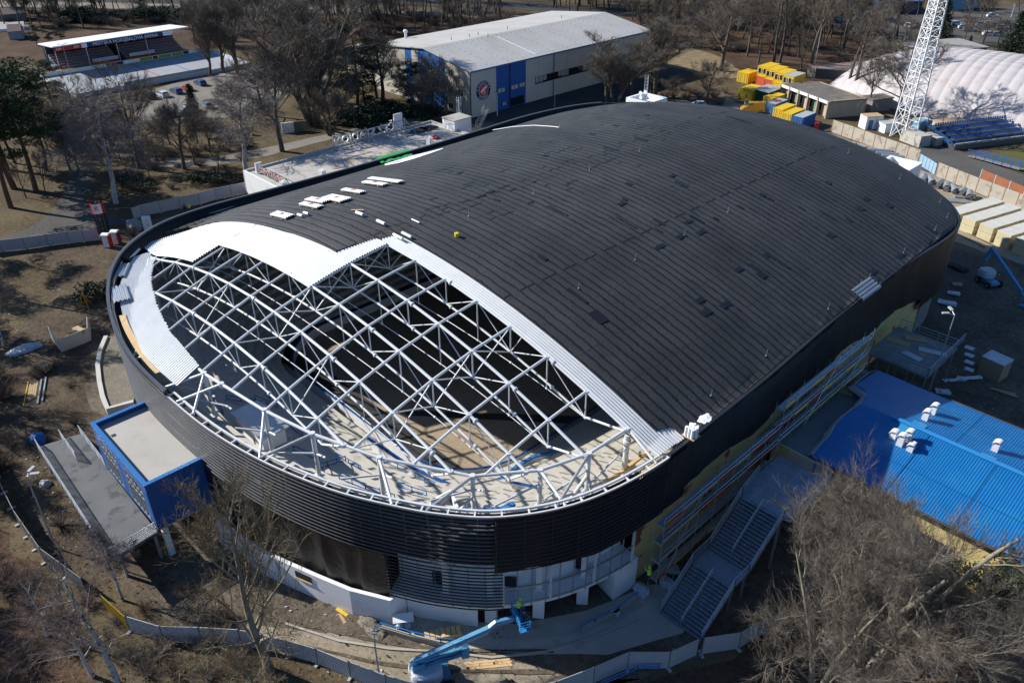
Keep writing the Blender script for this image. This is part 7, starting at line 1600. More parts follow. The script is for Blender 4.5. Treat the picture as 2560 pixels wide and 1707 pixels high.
# ------------------------------------------------------------------ trees
def rvec(rg): 
    while True:
        v = Vector((rg.uniform(-1,1), rg.uniform(-1,1), rg.uniform(-1,1)))
        if .05 < v.length < 1: return v.normalized()
def sliver(mb, p, d, L, w_, rg):
    s = d.cross(rvec(rg)); s = s.normalized() if s.length > .01 else Vector((1,0,0)); u = d.cross(s)
    q = p+d*L+Vector((0,0,rg.uniform(-.05,.08)))*L
    b = len(mb.v); mb.v += [tuple(p+s*w_), tuple(p-s*.5*w_+u*.87*w_), tuple(p-s*.5*w_-u*.87*w_), tuple(q)]; mb.f += [(b,b+1,b+3),(b+1,b+2,b+3),(b+2,b,b+3)]; mb.mi += [0,0,0]
def bare_tree(seed, H, r0, clear=.3, spread=.9, up=.35, n1=11, n2=6, n3=6, n4=4, l1=.5, stems=1, lean=0.0, droop=0.0, tw=.016, wig=.16):
    """trunk and crown meshes of a leafless tree about H tall"""
    rg = random.Random(seed); tr = MB(); cr = MB()
    def limb(mb, p, d, L, ra, rb, n, sides, upw, w_):
        pts = [p]; rs = [ra]; q = p; dd = d
        for i in range(n):
            dd = (dd+rvec(rg)*w_+Vector((0,0,upw/n))).normalized(); q = q+dd*L/n; pts.append(q); rs.append(lerp(ra, rb, (i+1)/n))
        mb.tube(pts, rs, sides, cap=False); return pts
    def along(pts, t):
        k = t*(len(pts)-1); i = min(len(pts)-2, int(k)); return pts[i].lerp(pts[i+1], k-i), (pts[i+1]-pts[i]).normalized()
    def side(d, ang_):
        s = d.cross(rvec(rg)); s = s.normalized() if s.length > .01 else Vector((1,0,0)); return (d*math.cos(ang_)+s*math.sin(ang_)).normalized()
    for st_ in range(stems):
        a = 2*math.pi*st_/max(1, stems)+rg.random(); base = Vector((math.cos(a)*.3*(stems > 1), math.sin(a)*.3*(stems > 1), -.15))
        d0 = Vector((math.cos(a)*(.22 if stems > 1 else lean), math.sin(a)*(.22 if stems > 1 else 0), 1)).normalized()
        TL = H*(.82 if stems == 1 else rg.uniform(.65,.85)); tp = limb(tr, base, d0, TL, r0*(1 if stems == 1 else .6), r0*.16, 9, 7, .05, .09)
        m = n1 if stems == 1 else max(4, n1//2)
        for i in range(m):
            t = lerp(clear, .98, (i+rg.random()*.8)/m); p, d = along(tp, t); L1 = H*l1*lerp(1.0, .42, (t-clear)/(1-clear))*rg.uniform(.75,1.2)
            rr = r0*(1-t*.8)*.45*(1 if stems == 1 else .7); d1 = side(d, spread*rg.uniform(.7,1.25))
            b1 = limb(tr, p, d1, L1, rr, rr*.25, 5, 5, up, wig)
            for j in range(n2):
                t2 = lerp(.22, 1.0, (j+rg.random())/n2); p2, d2 = along(b1, min(.999, t2)); L2 = L1*rg.uniform(.34,.58)*(1.1-.45*t2); r2 = max(tw*1.2, rr*.34*(1-.5*t2))
                b2 = limb(cr, p2, side(d2, rg.uniform(.45,.95)), L2, r2, tw*.8, 3, 3, up*.8-droop, wig*1.15)
                for k in range(n3):
                    p3, d3 = along(b2, min(.999, lerp(.15, 1, (k+rg.random())/n3))); L3 = L2*rg.uniform(.35,.65); dd3 = (side(d3, rg.uniform(.4,.9))+Vector((0,0,up*.3-droop))).normalized()
                    b3 = limb(cr, p3, dd3, L3, tw, tw*.5, 2, 3, up*.5-droop, wig*1.2)
                    for q in range(n4):
                        p4, d4 = along(b3, min(.999, lerp(.1, 1, (q+rg.random())/n4))); sliver(cr, p4, (side(d4, rg.uniform(.35,.85))+Vector((0,0,.15-droop))).normalized(), L3*rg.uniform(.45,.8), tw*.62, rg)
    return tr, cr
def leaf_clump(mb, c, r, n, size, rg, flat=.7):
    for _ in range(n):
        v = rvec(rg); k = rg.uniform(.35,1.0)**.5; p = c+Vector((v.x*r*k, v.y*r*k, v.z*r*flat*k)); a = rvec(rg)*size*rg.uniform(.6,1.3); b = (a.cross(rvec(rg))).normalized()*size*.38
        i = len(mb.v); mb.v += [tuple(p-a*.5-b*.5), tuple(p+a*.5-b*.3), tuple(p+a*.6+b*.3), tuple(p-a*.4+b*.5)]; mb.f.append((i,i+1,i+2,i+3)); mb.mi.append(0)
def pine_tree(seed, H, r0, clear=.42, n=17, cs=1.15, lq=170, lsize=.24, width=.22):
    rg = random.Random(seed); tr = MB(); cr = MB(); pts = [Vector((0,0,-.1))]; d = Vector((rg.uniform(-.06,.06), rg.uniform(-.06,.06), 1))
    for i in range(8): d = (d+rvec(rg)*.06).normalized(); pts.append(pts[-1]+d*H*.95/8)
    tr.tube(pts, [lerp(r0, r0*.18, i/8) for i in range(9)], 7, cap=False)
    for i in range(n):
        t = lerp(clear, 1.0, (i+rg.random()*.7)/n); k = min(7, int(t*8)); p = pts[k].lerp(pts[k+1], t*8-k); a = rg.uniform(0, 6.28)
        prof = math.sin(min(1, (1-t)/(1-clear)*.9+.28)*math.pi*.72); L = H*width*prof*rg.uniform(.7,1.25); e = p+Vector((math.cos(a)*L, math.sin(a)*L, L*rg.uniform(-.05,.35)))
        m = p.lerp(e,.5)+Vector((0,0,-.1*L)); tr.tube([p,m,e],[r0*.28*(1-t*.6),r0*.16,.03],4,cap=False)
        for q in range(3 if L > 1 else 2): c = p.lerp(e, lerp(.5,1.05,q/2))+rvec(rg)*cs*.4; leaf_clump(cr, c, cs*rg.uniform(.6,1.1), lq, lsize, rg, .55)
    leaf_clump(cr, pts[-1], cs*.9, lq, lsize, rg); return tr, cr
def spruce_tree(seed, H, r0, base_r, lq=34, lsize=.34):
    rg = random.Random(seed); tr = MB(); cr = MB(); tr.tube([(0,0,-.1),(0,0,H*.5),(0,0,H*.97)],[r0,r0*.6,.03],6,cap=False); n = int(H*2.3)
    for i in range(n):
        t = i/n; z = lerp(H*.06, H, t); rr = base_r*(1-t)**.85+.12; m = max(4, int(9*(1-t)+4))
        for j in range(m):
            a = 2*math.pi*j/m+i*.7+rg.uniform(-.25,.25); L = rr*rg.uniform(.75,1.15); e = Vector((math.cos(a)*L, math.sin(a)*L, z-.28*L))
            for q in range(3): leaf_clump(cr, Vector((0,0,z)).lerp(e, lerp(.35,1,q/2)), .28+.22*rr/base_r, max(5, lq//4), lsize, rg, .5)
    return tr, cr
def shrub(seed, r, h, n=60, tw=.014):
    rg = random.Random(seed); cr = MB()
    for i in range(n):
        a = rg.uniform(0,6.28); d = Vector((math.cos(a)*rg.uniform(.1,.9), math.sin(a)*rg.uniform(.1,.9), 1)).normalized(); p = Vector((math.cos(a)*r*.2*rg.random(), math.sin(a)*r*.2*rg.random(), 0)); q = p+d*h*rg.uniform(.6,1.1); cr.tube([p, p.lerp(q,.5)+rvec(rg)*.1, q], [tw*1.6, tw, tw*.4], 3, cap=False)
        for k in range(7): b = p.lerp(q, rg.uniform(.3,1)); sliver(cr, b, (d+rvec(rg)*.9).normalized(), h*rg.uniform(.2,.45), tw*.6, rg)
    return cr
def ever_shrub(seed, r, h, lq=900, lsize=.3):
    rg = random.Random(seed); cr = MB()
    for i in range(14): c = Vector((rg.uniform(-1,1)*r*.7, rg.uniform(-1,1)*r*.7, h*rg.uniform(.3,.75))); leaf_clump(cr, c, r*.5, lq//14, lsize, rg, h/r*.6)
    return cr
PROTO = {}
def proto(key, kind, fn, mats, nominal):
    tr, cr = fn; root = bpy.data.objects.new(kind, None); WM[root.name] = Matrix()
    me1 = tr and tr.build('trunk', mats[0], None, smooth=True); me2 = cr.build('crown', mats[1], None)
    parts = [o for o in (me1, me2) if o]
    for o in parts: C.objects.unlink(o)
    zs = sorted(v.co.z for v in parts[-1].data.vertices); top = zs[int(len(zs)*.995)]
    PROTO[key] = (kind, [(o.name.split('.')[0], o.data) for o in parts], top)
    for o in parts: bpy.data.objects.remove(o)
proto('wide', 'bare_tree', bare_tree(1, 12, .30, .26, .95, .30, 15, 8, 9, 7, .48, tw=.017), (bark, twig), 12)
proto('wide2', 'bare_tree', bare_tree(2, 12, .28, .30, .85, .35, 14, 8, 9, 7, .44, tw=.017), (bark, twig), 12)
proto('tall', 'bare_tree', bare_tree(3, 18, .30, .35, .62, .55, 15, 6, 6, 5, .30, tw=.022, wig=.12), (bark, twig), 18)
proto('tall2', 'bare_tree', bare_tree(4, 18, .26, .45, .70, .45, 12, 6, 6, 4, .28, tw=.022), (bark, twig), 18)
proto('poplar', 'bare_tree', bare_tree(5, 16, .26, .18, .45, .75, 22, 8, 8, 7, .36, tw=.017, stems=1, wig=.12), (bark, twig), 16)
proto('multi', 'bare_tree', bare_tree(6, 14, .28, .18, .55, .6, 22, 7, 8, 7, .36, tw=.017, stems=4, wig=.12), (bark, twig), 14)
proto('birch', 'birch_tree', bare_tree(7, 13, .19, .24, .75, .25, 20, 8, 10, 8, .34, droop=.3, tw=.014), (birch, twigp), 13)
proto('birch2', 'birch_tree', bare_tree(8, 13, .17, .26, .70, .30, 19, 8, 10, 8, .32, droop=.25, lean=.12, tw=.014), (birch, twigp), 13)
proto('thinbirch', 'birch_tree', bare_tree(9, 13, .17, .24, .72, .3, 14, 6, 7, 5, .33, droop=.2, lean=.14, tw=.010, wig=.22), (birch, mat('dark_twig', (.10,.075,.068), .95, .2)), 13)
proto('big', 'bare_tree', bare_tree(21, 15, .48, .10, .98, .42, 24, 12, 12, 9, .46, tw=.0085, stems=3, wig=.27), (barkl, twigl), 15)
proto('big2', 'bare_tree', bare_tree(22, 14, .38, .10, .95, .45, 20, 11, 11, 9, .44, tw=.0085, stems=2, wig=.27), (barkl, twigl), 14)
proto('front', 'bare_tree', bare_tree(23, 13, .26, .16, .85, .40, 20, 8, 8, 6, .42, tw=.012, wig=.22), (barkl, mat('yellow_twig', (.17,.135,.085), .95, .25, .6)), 13)
proto('wood1', 'wood_tree', bare_tree(31, 18, .24, .36, .62, .45, 14, 6, 6, 5, .27, tw=.024), (mat('dark_bark', (.075,.062,.05), .95, .3), twig), 18)
proto('wood2', 'wood_tree', bare_tree(32, 17, .22, .40, .70, .35, 13, 6, 6, 5, .28, tw=.024, lean=.08), (mat('dark_bark', (.075,.062,.05)), mat('red_twig', (.15,.105,.085), .95, .2)), 17)
proto('wood3', 'wood_tree', bare_tree(33, 15, .20, .22, .75, .4, 15, 6, 7, 6, .34, tw=.022), (mat('dark_bark', (.075,.062,.05)), twig), 15)
proto('pine', 'pine_tree', pine_tree(41, 16, .26), (barkp, needle), 16)
proto('pine2', 'pine_tree', pine_tree(42, 16, .24, .5, 14, 1.4), (barkp, needle), 16)
proto('pine3', 'pine_tree', pine_tree(43, 15, .24, .2, 22, 1.2, width=.26), (barkp, needled), 15)
proto('spruce', 'spruce_tree', spruce_tree(51, 12, .18, 2.4), (barkp, needled), 12)
proto('bluespruce', 'spruce_tree', spruce_tree(52, 10, .2, 2.8, 60, .2), (barkp, needleb), 10)
proto('shrub', 'bare_shrub', (None, shrub(61, 1.2, 2.0)), (None, twig), 2)
proto('shrub2', 'bare_shrub', (None, shrub(62, 1.4, 1.8, 80)), (None, mat('red_twig', (.15,.105,.085))), 1.8)
proto('evershrub', 'evergreen_shrub', (None, ever_shrub(63, 1.6, 1.8)), (None, needled), 1.8)
def plant(key, pos, h, label, group=None, rz=None, wide=1.0, cat=None):
    kind, parts, nom = PROTO[key]; s = h/nom
    t = bpy.data.objects.new(kind, None); C.objects.link(t); t.location = pos; t.rotation_euler = (0, 0, R.uniform(0, 6.28) if rz is None else rz); t.scale = (s*wide, s*wide, s); t.empty_display_size = .5
    tag(t, label, cat or ('shrub' if 'shrub' in kind else 'tree'), group)
    if len(parts) == 1:
        o = bpy.data.objects.new(kind, parts[0][1]); o.location = t.location; o.rotation_euler = t.rotation_euler; o.scale = t.scale
        for k in ('label','category','group'):
            if k in t: o[k] = t[k]
        bpy.data.objects.remove(t); C.objects.link(o); return o
    for nm, me in parts: o = bpy.data.objects.new(nm, me); C.objects.link(o); o.parent = t
    return t
def tree(key, b, top, label, group=None, wide=1.0, rz=None):
    p = at(*b); h = zat(p, *top)*1.06; return plant(key, p, max(2.0, h), label, group, rz, wide*1.18)
# --- park on the left
tree('birch', (5,1065,300), (1,900,830), 'white-trunked birch beside the asphalt path above the billboard', wide=1.25)
tree('birch2', (1,880,1420), (1,800,960), 'slim white birch left of the tall path-side birch', wide=1.2)
tree('birch2', (1,610,1330), (1,560,900), 'leaning birch nearest the pine trunks', wide=1.2)
tree('birch', (1,2255,1560), (1,2180,700), 'broad drooping birch close to the white annex end', wide=1.3)
tree('wide', (1,1280,1545), (1,1240,600), 'crooked dark bare tree in front of the rink boards', wide=.72)
tree('wide2', (1,1690,1555), (1,1600,980), 'spreading low bare tree in the middle of the lawn', wide=1.0)
tree('birch2', (1,1010,1390), (1,980,930), 'thin pale birch between the two large birches', wide=1.3)
tree('wide', (1,700,1060), (1,640,700), 'bare tree between the big pine and the rink')
tree('spruce', (1,1810,1180), (1,1805,800), 'small dark spruce in front of the parked cars')
tree('pine3', (1,500,985), (1,520,580), 'large dark pine standing out at the rink corner', wide=1.25)
tree('pine', (5,330,185), (1,230,620), 'tall leaning pine left of the asphalt path', wide=1.1)
tree('pine2', (5,130,165), (1,110,300), 'tall pine at the left picture edge above the lawn', wide=1.2)
tree('pine', (5,100,340), (1,60,760), 'pine at the left edge nearest the path', wide=1.1)
tree('pine2', (1,430,1570), (1,260,1060), 'low spreading pine with bushy crown near the birch group', wide=1.5)
tree('pine', (1,60,1560), (1,30,420), 'dark pine at the very left edge in the middle', wide=1.3)
tree('pine2', (1,140,1500), (1,160,800), 'dense pine behind the left edge trunks', wide=1.2)
tree('pine3', (1,300,1180), (1,310,650), 'rounded pine in the shade left of the rink', wide=1.2)
tree('pine3', (1,340,420), (1,330,230), 'dark pine behind the left end of the grandstand', wide=1.2); tree('pine3', (1,570,380), (1,590,200), 'dark pine right behind the grandstand roof', wide=1.2); tree('pine3', (1,450,400), (1,460,240), 'dark pine between two others behind the grandstand', wide=1.2)
tree('pine2', (1,230,240), (1,190,-60), 'tall pine above the garden hut')
for i,(bx,by,tx,ty,k,l) in enumerate(((370,230,310,-120,'wood1','tall bare trunk left of the grandstand'),(480,180,440,-200,'wood1','thin tall tree behind the grandstand left end'),(620,190,560,-150,'wood2','pale tall tree over the grandstand'),(775,270,730,-150,'wood1','straight dark tree behind the white stand roof'),(1370,235,1320,-120,'wood1','dark tree behind the far end of the stand roof'),(1300,180,1200,-20,'pine2','crooked dark pine behind the stand'),(1500,190,1480,-150,'wood1','slim tree right behind the stand'),(1130,170,1120,-180,'wood2','slender tree at the dark hedge behind the stand'),(1680,130,1650,-160,'wood1','tall tree behind the poplars at the road'),(2000,110,1990,-160,'wood2','slender tree at the far road'),(2270,130,2250,-150,'wood1','trunk at the far road right'))): tree(k, (1,bx,by), (1,tx,ty), l)
# --- tall clump between rink and hall
for i,(k,b,t_,l,w_) in enumerate((('wide2',(2,240,1392),(2,130,560),'dark bare tree standing nearest the gravel path',1.0),('poplar',(2,405,930),(2,330,80),'upright grey poplar at the left of the tall clump',1.35),('poplar',(2,475,925),(2,480,30),'tallest upright poplar of the clump',1.4),('multi',(2,530,1140),(2,560,0),'many-stemmed upright tree in the middle of the clump',1.5),('poplar',(2,550,1120),(2,680,100),'upright poplar at the right of the clump',1.35),('multi',(2,690,1245),(2,660,740),'low many-stemmed bare tree beside the annex letters',1.3),('poplar',(1,2050,670),(1,1960,60),'upright grey poplar over the rink end',1.5),('poplar',(1,2180,690),(1,2200,20),'tall grey poplar right of the rink end',1.5),('poplar',(1,1930,700),(1,1850,180),'lower grey poplar close to the stand end',1.4),('wide',(2,70,1060),(2,40,480),'bare tree behind the parked silver cars',1.1),('wide2',(2,1165,960),(2,1210,330),'bare tree before the pale hall gable',1.1),('wide',(2,1110,905),(2,1060,430),'dark bare tree left of the hall gable',1.1),('wide2',(2,1640,1060),(2,1640,560),'bare tree in front of the blue hall panel',1.15),('multi',(2,1500,1070),(2,1460,640),'dense bare tree by the blue stripe of the hall',1.2),('wide2',(2,1750,1100),(2,1780,720),'bare tree by the hall corner windows',1.0))): tree(k, b, t_, l, wide=w_)
tree('pine3', (2,930,960), (2,930,205), 'tall dark pine left of the hall gable', wide=1.1); tree('pine3', (2,870,900), (2,850,500), 'dark pine before the low hall wing', wide=1.2); tree('pine3', (2,1440,1020), (2,1440,590), 'dark conifer against the blue hall stripe', wide=1.0); tree('pine3', (2,1010,990), (2,1000,560), 'dark bushy pine between the bare trees at the hall', wide=1.2)
for i,(x,y,h,w_) in enumerate(((830,1130,2.5,1.6),(930,1110,3,1.7),(1040,1080,3.2,1.8),(1150,1070,3.2,1.7),(1240,1060,3,1.6),(1000,1160,2.4,1.6),(1450,1080,3,1.4),(1560,1080,2.6,1.4))): plant('evershrub', at(2,x,y), h, 'dark evergreen shrub in the hedge between annex and hall', 'evergreen hedge beside the hall', None, w_)
for i,(x,y) in enumerate(((1230,520),(1310,500),(1410,530),(1490,500))): pass
# --- right of the hall
for i,(k,b,t_,l,w_) in enumerate((('multi',(3,950,945),(3,930,390),'broad many-stemmed bare tree in front of the strip windows',1.45),('wide2',(3,860,950),(3,840,520),'bare tree at the left of the group by the hall wall',1.1),('wide2',(3,1090,870),(3,1110,400),'bare tree right of the broad one by the hall wall',1.1),('wide2',(3,1310,895),(3,1380,250),'slender double-trunked tree at the hall end',1.2),('poplar',(3,1290,880),(3,1330,230),'upright bare tree at the far hall corner',1.5),('wide',(3,1915,655),(3,2060,-60),'large forked tree on the dry grass mound',1.2),('tall2',(3,2155,520),(3,2150,-60),'straight dark tree beside the white wall remains',1.0),('tall2',(3,2260,580),(3,2290,60),'tree right of the white wall remains',1.0),('wide2',(3,1780,960),(3,1800,580),'low bare tree before the track to the containers',1.2),('wide',(3,1500,880),(3,1540,700),'small bare tree on the bank beyond the eaves',1.1),('tall',(3,1520,330),(3,1500,-100),'dark tree in the wood behind the hall end',1.0))): tree(k, b, t_, l, wide=w_)
for i,(x,y,h) in enumerate(((1480,900,2.2),(1600,920,2),(1720,900,2.4),(1850,900,2.2),(1900,960,1.8),(1400,910,2.2),(1560,830,2),(1650,860,2.4),(1960,860,1.8),(1780,820,2.2),(1420,820,2.6),(1330,800,2.4),(1500,780,2.2))): plant('shrub2' if i % 2 else 'shrub', at(3,x,y), h, 'brown leafless shrub on the bank behind the far eaves', 'leafless shrubs on the bank', None, 1.5)
# --- wood at the right top
for i,(k,b,t_,l,w_) in enumerate((('tall',(4,380,670),(4,560,-260),'tall dark tree leaning over the yellow offices',1.0),('tall2',(4,105,580),(4,200,-300),'slim tall tree behind the yellow offices, left of a pair',.9),('tall2',(4,50,590),(4,110,-320),'slim tall tree behind the yellow offices, right of a pair',.9),('wide2',(4,300,640),(4,290,370),'low feathery bare tree behind the office roof',1.0),('tall2',(4,735,845),(4,860,120),'forked tree at the dome end, left trunk',1.2),('tall2',(4,775,865),(4,930,60),'forked tree at the dome end, right trunk',1.2),('wide2',(4,910,1010),(4,1000,560),'thin bare tree between garage and dome',.8),('wide',(4,1180,1095),(4,1330,330),'big Y-shaped bare tree before the dome',1.0),('tall',(4,1180,360),(4,1250,-150),'bare tree at the far car park edge',1.0),('wide2',(4,1800,390),(4,1800,160),'bare tree beyond the dome near the spruce',1.0),('wide',(4,1960,430),(4,2000,160),'bare tree behind the old stand building',1.0),('wide2',(4,2100,420),(4,2130,180),'bare tree left of the right-hand spruce',1.0),('wide',(4,1240,420),(4,1220,150),'bare tree left of the mast by the car park',1.1),('tall',(4,690,480),(4,640,-120),'bare tree in the wood left of the fork',1.0))): tree(k, b, t_, l, wide=w_)
tree('spruce', (4,1530,480), (4,1570,20), 'tall dark spruce behind the floodlight mast', wide=1.3); tree('spruce', (4,2220,520), (4,2240,130), 'broad dark spruce at the right picture edge', wide=1.5); tree('spruce', (4,1850,400), (4,1860,330), 'small conifer near the old stand building', wide=1.4); tree('spruce', (4,1430,420), (4,1400,120), 'dark spruce left behind the mast', wide=1.2)
# --- foreground
tree('thinbirch', (13,1085,1566), (13,430,330), 'tall leaning birch at the bottom left with pale trunk', wide=1.0, rz=2.6)
tree('thinbirch', (13,850,1500), (13,620,760), 'slim birch behind the tall leaning one at the bottom left', wide=1.2)
tree('birch2', (13,1130,805), (13,760,180), 'birch just outside the ramp railing', wide=.9)
tree('thinbirch', (13,440,1130), (13,420,620), 'small pale birch in the lower left corner', wide=1.2)
tree('front', (14,120,1440), (10,110,1420), 'yellowish bare tree in front of the black sheeting', wide=.78)
tree('front', (13,2330,1640), (13,2330,1230), 'low twiggy bare tree behind the bottom hoarding', wide=1.0)
tree('big', (16,800,1500), (16,900,-30), 'huge many-limbed bare tree in the lower right corner', wide=.86, rz=.5)
tree('big2', (16,420,1700), (16,450,480), 'bare tree in front of the steel staircase', wide=.72)
tree('big2', (16,1650,1760), (16,1650,900), 'bare tree between the huge tree and the yew', wide=.7)
tree('wide2', (16,820,560), (12,1180,1400), 'bare tree rising against the blue roof and yellow wall', wide=.75)
tree('bluespruce', (16,2330,1300), (16,2260,170), 'grey-blue spruce at the lower right edge', wide=1.1)
tree('pine3', (16,2050,1500), (16,2050,600), 'dark yew-like conifer in the lower right corner', wide=1.2)
tree('pine3', (16,2450,1650), (16,2420,800), 'dark conifer at the right bottom edge', wide=1.2)
for i,(n,x,y,h,w_) in enumerate(((9,40,520,2.4,1.6),(9,-30,330,2.6,1.6),(13,250,1400,1.6,1.5),(13,1350,1480,1.3,1.5),(13,1600,1480,1.4,1.6),(13,1900,1500,1.5,1.6),(13,60,700,2,1.5),(14,200,1540,1.4,1.6),(9,20,1150,1.8,1.5),(13,560,120,1.8,1.3),(15,2300,1500,1.6,1.6),(16,250,1000,1.6,1.6),(13,2150,1380,1.5,1.6),(9,100,950,1.6,1.5))): plant('shrub' if i % 2 else 'shrub2', at(n,x,y), h, 'low leafless shrub in the foreground undergrowth', 'foreground undergrowth shrubs', None, w_)
plant('evershrub', at(5,900,1150), 2.2, 'round green juniper beside the orange tripod', None, None, 1.2)
for k,(x,y) in enumerate(((770,625),(1220,600))): plant('shrub2', at(5,x,y), 2.0, ['round reddish bush left of the portable toilets','round reddish bush right of the portable toilets'][k], None, None, 1.0)
# --- dense far wood: individuals scattered over the belts behind
def scatter(n, x0, x1, y0, y1, cnt, keys, hr, label, group, seed, avoid=()):
    rg = random.Random(seed); k = 0
    while k < cnt:
        x, y = rg.uniform(x0, x1), rg.uniform(y0, y1); p = at(n, x, y)
        if any(a[0] < p.x < a[1] and a[2] < p.y < a[3] for a in avoid): k += 1; continue
        plant(rg.choice(keys), p, rg.uniform(*hr), label, group, rg.uniform(0,6.28), rg.uniform(.9,1.25)); k += 1
W3 = ['wood1','wood2','wood3','wood3']; AV = [(-182,-138,120,194),(-192,-176,120,138)]
scatter(2,700,2350,90,330,58,W3,(15,22),'leafless tree in the wood belt behind the sports hall','trees of the wood behind the hall',1,AV)
scatter(2,0,2350,-60,30,16,W3,(13,18),'leafless tree beyond the far road','trees beyond the far road',2,AV)
scatter(3,350,1500,0,110,34,W3,(15,22),'leafless tree on the slope beyond the hall roof','trees beyond the hall roof',3,AV)
scatter(3,1150,2350,130,430,40,W3,(13,20),'leafless tree in the thicket right of the hall','trees of the thicket right of the hall',4,AV)
scatter(4,0,1050,150,540,36,W3,(13,20),'leafless tree in the wood behind the containers','trees of the wood behind the containers',5,[(-103,-76,248,274)])
scatter(3,1500,2350,0,100,14,W3,(13,18),'leafless tree along the far roadside','trees along the far roadside',6)
scatter(1,0,2350,60,215,24,W3,(12,18),'leafless tree along the verge behind the grandstand','trees along the verge behind the stand',7,[(-264,-248,66,110)])
scatter(1,1750,2350,150,420,10,['poplar','wide2','wood3'],(10,14),'grey bare tree beyond the right end of the rink','trees beyond the rink end',8,[(-264,-220,60,112)])
scatter(1,380,2300,1250,1560,8,['wide2','wood3'],(6,9),'small bare tree scattered on the shaded park lawn','small trees on the park lawn',9)
scatter(4,1400,2350,60,400,8,['wide2','wood3'],(8,12),'bare tree between the rows of the far car park','trees in the far car park',10)
scatter(5,0,880,30,300,3,['wood3'],(7,10),'bare sapling on the lawn under the pines','saplings under the pines',12)
def sscatter(n, x0, x1, y0, y1, cnt, hr, label, group, seed, key=('shrub','shrub2'), wr=(1.3,2.2), avoid=()):
    rg = random.Random(seed)
    for k in range(cnt):
        p = at(n, rg.uniform(x0,x1), rg.uniform(y0,y1))
        if any(a[0] < p.x < a[1] and a[2] < p.y < a[3] for a in avoid): continue
        plant(rg.choice(key), p, rg.uniform(*hr), label, group, rg.uniform(0,6.28), rg.uniform(*wr))
sscatter(2,700,2350,110,330,70,(1.8,3.6),'brown brush in the wood behind the hall','brush behind the hall',21,avoid=AV)
sscatter(3,1150,2300,140,480,60,(1.6,3.2),'brown brush in the thicket right of the hall','brush right of the hall',22,avoid=AV)
sscatter(4,0,1100,250,520,34,(1.6,3.0),'brown brush behind the containers and shed','brush behind the containers',23)
sscatter(1,600,1750,130,200,26,(2.0,3.2),'dark evergreen brush along the verge behind the stand','evergreen brush behind the stand',24,('evershrub',),(1.3,2.0))
sscatter(1,1900,2330,1250,1400,8,(1.0,1.8),'low brown brush on the lawn before the annex','brush on the lawn before the annex',25)
sscatter(5,1150,2200,40,190,16,(.8,1.6),'dark brush on the slope above the pale hoarding','brush on the slope above the hoarding',26,('shrub2','evershrub'))

for i,(x,y,k,h) in enumerate(((-119,8,'pine',17),(-127,16,'pine2',18),(-112,0,'pine3',15),(-104,-4,'wide2',13),(-140,10,'pine2',17),(-131,3,'pine',17),(-96,-6,'pine2',16),(-88,-8,'wide',13),(-80,-9,'wide2',14),(-72,-9,'birch',13),(-64,-9,'wood3',13),(-56,-8,'wide2',12),(-108,14,'birch2',12),(-98,6,'wide',12),(-88,0,'birch',12),(-146,16,'pine3',16))):
    plant(k, Vector((x,y,0)), h, 'tree standing outside the left or lower edge of the picture', 'trees outside the picture edge')
scatter(1,420,2330,1260,1560,11,['wide2','wide','birch2','wood3'],(6,10),'bare tree among the park lawn shadows','trees on the shaded park lawn',31,[(-232,-200,60,112)])
scatter(5,600,2200,-20,130,5,['wood3','wide2'],(6,9),'bare tree on the slope behind the pale hoarding','trees on the slope behind the hoarding',32)
sscatter(1,400,2330,1300,1560,14,(.8,1.8),'low brown brush on the park lawn','brush on the park lawn',33)
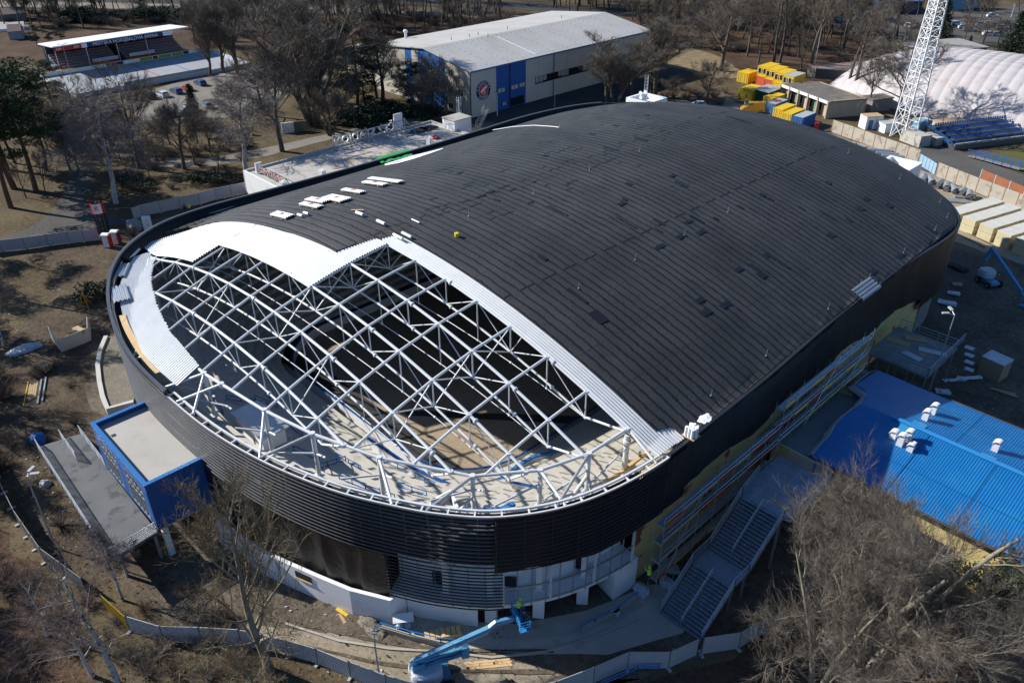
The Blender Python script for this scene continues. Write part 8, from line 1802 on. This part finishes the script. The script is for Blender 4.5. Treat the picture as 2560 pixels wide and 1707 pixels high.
# litter on the ground: dead leaves, twigs, stones and scraps
def litter_field(name, polys, cnt, m, seed, smin, smax, label):
    rg = random.Random(seed); mb = MB()
    for _ in range(cnt):
        x0,x1,y0,y1 = rg.choice(polys); p = Vector((rg.uniform(x0,x1), rg.uniform(y0,y1), .12))
        if (p.x-CEN.x)**2/40**2+(p.y-CEN.y)**2/58**2 < 1: continue
        a = rg.uniform(0,6.28); l = rg.uniform(smin,smax); w_ = l*rg.uniform(.15,.7); u = Vector((math.cos(a),math.sin(a),rg.uniform(-.2,.35)))*l; v = Vector((-math.sin(a),math.cos(a),rg.uniform(-.2,.3)))*w_
        i = len(mb.v); mb.v += [tuple(p-u-v),tuple(p+u-v*.6),tuple(p+u*.8+v),tuple(p-u*.7+v*.8)]; mb.f.append((i,i+1,i+2,i+3)); mb.mi.append(0)
    o = mb.build(name, m, None); tag(o, label, 'litter', None, 'stuff')
LP = [(-134,-102,6,60),(-112,-60,-4,20),(-70,-40,-4,16),(-50,-20,4,30),(-170,-132,20,80)]
litter_field('leaf_litter', LP, 9000, mat('dead_leaf', (.17,.12,.075), .95, .35, 3), 1, .03, .10, 'dead leaves and twigs strewn over the bare ground')
litter_field('dark_litter', LP, 6000, mat('wet_leaf', (.035,.026,.02), .95, .35, 3), 2, .04, .14, 'dark wet leaves and sticks on the ground')
litter_field('scrap_litter', [(-124,-102,10,40),(-82,-62,6,14),(-46,-28,16,28),(-26,-10,84,128),(-26,-16,36,56)], 420, mat('scrap', (.5,.5,.5), .7, .3, 3), 3, .04, .13, 'pale scraps and stones scattered on the site')

scatter(1,0,2350,60,240,22,W3+['poplar'],(12,18),'leafless tree in the belt above the grandstand','trees of the belt above the grandstand',41,[(-264,-218,60,114)])
scatter(1,2000,2350,60,300,8,['poplar','wide2','wood3'],(11,16),'grey bare tree between rink end and far road','trees between rink and far road',42,[(-264,-220,60,112)])
scatter(2,0,800,60,330,16,['poplar','wood3','wide2'],(11,16),'grey bare tree behind the parked cars','trees behind the parked cars',43,AV)
scatter(3,1100,2350,60,260,16,W3,(14,20),'leafless tree in the deep wood right of the hall','trees of the deep wood right of the hall',44,AV)
scatter(4,0,1500,60,300,14,W3,(13,18),'leafless tree before the far car park','trees before the far car park',45,[(-103,-76,248,274)])
sscatter(1,0,2350,80,260,50,(1.6,3.2),'brown brush around the grandstand wood','brush around the grandstand wood',46,avoid=[(-266,-218,58,114)])
sscatter(13,0,2350,300,1560,26,(.7,1.5),'low brown weeds on the lower left ground','weeds on the lower left ground',47,wr=(1.2,2.0),avoid=[(-84,-55,7,26)])
sscatter(9,0,700,100,1500,14,(.6,1.3),'low brown weeds at the left edge','weeds at the left edge',48,wr=(1.2,2.0),avoid=[(-84,-55,7,26),(-106,-30,17,130)])
